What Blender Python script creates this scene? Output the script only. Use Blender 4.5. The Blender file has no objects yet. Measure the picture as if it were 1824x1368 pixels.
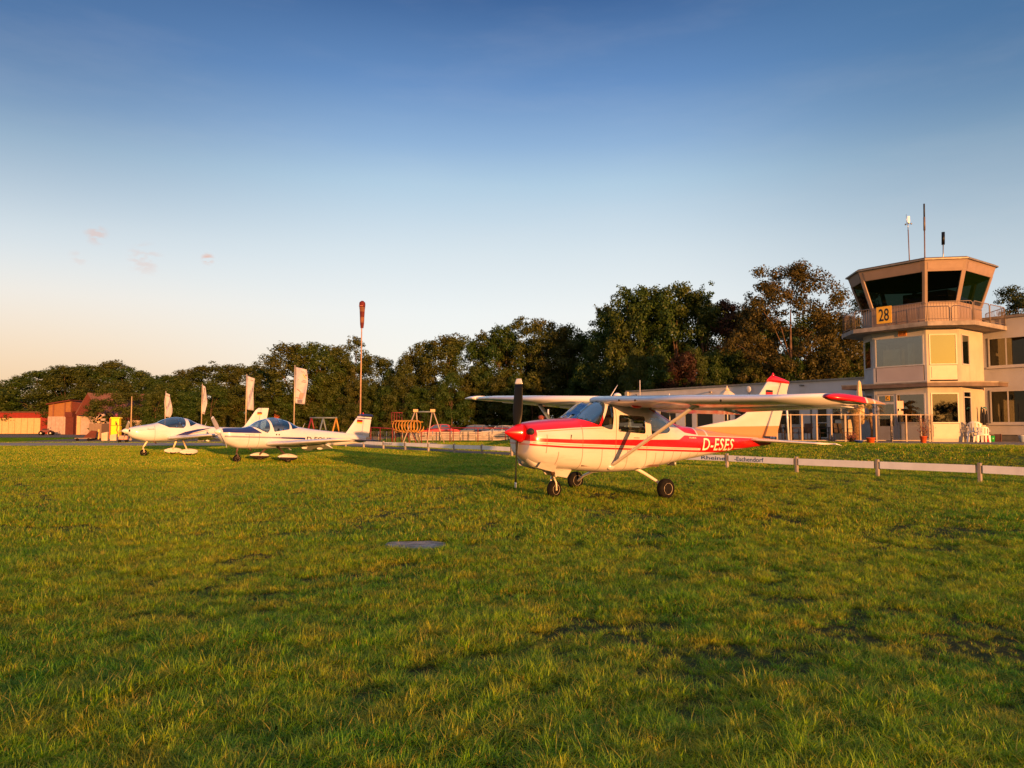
import bpy, bmesh, math, random
import numpy as np
from mathutils import Vector, Matrix, Euler
R = math.radians
S = bpy.context.scene
COL = S.collection

# ------------------------------------------------------------------ camera
FPX, HOR, CAMH = 1281.0, 757.5, 1.5            # focal length in photo pixels, horizon row, eye height
PITCH = math.atan((HOR - 684) / FPX)
cam = bpy.data.cameras.new('camera'); camo = bpy.data.objects.new('camera', cam); COL.objects.link(camo)
cam.sensor_width = 36; cam.lens = 36 * FPX / 1824; cam.clip_start = .05; cam.clip_end = 3000
camo.location = (0, 0, CAMH); camo.rotation_euler = (R(90) + PITCH, 0, 0)
S.camera = camo

# ------------------------------------------------------------------ sun and sky
SUN_EL = 4.2
L = Vector((-.408, .913, 0)).normalized() * math.cos(R(SUN_EL)); L.z = -math.sin(R(SUN_EL))   # direction the light travels
sun = bpy.data.lights.new('sun', 'SUN'); suno = bpy.data.objects.new('sun', sun); COL.objects.link(suno)
sun.energy = 5.0; sun.angle = R(.5); sun.color = (1, .415, .12)
suno.rotation_euler = L.to_track_quat('-Z', 'Y').to_euler(); suno.location = (30, -60, 20)

w = bpy.data.worlds.new('World'); S.world = w; w.use_nodes = True
nt = w.node_tree; nt.nodes.clear()
def N(nt, t, **k):
    n = nt.nodes.new(t)
    for a, b in k.items(): setattr(n, a, b)
    return n
def M(nt, op, a, b=None, c=None, clamp=False):
    n = nt.nodes.new('ShaderNodeMath'); n.operation = op; n.use_clamp = clamp
    for i, v in enumerate((a, b, c)):
        if v is None: continue
        if isinstance(v, (int, float)): n.inputs[i].default_value = v
        else: nt.links.new(v, n.inputs[i])
    return n.outputs[0]
def VM(nt, op, a, b):
    n = nt.nodes.new('ShaderNodeVectorMath'); n.operation = op
    for i, v in enumerate((a, b)):
        if isinstance(v, (tuple, Vector)): n.inputs[i].default_value = tuple(v)
        else: nt.links.new(v, n.inputs[i])
    return n.outputs['Value'] if op == 'DOT_PRODUCT' else n.outputs[0]
def MIX(nt, f, a, b, mode='MIX'):
    n = nt.nodes.new('ShaderNodeMix'); n.data_type = 'RGBA'; n.blend_type = mode
    for i, v in ((0, f), (6, a), (7, b)):
        if isinstance(v, (int, float)): n.inputs[i].default_value = v
        elif isinstance(v, (tuple, list)): n.inputs[i].default_value = tuple(v)[:3] + (1,)
        else: nt.links.new(v, n.inputs[i])
    return n.outputs[2]
def RAMP(nt, f, stops, interp='LINEAR'):
    n = nt.nodes.new('ShaderNodeValToRGB'); r = n.color_ramp; r.interpolation = interp
    while len(r.elements) < len(stops): r.elements.new(.5)
    for e, (p, c) in zip(r.elements, stops): e.position = p; e.color = tuple(c)[:3] + (1,)
    nt.links.new(f, n.inputs[0]); return n.outputs[0]
def SSTEP(nt, x, a, b):
    n = nt.nodes.new('ShaderNodeMapRange'); n.interpolation_type = 'SMOOTHSTEP'
    nt.links.new(x, n.inputs[0]); n.inputs[1].default_value = a; n.inputs[2].default_value = b
    return n.outputs[0]
def lin(r, g, b):
    f = lambda c: (c / 255 / 12.92) if c / 255 <= .04045 else ((c / 255 + .055) / 1.055) ** 2.4
    return (f(r), f(g), f(b))

tc = N(nt, 'ShaderNodeTexCoord'); D = tc.outputs['Generated']
sep = N(nt, 'ShaderNodeSeparateXYZ'); nt.links.new(D, sep.inputs[0])
el = M(nt, 'MULTIPLY', M(nt, 'ARCSINE', sep.outputs[2]), 2 / math.pi)          # 0 horizon .. 1 zenith
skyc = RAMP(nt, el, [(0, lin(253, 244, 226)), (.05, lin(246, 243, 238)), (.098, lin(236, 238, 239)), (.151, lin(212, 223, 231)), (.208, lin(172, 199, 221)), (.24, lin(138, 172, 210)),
                     (.287, lin(92, 134, 188)), (.349, lin(44, 88, 146)), (.43, lin(46, 90, 150)), (.58, lin(150, 170, 204)), (1, lin(158, 174, 204))])  # topmost stops brightened as added, unseen fill light for grass and wing tops
nish = N(nt, 'ShaderNodeTexSky', sky_type='NISHITA', sun_disc=False); nish.sun_elevation = R(SUN_EL); nish.sun_rotation = math.atan2(.408, -.913)
nish.dust_density = 3
# azimuth terms: warm peach low on the left, cooler low on the right, orange glow around the sun behind the camera
hz = M(nt, 'SUBTRACT', 1, SSTEP(nt, el, .0, .15))
left = SSTEP(nt, VM(nt, 'DOT_PRODUCT', D, (-1, 0, 0)), .05, .62)
c1 = MIX(nt, M(nt, 'MULTIPLY', M(nt, 'MULTIPLY', left, hz), .72), skyc, lin(240, 184, 112))
right = SSTEP(nt, VM(nt, 'DOT_PRODUCT', D, (1, 0, 0)), .15, .6)
c2 = MIX(nt, M(nt, 'MULTIPLY', right, .32), c1, lin(88, 146, 178))
side = M(nt, 'MULTIPLY', SSTEP(nt, M(nt, 'ABSOLUTE', VM(nt, 'DOT_PRODUCT', D, (1, 0, 0))), .12, .62), M(nt, 'MULTIPLY', SSTEP(nt, el, .08, .30), M(nt, 'SUBTRACT', 1, SSTEP(nt, el, .40, .55))))
c2 = MIX(nt, M(nt, 'MULTIPLY', side, .6), c2, lin(28, 72, 124))
sd = VM(nt, 'DOT_PRODUCT', D, tuple(-L))
glow = M(nt, 'MULTIPLY', SSTEP(nt, sd, -.15, .8), M(nt, 'SUBTRACT', 1, SSTEP(nt, el, .0, .6)))
c3 = MIX(nt, glow, c2, (.95, .58, .30))
c3 = MIX(nt, M(nt, 'MULTIPLY', SSTEP(nt, sd, .8, 1), M(nt, 'SUBTRACT', 1, SSTEP(nt, el, .0, .25))), c3, (2.2, .90, .2))
# a few thin evening clouds low on the left
cn = N(nt, 'ShaderNodeTexNoise'); cn.inputs['Scale'].default_value = 60; cn.inputs['Detail'].default_value = 5
mp = N(nt, 'ShaderNodeMapping'); mp.inputs['Scale'].default_value = (1, 1, 2.6); nt.links.new(D, mp.inputs[0]); nt.links.new(mp.outputs[0], cn.inputs[0])
def pixdir(u, v):
    r = (u - 912) / FPX; up = -(v - 684) / FPX
    return Vector((r, math.cos(PITCH) - up * math.sin(PITCH), math.sin(PITCH) + up * math.cos(PITCH)))
cl = None
for (u, v, rad, s) in ((171, 417, .016, .5), (258, 462, .026, .32), (370, 461, .010, .9), (140, 459, .014, .2)):
    dd = VM(nt, 'DISTANCE', D, tuple(pixdir(u, v).normalized()))
    n_ = dd.node; dd = n_.outputs['Value']
    m = M(nt, 'MULTIPLY', M(nt, 'SUBTRACT', 1, SSTEP(nt, dd, rad * .2, rad)), s)
    cl = m if cl is None else M(nt, 'ADD', cl, m)
cl = M(nt, 'MULTIPLY', cl, SSTEP(nt, cn.outputs[0], .44, .62), clamp=True)
c4 = MIX(nt, cl, c3, lin(226, 176, 160))
wn = N(nt, 'ShaderNodeTexNoise'); wn.inputs['Scale'].default_value = 3.2; wn.inputs['Detail'].default_value = 7; wn.inputs['Roughness'].default_value = .6
mp2 = N(nt, 'ShaderNodeMapping'); mp2.inputs['Scale'].default_value = (1, 1, 5); mp2.inputs['Rotation'].default_value = (0, .10, 0); nt.links.new(D, mp2.inputs[0]); nt.links.new(mp2.outputs[0], wn.inputs[0])
c4 = MIX(nt, M(nt, 'MULTIPLY', SSTEP(nt, wn.outputs[0], .45, .75), .045), c4, lin(236, 226, 222))
c5 = MIX(nt, .04, c4, nish.outputs[0])
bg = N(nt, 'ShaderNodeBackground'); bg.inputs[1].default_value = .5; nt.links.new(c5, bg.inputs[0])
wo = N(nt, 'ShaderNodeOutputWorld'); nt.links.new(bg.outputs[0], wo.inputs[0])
S.view_settings.view_transform = 'Standard'; S.view_settings.look = 'None'; S.view_settings.gamma = 1; S.view_settings.exposure = 1.0
S.cycles.use_denoising = True
S.cycles.max_bounces = 8; S.cycles.transparent_max_bounces = 12
S.cycles.sample_clamp_indirect = 4

# ------------------------------------------------------------------ pixel helpers: where a photo pixel meets a plane of the real place
def ground(u, v, z=0.0):
    d = pixdir(u, v); t = (z - CAMH) / d.z; return Vector((d.x * t, d.y * t, z))
def depth(u, v, y):
    d = pixdir(u, v); t = y / d.y; return Vector((d.x * t, y, CAMH + d.z * t))
def onplane(u, v, p, n):
    d = pixdir(u, v); o = Vector((0, 0, CAMH)); n = Vector(n); t = (Vector(p) - o).dot(n) / d.dot(n); return o + d * t

# ------------------------------------------------------------------ materials
MATS = {}
def pbase(name):
    m = bpy.data.materials.new(name); m.use_nodes = True; nt = m.node_tree
    b = nt.nodes['Principled BSDF']; return m, nt, b
def mat(name, col, rough=.6, metal=0, var=.12, scale=3.0, bump=0.0, bscale=40, spec=.5, dirt=0.0, coat=0, emit=0):
    if name in MATS: return MATS[name]
    m, nt, b = pbase(name)
    tc = N(nt, 'ShaderNodeTexCoord'); n = N(nt, 'ShaderNodeTexNoise'); n.inputs['Scale'].default_value = scale; n.inputs['Detail'].default_value = 6
    nt.links.new(tc.outputs['Object'], n.inputs[0])
    f = SSTEP(nt, n.outputs[0], .3, .7)
    a = tuple(c * (1 - var) for c in col); c_ = tuple(min(1, c * (1 + var)) for c in col)
    o = MIX(nt, f, a, c_)
    if dirt:
        n2 = N(nt, 'ShaderNodeTexNoise'); n2.inputs['Scale'].default_value = scale * .6; n2.inputs['Detail'].default_value = 9; n2.inputs['Roughness'].default_value = .7
        mp = N(nt, 'ShaderNodeMapping'); mp.inputs['Scale'].default_value = (1, 1, .25); nt.links.new(tc.outputs['Object'], mp.inputs[0]); nt.links.new(mp.outputs[0], n2.inputs[0])
        o = MIX(nt, M(nt, 'MULTIPLY', SSTEP(nt, n2.outputs[0], .52, .72), dirt), o, tuple(c * .45 for c in col))
    nt.links.new(o, b.inputs['Base Color'])
    b.inputs['Roughness'].default_value = rough; b.inputs['Metallic'].default_value = metal
    b.inputs['Specular IOR Level'].default_value = spec; b.inputs['Coat Weight'].default_value = coat
    if coat: b.inputs['Coat Roughness'].default_value = .08
    if bump:
        n3 = N(nt, 'ShaderNodeTexNoise'); n3.inputs['Scale'].default_value = bscale; n3.inputs['Detail'].default_value = 4; nt.links.new(tc.outputs['Object'], n3.inputs[0])
        bp = N(nt, 'ShaderNodeBump'); bp.inputs['Strength'].default_value = bump; bp.inputs['Distance'].default_value = .02
        nt.links.new(n3.outputs[0], bp.inputs['Height']); nt.links.new(bp.outputs[0], b.inputs['Normal'])
    MATS[name] = m; return m
def glassmat(name, tint=(.7, .8, .8), refl=.25, rough=.02, rcol=(1, 1, 1)):
    if name in MATS: return MATS[name]
    m = bpy.data.materials.new(name); m.use_nodes = True; nt = m.node_tree; nt.nodes.clear()
    t = N(nt, 'ShaderNodeBsdfTransparent'); t.inputs[0].default_value = tint + (1,)
    g = N(nt, 'ShaderNodeBsdfGlossy'); g.inputs['Roughness'].default_value = rough; g.inputs[0].default_value = rcol + (1,)
    lw = N(nt, 'ShaderNodeLayerWeight'); lw.inputs[0].default_value = .5
    f = M(nt, 'ADD', M(nt, 'MULTIPLY', M(nt, 'POWER', lw.outputs['Facing'], 3), 1 - refl), refl, clamp=True)
    mx = N(nt, 'ShaderNodeMixShader'); nt.links.new(f, mx.inputs[0]); nt.links.new(t.outputs[0], mx.inputs[1]); nt.links.new(g.outputs[0], mx.inputs[2])
    o = N(nt, 'ShaderNodeOutputMaterial'); nt.links.new(mx.outputs[0], o.inputs[0]); MATS[name] = m; return m

# ------------------------------------------------------------------ mesh builder
class MB:
    def __init__(s): s.v = []; s.f = []; s.smooth = []
    def add(s, vs, fs, smooth=False):
        o = len(s.v); s.v += [tuple(v) for v in vs]; s.f += [tuple(i + o for i in f) for f in fs]; s.smooth += [smooth] * len(fs); return s
    def box(s, x0, x1, y0, y1, z0, z1):
        return s.add([(x0, y0, z0), (x1, y0, z0), (x1, y1, z0), (x0, y1, z0), (x0, y0, z1), (x1, y0, z1), (x1, y1, z1), (x0, y1, z1)],
                     [(0, 3, 2, 1), (4, 5, 6, 7), (0, 1, 5, 4), (1, 2, 6, 5), (2, 3, 7, 6), (3, 0, 4, 7)])
    def hexa(s, p):      # 8 corners, bottom ring then top ring
        return s.add(p, [(0, 3, 2, 1), (4, 5, 6, 7), (0, 1, 5, 4), (1, 2, 6, 5), (2, 3, 7, 6), (3, 0, 4, 7)])
    def tube(s, pts, r, n=8, caps=True, smooth=True):
        pts = [Vector(p) for p in pts]; rs = r if isinstance(r, (list, tuple)) else [r] * len(pts)
        o = len(s.v); prev = None
        for i, p in enumerate(pts):
            t = (pts[min(i + 1, len(pts) - 1)] - pts[max(i - 1, 0)]).normalized()
            a = prev if prev is not None else (Vector((0, 0, 1)) if abs(t.z) < .9 else Vector((1, 0, 0)))
            x = (a - t * a.dot(t)).normalized(); y = t.cross(x); prev = x
            for k in range(n):
                q = p + (x * math.cos(2 * math.pi * k / n) + y * math.sin(2 * math.pi * k / n)) * rs[i]; s.v.append(tuple(q))
        for i in range(len(pts) - 1):
            for k in range(n):
                s.f.append((o + i * n + k, o + i * n + (k + 1) % n, o + (i + 1) * n + (k + 1) % n, o + (i + 1) * n + k)); s.smooth.append(smooth)
        if caps:
            s.f.append(tuple(o + k for k in range(n))[::-1]); s.smooth.append(False)
            e = o + (len(pts) - 1) * n; s.f.append(tuple(e + k for k in range(n))); s.smooth.append(False)
        return s
    def loft(s, rings, closed=True, caps=True, smooth=True):
        o = len(s.v); n = len(rings[0])
        for r in rings: s.v += [tuple(p) for p in r]
        for i in range(len(rings) - 1):
            for k in range(n if closed else n - 1):
                s.f.append((o + i * n + k, o + i * n + (k + 1) % n, o + (i + 1) * n + (k + 1) % n, o + (i + 1) * n + k)); s.smooth.append(smooth)
        if caps:
            s.f.append(tuple(o + k for k in range(n))[::-1]); s.smooth.append(False)
            e = o + (len(rings) - 1) * n; s.f.append(tuple(e + k for k in range(n))); s.smooth.append(False)
        return s
    def lathe(s, c, prof, n=16, axis='z'):   # prof: (radius, height)
        rings = []
        for r, h in prof:
            ring = []
            for k in range(n):
                a = 2 * math.pi * k / n; x, y = r * math.cos(a), r * math.sin(a)
                ring.append({'z': (c[0] + x, c[1] + y, c[2] + h), 'y': (c[0] + x, c[1] + h, c[2] + y), 'x': (c[0] + h, c[1] + x, c[2] + y)}[axis])
            rings.append(ring)
        return s.loft(rings)
    def prism(s, poly, y0, y1, axis='y'):    # 2D polygon extruded
        n = len(poly); mk = {'y': lambda a, b, c: (a, c, b), 'x': lambda a, b, c: (c, a, b), 'z': lambda a, b, c: (a, b, c)}[axis]
        vs = [mk(a, b, y0) for a, b in poly] + [mk(a, b, y1) for a, b in poly]
        return s.add(vs, [tuple(range(n)), tuple(range(2 * n - 1, n - 1, -1))] + [(i, i + n, (i + 1) % n + n, (i + 1) % n) for i in range(n)])
    def ball(s, c, r, n=12, m=8):
        rings = []
        rx, ry, rz = r if isinstance(r, (tuple, list)) else (r, r, r)
        for j in range(m + 1):
            ph = math.pi * (j / m - .5); ph = max(-1.55, min(1.55, ph))
            rings.append([(c[0] + rx * math.cos(ph) * math.cos(2 * math.pi * k / n), c[1] + ry * math.cos(ph) * math.sin(2 * math.pi * k / n), c[2] + rz * math.sin(ph)) for k in range(n)])
        return s.loft(rings)
    def xf(s, mtx):
        s.v = [tuple(mtx @ Vector(v)) for v in s.v]; return s
    def build(s, name, m, parent=None, label=None, loc=None, bevel=0):
        me = bpy.data.meshes.new(name); me.from_pydata(s.v, [], s.f); me.polygons.foreach_set('use_smooth', s.smooth)
        me.update(); bm = bmesh.new(); bm.from_mesh(me)
        bmesh.ops.recalc_face_normals(bm, faces=bm.faces); bm.to_mesh(me); bm.free()
        o = bpy.data.objects.new(name, me); COL.objects.link(o)
        if m: me.materials.append(m)
        if parent: o.parent = parent
        if loc is not None: o.location = loc
        if bevel:
            b = o.modifiers.new('bevel', 'BEVEL'); b.width = bevel; b.segments = 2; b.limit_method = 'ANGLE'; b.angle_limit = R(40)
        if label: o['label'] = label
        return o
def tag(o, label, cat, group=None):
    o['label'] = label; o['category'] = cat
    if group: o['group'] = group
    return o
def struct(o, kind='structure'): o['kind'] = kind; return o
def empty(name, loc, rz=0, label=None, cat=None, group=None, rot=None):
    o = bpy.data.objects.new(name, None); COL.objects.link(o); o.location = loc; o.empty_display_size = .3
    o.rotation_euler = rot if rot else (0, 0, rz)
    if label: tag(o, label, cat, group)
    return o
def children(o): return [c for c in bpy.data.objects if c.parent == o]
def copy_tree(o, parent=None, kids=None):
    c = o.copy(); COL.objects.link(c); c.parent = parent
    for ch in children(o): copy_tree(ch, c)
    return c
def place_copy(o, loc, rz=0, scale=None, label=None, group=None, rot=None):
    c = copy_tree(o); c.location = loc; c.rotation_euler = rot if rot else (0, 0, rz)
    if scale: c.scale = scale if isinstance(scale, tuple) else (scale,) * 3
    if label: c['label'] = label
    if group: c['group'] = group
    return c
def text_mesh(txt, size, bold=.0, xs=1.0, shear=0.0, extrude=0.0, spacing=1.0):
    cu = bpy.data.curves.new('t', 'FONT'); cu.body = txt; cu.size = size; cu.offset = bold; cu.shear = shear; cu.extrude = extrude; cu.space_character = spacing
    cu.resolution_u = 3
    ob = bpy.data.objects.new('t', cu); COL.objects.link(ob); dg = bpy.context.evaluated_depsgraph_get()
    me = bpy.data.meshes.new_from_object(ob.evaluated_get(dg)); bpy.data.objects.remove(ob)
    for v in me.vertices: v.co.x *= xs
    return me
def text_obj(name, txt, size, m, parent, mtx, **k):
    me = text_mesh(txt, size, **k); me.transform(mtx); me.materials.append(m)
    o = bpy.data.objects.new(name, me); COL.objects.link(o); o.parent = parent; return o
def pin(pts):      # monotone-ish cubic interpolation through (x, ...) rows
    P = np.array(pts, float); x = P[:, 0]
    def f(t):
        t = min(max(t, x[0]), x[-1]); i = min(max(int(np.searchsorted(x, t)) - 1, 0), len(x) - 2); h = x[i + 1] - x[i]; u = (t - x[i]) / h
        def sl(j):
            if j == 0: return (P[1] - P[0]) / (x[1] - x[0])
            if j == len(x) - 1: return (P[-1] - P[-2]) / (x[-1] - x[-2])
            a = (P[j] - P[j - 1]) / (x[j] - x[j - 1]); b = (P[j + 1] - P[j]) / (x[j + 1] - x[j])
            return np.where(a * b <= 0, 0, 2 * a * b / np.where(a + b == 0, 1, a + b))
        m0, m1 = sl(i), sl(i + 1)
        return ((2 * u ** 3 - 3 * u ** 2 + 1) * P[i] + (u ** 3 - 2 * u ** 2 + u) * h * m0 + (-2 * u ** 3 + 3 * u ** 2) * P[i + 1] + (u ** 3 - u ** 2) * h * m1)[1:]
    return f

# ------------------------------------------------------------------ terrain
RP = Vector((12.1, 18.7)); RD = Vector((-.605, .796)); RN = Vector((.796, .605))      # line of the low rail, its direction, away from the field
def sm(x, a, b): x = min(1, max(0, (x - a) / (b - a))); return x * x * (3 - 2 * x)
def tz(x, y):
    p = Vector((x, y)) - RP; t = p.dot(RN); w_ = p.dot(RD)
    wl = 27 + max(0, t - 8) * 1.2
    return .65 * sm(t, 3.4, 10.0) * (1 - sm(w_, wl, wl + 7))
def rail_pt(w_, t=0): q = RP + RD * w_ + RN * t; return q
rng = np.random.RandomState(7)

def axis_grid(brk):
    out = []
    for a, b, st in brk: out += list(np.arange(a, b, st))
    return out + [brk[-1][1]]
xs = axis_grid([(-900, -200, 100), (-200, -60, 14), (-60, -20, 2.5), (-20, 30, .7), (30, 60, 2.5), (60, 200, 14), (200, 900, 100)])
ys = axis_grid([(-500, -60, 60), (-60, 0, 10), (0, 55, .6), (55, 120, 4), (120, 300, 20), (300, 1500, 150)])
gv = []; gf = []
for yy in ys:
    for xx in xs:
        near = max(0, 1 - math.hypot(xx, yy - 10) / 80)
        gv.append((xx, yy, tz(xx, yy) + near * .018 * math.sin(xx * 1.3 + yy * .7) * math.cos(yy * 1.1 - xx * .4)))
nx = len(xs)
for j in range(len(ys) - 1):
    for i in range(nx - 1): gf.append((j * nx + i, j * nx + i + 1, (j + 1) * nx + i + 1, (j + 1) * nx + i))
def gz(x, y):
    near = max(0, 1 - math.hypot(x, y - 10) / 80); return tz(x, y) + near * .018 * math.sin(x * 1.3 + y * .7) * math.cos(y * 1.1 - x * .4)
m, nt, b = pbase('lawn'); MATS['lawn'] = m
ge = N(nt, 'ShaderNodeNewGeometry')
def noise(nt, vec, scale, detail=5, rough=.55, sc3=None):
    n = N(nt, 'ShaderNodeTexNoise'); n.inputs['Scale'].default_value = scale; n.inputs['Detail'].default_value = detail; n.inputs['Roughness'].default_value = rough
    if sc3:
        mp = N(nt, 'ShaderNodeMapping'); mp.inputs['Scale'].default_value = sc3; nt.links.new(vec, mp.inputs[0]); vec = mp.outputs[0]
    nt.links.new(vec, n.inputs[0]); return n.outputs[0]
P_ = ge.outputs['Position']
a_ = noise(nt, P_, .35, 6); b_ = noise(nt, P_, 4.5, 8, .7); c_ = noise(nt, P_, 38, 3, .6)
g1 = MIX(nt, SSTEP(nt, a_, .38, .62), (.11, .25, .008), (.22, .33, .012))
g2 = MIX(nt, M(nt, 'MULTIPLY', SSTEP(nt, b_, .45, .7), .7), g1, (.36, .34, .04))
g3 = MIX(nt, M(nt, 'MULTIPLY', SSTEP(nt, c_, .42, .75), .8), g2, (.028, .024, .012))
sp = N(nt, 'ShaderNodeSeparateXYZ'); nt.links.new(P_, sp.inputs[0])
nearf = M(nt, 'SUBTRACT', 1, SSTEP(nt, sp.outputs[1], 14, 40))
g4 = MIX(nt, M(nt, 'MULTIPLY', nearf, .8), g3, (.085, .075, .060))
nt.links.new(g4, b.inputs['Base Color']); b.inputs['Roughness'].default_value = 1; b.inputs['Specular IOR Level'].default_value = 0
bp = N(nt, 'ShaderNodeBump'); bp.inputs['Strength'].default_value = 1; bp.inputs['Distance'].default_value = .12
nt.links.new(noise(nt, P_, 9, 8, .75), bp.inputs['Height']); nt.links.new(bp.outputs[0], b.inputs['Normal'])
go = MB(); go.v = gv; go.f = gf; go.smooth = [True] * len(gf)
struct(go.build('ground', m))
def sheet(name, pts, m, lift=.004, step=2.0):       # a flat strip following the terrain, pts = quads of (x,y) corners
    g = MB()
    for q in pts:
        A, B, C_, D_ = [Vector(p) for p in q]; n1 = max(1, int((B - A).length / step)); n2 = max(1, int((D_ - A).length / step)); vs = []
        for j in range(n2 + 1):
            for i in range(n1 + 1):
                p = A.lerp(B, i / n1).lerp(D_.lerp(C_, i / n1), j / n2); vs.append((p.x, p.y, gz(p.x, p.y) + lift))
        g.add(vs, [(j * (n1 + 1) + i, j * (n1 + 1) + i + 1, (j + 1) * (n1 + 1) + i + 1, (j + 1) * (n1 + 1) + i) for j in range(n2) for i in range(n1)])
    return struct(g.build(name, m))
asph = mat('asphalt', (.095, .072, .052), .9, var=.25, scale=1.2, bump=.4, bscale=60)
conc = mat('concrete_paving', (.28, .22, .165), .9, var=.15, scale=1.5, bump=.3, bscale=30)
sheet('taxiway', [((-90, 52.6), (-6, 52.6), (-6, 61), (-90, 61))], conc, .02)
sheet('apron', [((-70, 88), (-14, 88), (-14, 119), (-95, 119)), ((-44, 61.3), (-14, 61.3), (-14, 88), (-50, 88))], asph, .02, 4)
q = [rail_pt(13, .35), rail_pt(40, .35), rail_pt(40, 2.6), rail_pt(13, 2.6)]
sheet('path', [[tuple(p) for p in q]], asph, .03, .7)
sheet('car_park', [((-10, 74), (14, 74), (14, 90), (-10, 90))], asph, .02, 3)
q = [rail_pt(-12, 15.4), rail_pt(26, 12.6), rail_pt(26, 24), rail_pt(-12, 24)]
sheet('terrace', [[tuple(p) for p in q]], mat('terrace_slabs', (.2, .17, .14), .9, var=.2, scale=2, bump=.3), .006, .7)
# ------------------------------------------------------------------ aircraft
def aframe(px, py, yaw, pit, rl):
    return Matrix.Translation((px, py, 0)) @ Euler((rl, pit, yaw), 'XYZ').to_matrix().to_4x4()
class Fus:
    def __init__(s, st): s.f = pin(st); s.s0, s.s1 = st[0][0], st[-1][0]
    def ring(s, t, K=72, inset=0):
        zb, zt, w_, zc, n = s.f(t); out = []
        for k in range(K):
            a = 2 * math.pi * k / K; c, q = math.cos(a), math.sin(a)
            y = (w_ - inset) * math.copysign(abs(c) ** (2 / n), c); h = (zt - zc if q > 0 else zc - zb) - inset
            out.append((2 - t, y, zc + h * math.copysign(abs(q) ** (2 / n), q)))
        return out
    def y(s, t, z):
        zb, zt, w_, zc, n = s.f(t); h = (zt - zc) if z > zc else (zc - zb); r = min(.999, abs(z - zc) / h)
        return w_ * max(0, 1 - r ** n) ** (1 / n)
def cut_windows(me, polys):
    """cut side-view polygons out of the hull; returns the panes as lists of faces"""
    bm = bmesh.new(); bm.from_mesh(me); panes = []
    for (name, poly) in polys:
        ss = [p[0] for p in poly]; zz = [p[1] for p in poly]; cx = sum(ss) / len(ss); cz = sum(zz) / len(zz)
        for i in range(len(poly)):
            (s0, z0), (s1, z1) = poly[i], poly[(i + 1) % len(poly)]
            no = Vector((-(z1 - z0), 0, -(s1 - s0))) if True else None
            no = Vector((-(z1 - z0), 0, (-(s1 - s0)))); no = Vector((z1 - z0, 0, s1 - s0))
            fs = [f for f in bm.faces if min(ss) - .05 < 2 - f.calc_center_median().x < max(ss) + .05 and min(zz) - .05 < f.calc_center_median().z < max(zz) + .05]
            ge_ = set(fs)
            for f in fs: ge_.update(f.edges); ge_.update(f.verts)
            bmesh.ops.bisect_plane(bm, geom=list(ge_), plane_co=(2 - s0, 0, z0), plane_no=no, dist=1e-5)
        def inside(s, z):
            sg = None
            for i in range(len(poly)):
                (s0, z0), (s1, z1) = poly[i], poly[(i + 1) % len(poly)]
                c = (s1 - s0) * (z - z0) - (z1 - z0) * (s - s0)
                if sg is None: sg = c > 0
                elif (c > 0) != sg: return False
            return True
        hit = [f for f in bm.faces if inside(2 - f.calc_center_median().x, f.calc_center_median().z)]
        g = MB()
        for f in hit:
            n_ = f.normal
            g.add([tuple(v.co - n_ * .0) for v in f.verts], [tuple(range(len(f.verts)))], True)
        panes.append((name, g)); bmesh.ops.delete(bm, geom=hit, context='FACES')
    bmesh.ops.remove_doubles(bm, verts=bm.verts, dist=1e-5)
    bm.to_mesh(me); bm.free(); return panes
def merge(o, d=1e-4):
    bm = bmesh.new(); bm.from_mesh(o.data); bmesh.ops.remove_doubles(bm, verts=bm.verts, dist=d); bm.to_mesh(o.data); bm.free()
def rnd(poly, r=.05, k=3):       # round the corners of a convex polygon
    out = []; n = len(poly)
    for i in range(n):
        p0, p, p1 = Vector(poly[i - 1]), Vector(poly[i]), Vector(poly[(i + 1) % n])
        a = p + (p0 - p).normalized() * min(r, (p0 - p).length * .45); b = p + (p1 - p).normalized() * min(r, (p1 - p).length * .45)
        for j in range(k + 1):
            t = j / k; q = a * (1 - t) ** 2 + p * 2 * t * (1 - t) + b * t * t; out.append((q.x, q.y))
    return out
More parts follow.
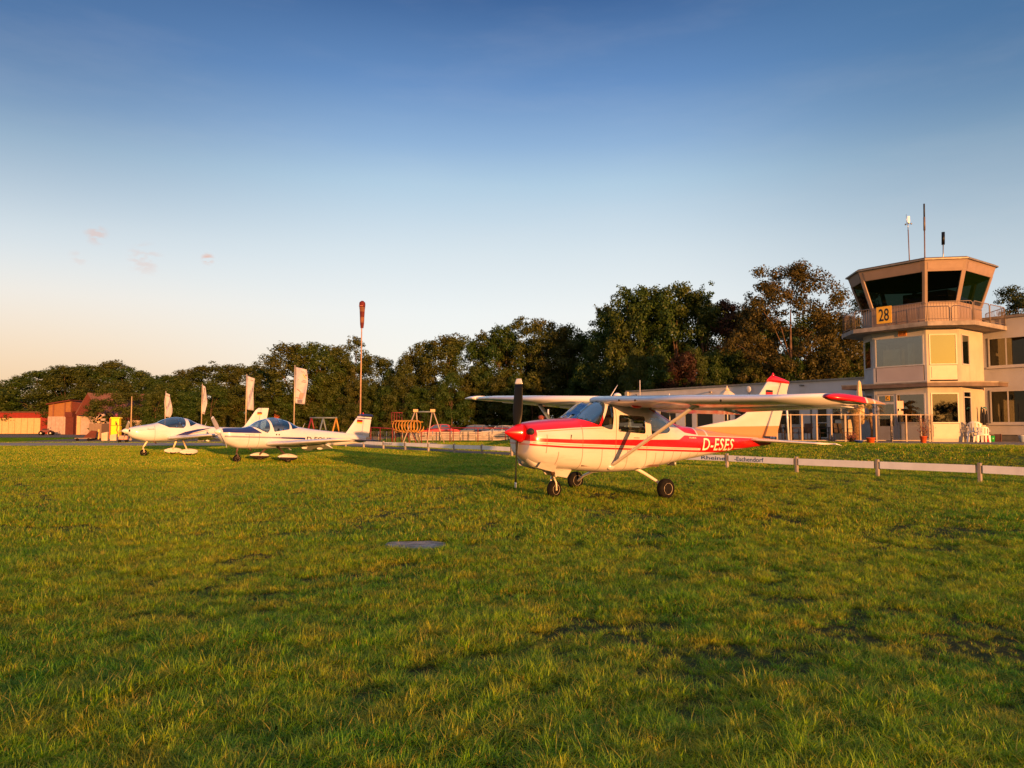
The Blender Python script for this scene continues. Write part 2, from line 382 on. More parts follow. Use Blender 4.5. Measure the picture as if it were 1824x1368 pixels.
def paint(name, base, regions, lines=(), rough=.28, coat=.5, liner=(.03, .03, .03), dirt=.25):
    """base colour + painted regions given as (colour, lower (s,z) line, upper (s,z) line, s0, s1) in the side view"""
    m, nt, b = pbase(name); tc = N(nt, 'ShaderNodeTexCoord'); sp = N(nt, 'ShaderNodeSeparateXYZ'); nt.links.new(tc.outputs['Object'], sp.inputs[0])
    s = M(nt, 'SUBTRACT', 2, sp.outputs[0]); z = sp.outputs[2]; s10 = M(nt, 'MULTIPLY', s, .1)
    def curve(pts):
        n = N(nt, 'ShaderNodeFloatCurve'); c = n.mapping.curves[0]
        pts = sorted(pts)
        if pts[0][0] > .001: pts = [(0, pts[0][1])] + pts
        if pts[-1][0] < 9.99: pts = pts + [(10, pts[-1][1])]
        while len(c.points) < len(pts): c.points.new(.5, .5)
        for q, (a, h) in zip(c.points, pts): q.location = (a / 10, h / 4); q.handle_type = 'VECTOR'
        n.mapping.update(); nt.links.new(s10, n.inputs[1]); return M(nt, 'MULTIPLY', n.outputs[0], 4)
    e = .003; col = None
    no = noise(nt, tc.outputs['Object'], 2.2, 5)
    col = MIX(nt, SSTEP(nt, no, .35, .65), tuple(c * .95 for c in base), base)
    for (c, lo, hi, s0, s1) in regions:
        k = SSTEP(nt, M(nt, 'SUBTRACT', z, curve(lo)), -e, e) if lo else None
        if hi:
            h = SSTEP(nt, M(nt, 'SUBTRACT', curve(hi), z), -e, e); k = h if k is None else M(nt, 'MULTIPLY', k, h)
        if s0 is not None: k2 = SSTEP(nt, s, s0 - e, s0 + e); k = k2 if k is None else M(nt, 'MULTIPLY', k, k2)
        if s1 is not None: k2 = M(nt, 'SUBTRACT', 1, SSTEP(nt, s, s1 - e, s1 + e)); k = k2 if k is None else M(nt, 'MULTIPLY', k, k2)
        col = MIX(nt, k, col, c)
    for (sl, z0, z1) in lines:
        d = M(nt, 'ABSOLUTE', M(nt, 'SUBTRACT', s, sl)); k = M(nt, 'SUBTRACT', 1, SSTEP(nt, d, .004, .011))
        k = M(nt, 'MULTIPLY', k, M(nt, 'MULTIPLY', SSTEP(nt, z, z0 - .01, z0), SSTEP(nt, M(nt, 'SUBTRACT', z1, z), 0, .01)))
        col = MIX(nt, M(nt, 'MULTIPLY', k, .8), col, (.14, .09, .06))
    # road dirt and exhaust film as worn patches
    n2 = noise(nt, tc.outputs['Object'], 1.6, 8, .7, (.4, 1, 2.5))
    col = MIX(nt, M(nt, 'MULTIPLY', SSTEP(nt, n2, .5, .75), dirt), col, (.22, .15, .09))
    gm = N(nt, 'ShaderNodeNewGeometry'); col = MIX(nt, gm.outputs['Backfacing'], col, liner)
    nt.links.new(col, b.inputs['Base Color']); b.inputs['Roughness'].default_value = rough; b.inputs['Coat Weight'].default_value = coat * .6; b.inputs['Coat Roughness'].default_value = .06
    bp = N(nt, 'ShaderNodeBump'); bp.inputs['Strength'].default_value = .12; bp.inputs['Distance'].default_value = .05
    nt.links.new(noise(nt, tc.outputs['Object'], 2.6, 2), bp.inputs['Height']); nt.links.new(bp.outputs[0], b.inputs['Normal'])
    return m
def foil(sec, n=14, flat=False):
    y, sl, z, c, t = sec[:5]; cam_ = 0 if flat else .025; out = []
    xs_ = [.5 * (1 - math.cos(math.pi * i / n)) for i in range(n + 1)]
    th = lambda x: 5 * t * (.2969 * math.sqrt(x) - .126 * x - .3516 * x * x + .2843 * x ** 3 - .1015 * x ** 4)
    cm = lambda x: cam_ * 4 * x * (1 - x)
    tw = sec[5] if len(sec) > 5 else 0
    for x in xs_: out.append((2 - (sl + c * x), y, z + c * (cm(x) + th(x) - tw * x)))
    for x in reversed(xs_[1:-1]): out.append((2 - (sl + c * x), y, z + c * (cm(x) - th(x) - tw * x)))
    return out
def wing_mb(secs, flat=False):
    g = MB(); g.loft([foil(s_, flat=flat) for s_ in secs]); return g
def vfoil(z, s0, s1, t, n=8):
    out = []; c = s1 - s0
    xs_ = [.5 * (1 - math.cos(math.pi * i / n)) for i in range(n + 1)]
    for x in xs_: out.append((2 - (s0 + c * x), t * 2 * math.sqrt(x * (1 - x) + .001) * (1 - x * .6), z))
    for x in reversed(xs_[1:-1]): out.append((2 - (s0 + c * x), -t * 2 * math.sqrt(x * (1 - x) + .001) * (1 - x * .6), z))
    return out
rubber = mat('tyre_rubber', (.009, .008, .008), .9, var=.3, scale=12, bump=.4, bscale=80, spec=.15)
rimw = mat('white_rim', (.62, .55, .46), .4, var=.1, dirt=.3)
steel = mat('dull_steel', (.33, .32, .31), .42, metal=.8, var=.15)
dark = mat('dark_void', (.012, .011, .01), .7)
black = mat('black_paint', (.004, .004, .005), .4, spec=.25)
redp = mat('red_gloss', (.50, .004, .008), .3, var=.06, coat=.3, dirt=.1)
white = mat('white_gloss', (.57, .58, .64), .28, var=.04, coat=.3, dirt=.12)
navy = mat('navy_gloss', (.012, .018, .13), .22, var=.1, coat=.6)
aglass = glassmat('canopy_glass', (.62, .74, .74), .10)
wsglass = glassmat('windscreen_glass', (.55, .66, .70), .30, .12, (.75, .92, 1))
seatm = mat('seat_cloth', (.10, .055, .035), .9, var=.2)
def wheel(parent, c, r, wd, yaw=0):
    g = MB(); prof = [(r * .55, -wd * .5), (r * .86, -wd * .52), (r * .97, -wd * .36), (r, 0), (r * .97, wd * .36), (r * .86, wd * .52), (r * .55, wd * .5)]
    g.lathe((0, 0, 0), prof, 28, 'y'); g.xf(Matrix.Translation(c) @ Matrix.Rotation(yaw, 4, 'Z')); o = g.build('wheel', rubber, parent)
    h = MB(); h.lathe((0, 0, 0), [(.001, -wd * .40), (r * .22, -wd * .42), (r * .26, -wd * .30), (r * .50, -wd * .36), (r * .56, -wd * .53), (r * .57, wd * .53), (r * .50, wd * .36), (r * .26, wd * .30), (r * .22, wd * .44), (.001, wd * .40)], 24, 'y')
    h.xf(Matrix.Translation(c) @ Matrix.Rotation(yaw, 4, 'Z')); h.build('rim', rimw, o); return o
def prop_blade(parent, m, tipm, s, zc, ang, Rr, chord, rootm=None):
    """one blade; ang measured in the disc from straight up, towards +y"""
    def ring(r, c, t, tw):
        out = []; ca, sa = math.cos(tw), math.sin(tw)
        for k in range(12):
            a = 2 * math.pi * k / 12; x = t * .5 * math.sin(a); y = c * .5 * math.cos(a)
            out.append((x * ca + y * sa, -x * sa + y * ca, r))
        return out
    def seg(r0, r1, n):
        g = MB(); rs = [r0 + (r1 - r0) * i / n for i in range(n + 1)]; rings = []
        for r in rs:
            q = r / Rr; c = chord * min(1, .45 + 1.6 * q, (.55 + (1.03 - q) * 4.0)) * (1 - .25 * max(0, q - .5)); rings.append(ring(r, c, .012 + .045 * (1 - q) ** 2, -R(50 - 32 * q)))
        g.loft(rings); g.xf(Matrix.Translation((2 - s, 0, zc)) @ Matrix.Rotation(-ang, 4, 'X')); return g
    b_ = seg(.08, Rr * .90, 12).build('propeller_blade', m, parent); seg(Rr * .90, Rr, 4).build('blade_tip', tipm, b_); return b_
def decal(txt, F, s0, s1, z0, z1, m, parent, name, shear=0, bold=0, side=1, spacing=1.0):
    me = text_mesh(txt, 1, bold=bold, shear=shear, spacing=spacing); xsn = [v.co.x for v in me.vertices]; ysn = [v.co.y for v in me.vertices]
    x0, x1, y0, y1 = min(xsn), max(xsn), min(ysn), max(ysn)
    bm = bmesh.new(); bm.from_mesh(me); bmesh.ops.triangulate(bm, faces=bm.faces)
    for k in range(1, 10):
        bmesh.ops.bisect_plane(bm, geom=bm.verts[:] + bm.edges[:] + bm.faces[:], plane_co=(0, y0 + (y1 - y0) * k / 10, 0), plane_no=(0, 1, 0))
    bm.to_mesh(me); bm.free()
    for v in me.vertices:
        s_ = s0 + (v.co.x - x0) / (x1 - x0) * (s1 - s0); z = z0 + (v.co.y - y0) / (y1 - y0) * (z1 - z0)
        v.co = Vector((2 - s_, side * (F.y(s_, z) + .006), z))
    me.materials.append(m); o = bpy.data.objects.new(name, me); COL.objects.link(o); o.parent = parent; return o

# ===================== the red and white high-wing aeroplane
PC = (1.4597, 14.7796, 3.7304, -.0342, -.0318)
MC = aframe(*PC); MCi = MC.inverted()
ces = empty('light_aircraft', (PC[0], PC[1], 0), label='red and cream high-wing propeller aeroplane on the grass, white letters D-ESES on its tail',
            cat='aeroplane', rot=(PC[4], PC[3], PC[2]))
FC = Fus([(.36, .90, 1.46, .34, 1.18, 2.3), (.42, .82, 1.49, .40, 1.17, 2.4), (.62, .70, 1.535, .47, 1.14, 2.6), (1.03, .62, 1.59, .53, 1.10, 2.9), (1.45, .60, 1.63, .565, 1.06, 3.2),
          (1.60, .59, 1.71, .57, 1.06, 3.4), (2.05, .57, 2.00, .575, 1.08, 3.8), (2.25, .565, 2.04, .58, 1.1, 4.0), (3.15, .60, 2.03, .575, 1.12, 4.0), (3.45, .64, 1.98, .55, 1.13, 3.6), (3.94, .70, 1.80, .49, 1.14, 3.0),
          (4.55, .79, 1.60, .40, 1.16, 2.6), (5.2, .88, 1.55, .32, 1.18, 2.3), (6.2, 1.02, 1.47, .22, 1.24, 2.1), (7.2, 1.14, 1.41, .12, 1.28, 2.0), (7.95, 1.22, 1.37, .04, 1.30, 2.0)])
g = MB(); ss = list(np.arange(.36, 7.95, .05)) + [7.95]; g.loft([FC.ring(t, 96) for t in ss])
RED = (.50, .004, .008); CREAM = (.54, .51, .50); TAN = (.42, .22, .10); GOLD = (.36, .22, .06)
pc = paint('aircraft_red_cream', CREAM, [
    (RED, [(.35, 1.355), (.87, 1.405), (1.29, 1.445), (1.99, 1.495)], None, None, 1.98),
    (GOLD, [(.50, 1.335), (.87, 1.372), (1.29, 1.41), (1.99, 1.46)], [(.50, 1.347), (.87, 1.386), (1.29, 1.424), (1.99, 1.474)], .50, 1.98),
    (RED, [(.3, 1.16)], None, None, .47),
    (RED, [(.13, 1.16), (1.27, 1.145), (4.85, 1.105), (5.1, 1.10)], [(.32, 1.22), (1.26, 1.22), (2.81, 1.255), (4.25, 1.28), (4.45, 1.375), (8, 1.365)], .44, None),
    (RED, [(.13, 1.085), (1.06, 1.052), (2.9, 1.04), (4.85, 1.015), (8, 1.01)], [(.13, 1.118), (1.06, 1.088), (2.9, 1.075), (4.85, 1.055)], .36, 5.1),
    (GOLD, [(.44, 1.125), (1.2, 1.11), (4.85, 1.077)], [(.44, 1.137), (1.2, 1.121), (4.85, 1.089)], .4, 4.95),
    (RED, [(5, 1.012), (8.2, 1.00)], [(5, 1.37), (8, 1.36)], 5.05, None),
    (RED, None, [(6.6, .9), (6.9, 1.12), (7.0, 1.37), (8, 1.36)], 6.9, None),
    (CREAM, [(5, 1.09), (8, 1.115)], [(5, 1.103), (8, 1.125)], 6.42, 7.0),
    (RED, [(3.2, 1.93), (3.55, 1.80), (3.95, 1.66), (4.5, 1.435), (5.2, 1.375)], None, 3.3, 4.93),
    (TAN, [(4.9, 1.385), (8, 1.365)], None, 4.98, None),
    (CREAM, [(4.9, 1.385), (8, 1.365)], None, 5.30, 5.36),
    (CREAM, [(4.5, 1.372), (8, 1.362)], [(4.5, 1.387), (8, 1.377)], 4.6, 7.4)],
    lines=[(.66, .95, 1.3), (.92, .72, .98), (1.46, .58, 1.5), (1.95, .60, 1.05), (2.30, .75, 1.95), (2.62, .58, 1.05), (3.16, .6, 1.36), (3.45, .62, 1.0), (3.72, .68, 1.05), (4.05, .72, 1.05), (4.35, .75, 1.05), (4.7, .8, 1.0), (5.0, .85, 1.05), (5.6, .9, 1.0)], dirt=.32)
fus = g.build('fuselage', pc, ces); merge(fus)
win = [('windscreen', [(1.36, 1.72), (1.46, 1.635), (1.86, 1.515), (2.11, 1.95), (2.11, 2.08), (1.9, 2.08)]),
       ('window', rnd([(1.905, 1.50), (2.16, 1.93), (2.27, 1.93), (2.20, 1.44), (2.12, 1.44)], .02, 1)),
       ('window', rnd([(2.38, 1.745), (3.09, 1.735), (3.11, 1.38), (2.35, 1.41)], .05)),
       ('window', rnd([(3.25, 1.72), (3.52, 1.715), (3.80, 1.64), (3.95, 1.49), (3.84, 1.415), (3.29, 1.37)], .04, 2))]
for nm, pg in cut_windows(fus.data, win):
    for sd_ in ((1, -1) if nm == 'window' else (0,)):
        h = MB()
        for i, f in enumerate(pg.f):
            vs = [pg.v[k] for k in f]
            if sd_ and sum(v[1] for v in vs) * sd_ < 0: continue
            h.add(vs, [tuple(range(len(f)))], True)
        o = h.build(nm, aglass if nm == 'window' else wsglass, ces); merge(o)
# cabin inside
c_ = MB(); c_.box(2 - 3.6, 2 - 1.5, -.5, .5, .70, .74); c_.build('cabin_floor', seatm, ces)
for sx, sy in ((2.45, .26), (2.45, -.26), (3.25, .26), (3.25, -.26)):
    h = MB(); h.box(2 - sx - .22, 2 - sx + .28, sy - .22, sy + .22, .9, 1.06); h.hexa([(2 - sx - .30, sy - .22, 1.0), (2 - sx - .18, sy - .22, 1.0), (2 - sx - .18, sy + .22, 1.0), (2 - sx - .30, sy + .22, 1.0), (2 - sx - .40, sy - .19, 1.50), (2 - sx - .31, sy - .19, 1.50), (2 - sx - .31, sy + .19, 1.50), (2 - sx - .40, sy + .19, 1.50)])
    h.box(2 - sx - .39, 2 - sx - .31, sy - .1, sy + .1, 1.53, 1.68); h.build('seat', seatm, ces, bevel=.02)
h = MB(); h.hexa([(2 - 1.9, -.5, 1.1), (2 - 1.5, -.5, 1.1), (2 - 1.5, .5, 1.1), (2 - 1.9, .5, 1.1), (2 - 1.85, -.48, 1.53), (2 - 1.5, -.45, 1.55), (2 - 1.5, .45, 1.55), (2 - 1.85, .48, 1.53)]); h.build('instrument_panel', dark, ces)
h = MB(); h.tube([(2 - 1.9, .28, 1.42), (2 - 2.05, .28, 1.45)], .015); h.tube([(2 - 2.05, .28 + .13 * math.cos(a), 1.45 + .1 * math.sin(a)) for a in np.linspace(0, 6.28, 14)], .012); h.build('control_yoke', dark, ces)
# wing
wingp = mat('wing_white', (.62, .61, .67), .25, var=.03, coat=.4, dirt=.08)
for sg in (1, -1):
    secs = [(0, 2.04, 2.02, 1.62, .13, .075), (sg * 2.55, 2.08, 2.045, 1.60, .125, .075), (sg * 4.2, 2.22, 2.07, 1.27, .12, .07), (sg * (5.10 if sg > 0 else 5.0), 2.30, 2.10 if sg > 0 else 2.07, 1.12, .11, .05)]
    wing_mb(secs).build('wing', wingp, ces)
    tipm = redp
    t_ = wing_mb([(sg * 5.10, 2.295, 2.102, 1.13, .115, .05), (sg * 5.18, 2.33, 2.10, 1.11, .115, .05), (sg * 5.27, 2.46, 2.09, 1.02, .10, .03), (sg * 5.33, 2.70, 2.07, .83, .085), (sg * 5.36, 3.0, 2.045, .55, .05)] if sg > 0 else [(-5.0, 2.285, 2.072, 1.13, .115, .05), (-5.25, 2.29, 2.075, 1.12, .115, .04), (-5.5, 2.31, 2.07, 1.08, .10), (-5.68, 2.36, 2.06, .98, .08), (-5.78, 2.5, 2.05, .75, .04)])
    tp = paint('tip_red', RED, [(CREAM, [(0, -1)], None, 3.0, 3.05), (TAN, [(0, -1)], None, 3.05, None), (CREAM, [(0, -1)], None, 3.2, 3.25)]) if sg > 0 else paint('tip_white', (.8, .77, .76), [(RED, [(0, -1)], None, 3.0, None)])
    t_.build('wing_tip', tp, ces)
    # flap and aileron as separate surfaces closing the trailing edge
    h = MB(); a0, a1 = sg * .62, sg * 2.5
    h.loft([[(2 - 3.20, a, 1.965), (2 - 3.70, a, 1.845), (2 - 3.70, a, 1.838), (2 - 3.20, a, 1.89)] for a in (a0, a1)], smooth=False); h.build('flap', wingp, ces)
    h = MB(); h.loft([[(2 - 3.16, sg * 2.6, 1.98), (2 - 3.67, sg * 2.6, 1.895), (2 - 3.67, sg * 2.6, 1.888), (2 - 3.16, sg * 2.6, 1.92)], [(2 - 3.08, sg * 4.9, 2.04), (2 - 3.44, sg * 4.9, 1.99), (2 - 3.44, sg * 4.9, 1.983), (2 - 3.08, sg * 4.9, 1.99)]], smooth=False); h.build('aileron', wingp, ces)
    # strut: streamlined tube with cuffs
    A = Vector((2 - 2.25, sg * .50, .70)); B = Vector((2 - 2.52, sg * 2.42, 1.955)); rings = []
    dirv = (B - A).normalized(); up_ = Vector((1, 0, 0)); up_ = (up_ - dirv * up_.dot(dirv)).normalized(); sd2 = dirv.cross(up_)
    for t, c in ((0, .05), (.06, .06), (.94, .06), (1, .075)):
        p = A.lerp(B, t); rings.append([p + up_ * c * math.cos(a) + sd2 * c * .42 * math.sin(a) for a in np.linspace(0, 2 * math.pi, 17)[:-1]])
    sm_ = mat('strut_cream', CREAM, .3, var=.05, coat=.4); h = MB(); h.loft(rings); st = h.build('wing_strut', sm_, ces)
    h = MB(); h.ball(tuple(A), (.11, .07, .075)); h.build('strut_cuff', sm_, st)
    h = MB(); h.ball(tuple(B), (.10, .08, .05)); h.build('strut_cuff', sm_, st)
h = MB(); h.hexa([(2 - 2.3, .60, 2.0), (2 - 2.1, .60, 2.0), (2 - 2.1, .70, 2.0), (2 - 2.3, .70, 2.0), (2 - 2.3, .62, 2.02), (2 - 2.1, .62, 2.02), (2 - 2.1, .68, 2.02), (2 - 2.3, .68, 2.02)]); h.build('cabin_vent', steel, ces)
h = MB(); h.ball((2 - 2.45, .98, 1.93), (.14, .06, .05)); h.build('landing_light', redp, ces)
# fin, rudder, cap
finm = paint('aircraft_fin', CREAM, [(TAN, None, [(5.34, 1.575), (8.24, 1.70)], None, None)], dirt=.1)
zs = [1.36, 1.50, 1.56, 1.64, 1.71, 1.80, 1.96, 2.2, 2.45, 2.68, 2.79]
le = pin([(1.36, 4.95), (1.50, 5.0), (1.56, 5.2), (1.64, 5.62), (1.71, 6.03), (1.80, 6.60), (1.96, 6.96), (2.2, 7.21), (2.45, 7.46), (2.79, 7.76)])
hin = lambda z: 7.72 + (z - 1.43) * .43; te = lambda z: 8.20 + (z - 1.43) * .32
g = MB(); g.loft([vfoil(z, float(le(z)[0]), hin(z) - .01, .016 + .05 * (1 if z > 1.8 else .6)) for z in zs]); g.build('fin', finm, ces)
g = MB(); g.loft([[(2 - hin(z), .034, z), (2 - te(z), .006, z), (2 - te(z), -.006, z), (2 - hin(z), -.034, z)] for z in (1.43, 1.7, 2.1, 2.5, 2.79)], smooth=False); g.build('rudder', finm, ces)
g = MB(); g.loft([vfoil(2.795, 7.72, 8.68, .06), vfoil(2.85, 7.77, 8.66, .06), vfoil(2.90, 7.84, 8.45, .045), vfoil(2.955, 7.93, 8.1, .02)]); cap = g.build('fin_cap', redp, ces)
g = MB(); g.lathe((2 - 7.99, 0, 2.93), [(.03, 0), (.035, .04), (.02, .09), (.002, .1)], 12); g.build('beacon', redp, cap)
h = MB(); h.add([(2 - 7.72, .078, 2.42), (2 - 7.98, .078, 2.42), (2 - 7.98, .078, 2.60), (2 - 7.72, .078, 2.60)], [(0, 1, 2, 3)])
def flag(parent, s0, s1, z0, z1, y):
    for k, c in enumerate(((.75, .45, .02), (.6, .01, .01), (.012, .012, .012))):
        a, b2 = z0 + (z1 - z0) * k / 3, z0 + (z1 - z0) * (k + 1) / 3
        h = MB(); h.box(2 - s1, 2 - s0, y, y + .004, a, b2 - .0005); h.build('flag_stripe', mat('flag_%s' % ('gold', 'red', 'black')[k], c, .4), parent)
flag(ces, 7.66, 7.90, 2.40, 2.58, .074)
# tailplane
tpm = mat('tail_white', (.62, .58, .55), .3, var=.04, coat=.5, dirt=.1)
for sg in (1, -1):
    h = wing_mb([(sg * .02, 7.02, 1.325, .95, .09), (sg * .3, 7.05, 1.325, .92, .09), (sg * 1.6, 7.36, 1.325, .70, .08), (sg * 1.68, 7.42, 1.325, .6, .06)], True); tl = h.build('tailplane', tpm, ces)
    h = MB(); h.loft([[(2 - 7.94, sg * .1, 1.34), (2 - 8.22, sg * .1, 1.326), (2 - 8.22, sg * .1, 1.322), (2 - 7.94, sg * .1, 1.31)], [(2 - 8.02, sg * 1.74, 1.345), (2 - 8.22, sg * 1.76, 1.30), (2 - 8.22, sg * 1.76, 1.296), (2 - 8.0, sg * 1.74, 1.32)]], smooth=False); h.build('elevator', tpm, ces)
# spinner and propeller
h = MB(); h.lathe((0, 0, 0), [(.002, 0), (.016, .014), (.070, .10), (.126, .20), (.172, .30), (.192, .36)], 32, 'x'); h.v = [(2 - v[0], v[1], v[2] + 1.30) for v in h.v]; sp_ = h.build('spinner', redp, ces)
for a in (R(-1.5), R(178.5)): prop_blade(ces, black, white, .29, 1.295, a, 1.045, .20)
# intakes, seams, exhaust, cowl chin and nose gear doors
for sg in (1, -1):
    h = MB(); h.ball((2 - .40, sg * .29, 1.33), (.06, .105, .075)); h.build('air_intake', dark, ces)
h = MB(); h.loft([[(2 - .44, y * .20, .86 + zz * .05) for y, zz in ((-1, 0), (-.8, 1), (.8, 1), (1, 0), (.8, -1), (-.8, -1))], [(2 - .62, y * .27, .76 + zz * .10) for y, zz in ((-1, 0), (-.8, 1), (.8, 1), (1, 0), (.8, -1), (-.8, -1))], [(2 - 1.25, y * .24, .60 + zz * .08) for y, zz in ((-1, 0), (-.8, 1), (.8, 1), (1, 0), (.8, -1), (-.8, -1))]]); h.build('cowl_chin', pc, ces)
h = MB(); h.box(2 - .462, 2 - .435, -.16, .16, .82, .90); h.build('air_intake', dark, ces)
h = MB(); h.tube([(2 - .95, .24, .70), (2 - .96, .27, .60), (2 - .99, .28, .52)], [.05, .045, .042], 14); h.build('exhaust_pipe', mat('exhaust_metal', (.12, .07, .05), .6, metal=.6), ces)
for sg in (1, -1):
    h = MB(); h.hexa([(2 - 1.12, sg * .15, .49), (2 - 1.40, sg * .17, .45), (2 - 1.40, sg * .185, .45), (2 - 1.12, sg * .165, .49), (2 - 1.0, sg * .22, .64), (2 - 1.45, sg * .25, .62), (2 - 1.45, sg * .265, .62), (2 - 1.0, sg * .235, .64)]); h.build('gear_door', pc, ces)
    h = MB(); h.hexa([(2 - .58, sg * .30, .66), (2 - .98, sg * .30, .57), (2 - .98, sg * .31, .57), (2 - .58, sg * .31, .66), (2 - .60, sg * .39, .77), (2 - .95, sg * .43, .72), (2 - .95, sg * .44, .72), (2 - .60, sg * .40, .77)]); h.build('cowl_flap', pc, ces)
# landing gear standing on the grass
def lg(u, v): return MCi @ ground(u, v)
wn = lg(987, 887); r0 = .18
up3 = (MCi.to_3x3() @ Vector((0, 0, 1)))
c0 = wn + up3 * r0; wheel(ces, tuple(c0), r0, .125, R(12))
h = MB()
for sg in (1, -1): h.tube([c0 + Vector((.0, sg * .085, 0)), c0 + Vector((.02, sg * .09, .14)), c0 + Vector((.05, sg * .05, .24))], .018, 8)
h.tube([c0 + Vector((.05, -.05, .24)), c0 + Vector((.05, .05, .24))], .02, 8); h.tube([c0 + Vector((.05, 0, .22)), (2 - 1.16, 0, .66)], [.024, .034], 12)
h.tube([c0 + Vector((0, -.1, 0)), c0 + Vector((0, .1, 0))], .014, 8); h.tube([c0 + Vector((-.02, 0, .25)), c0 + Vector((-.10, 0, .30)), c0 + Vector((-.02, 0, .38))], .012, 6)
h.build('nose_gear_leg', mat('gear_leg_paint', (.7, .6, .48), .35, var=.1, dirt=.4), ces)
legm = MATS['gear_leg_paint']
for (u, v, sg) in ((1186, 888, 1), (1025, 870.5, -1)):
    p = lg(u, v); rr = .205; c0 = p + up3 * rr; wheel(ces, tuple(c0), rr, .15)
    h = MB(); a = Vector((2 - 3.0, sg * .30, .66)); b2 = Vector((c0.x - .01, c0.y - sg * .10, c0.z)); q1 = a.lerp(b2, .45) + Vector((0, 0, .06)); q2 = a.lerp(b2, .8) + Vector((0, sg * .03, .05))
    h.tube([a, a.lerp(q1, .5) + Vector((0, 0, .02)), q1, q2, b2, b2 + Vector((0, sg * .12, 0))], [.04, .036, .033, .03, .028, .028], 12); h.build('main_gear_leg', legm, ces)
    h = MB(); h.ball((2 - 3.02, sg * .36, .665), (.20, .11, .04)); h.build('wheel_well', dark, ces)
h = MB(); h.prism([(2 - 4.05, .715), (2 - 4.25, .705), (2 - 4.22, .80)], .28, .33); h.build('belly_step', dark, ces)
h = MB(); h.tube([(2 - 2.62, 0, 2.13), (2 - 2.80, 0, 2.38)], [.012, .004], 6); h.build('antenna', white, ces)
h = MB(); h.tube([(2 - 4.6, .0, .76), (2 - 4.62, .0, .70)], [.03, .01], 6); h.build('drain', white, ces)
h = MB(); h.lathe((2 - 2.9, -.1, 2.16), [(.09, 0), (.07, .04), (.02, .06)], 14); h.build('roof_cap', white, ces)
h = MB(); h.ball((2 - 2.25, 0, .565), (.16, .05, .03)); h.build('belly_fairing', pc, ces)
lw_ = mat('white_lettering', (.80, .72, .60), .5)
decal('D-ESES', FC, 5.12, 6.33, 1.055, 1.335, lw_, ces, 'registration', shear=.16, bold=.008, spacing=1.08)
decal('SKYLANE RG', FC, 4.62, 4.88, 1.315, 1.345, lw_, ces, 'lettering', bold=.02)
h = MB(); h.box(2 - 2.93, 2 - 2.78, FC.y(2.85, 1.29) - .002, FC.y(2.85, 1.29) + .014, 1.283, 1.30); h.build('door_handle', steel, ces)
h = MB(); h.tube([(2 - 1.18, FC.y(1.18, 1.25), 1.22), (2 - 1.18, FC.y(1.18, 1.28) + .02, 1.31)], .008, 6); h.build('temperature_probe', dark, ces)
for y_ in (.9, 1.35, 3.4):
    h = MB(); h.ball((2 - 2.045, y_, 2.02), (.012, .022, .022)); h.build('wing_port', dark, ces)

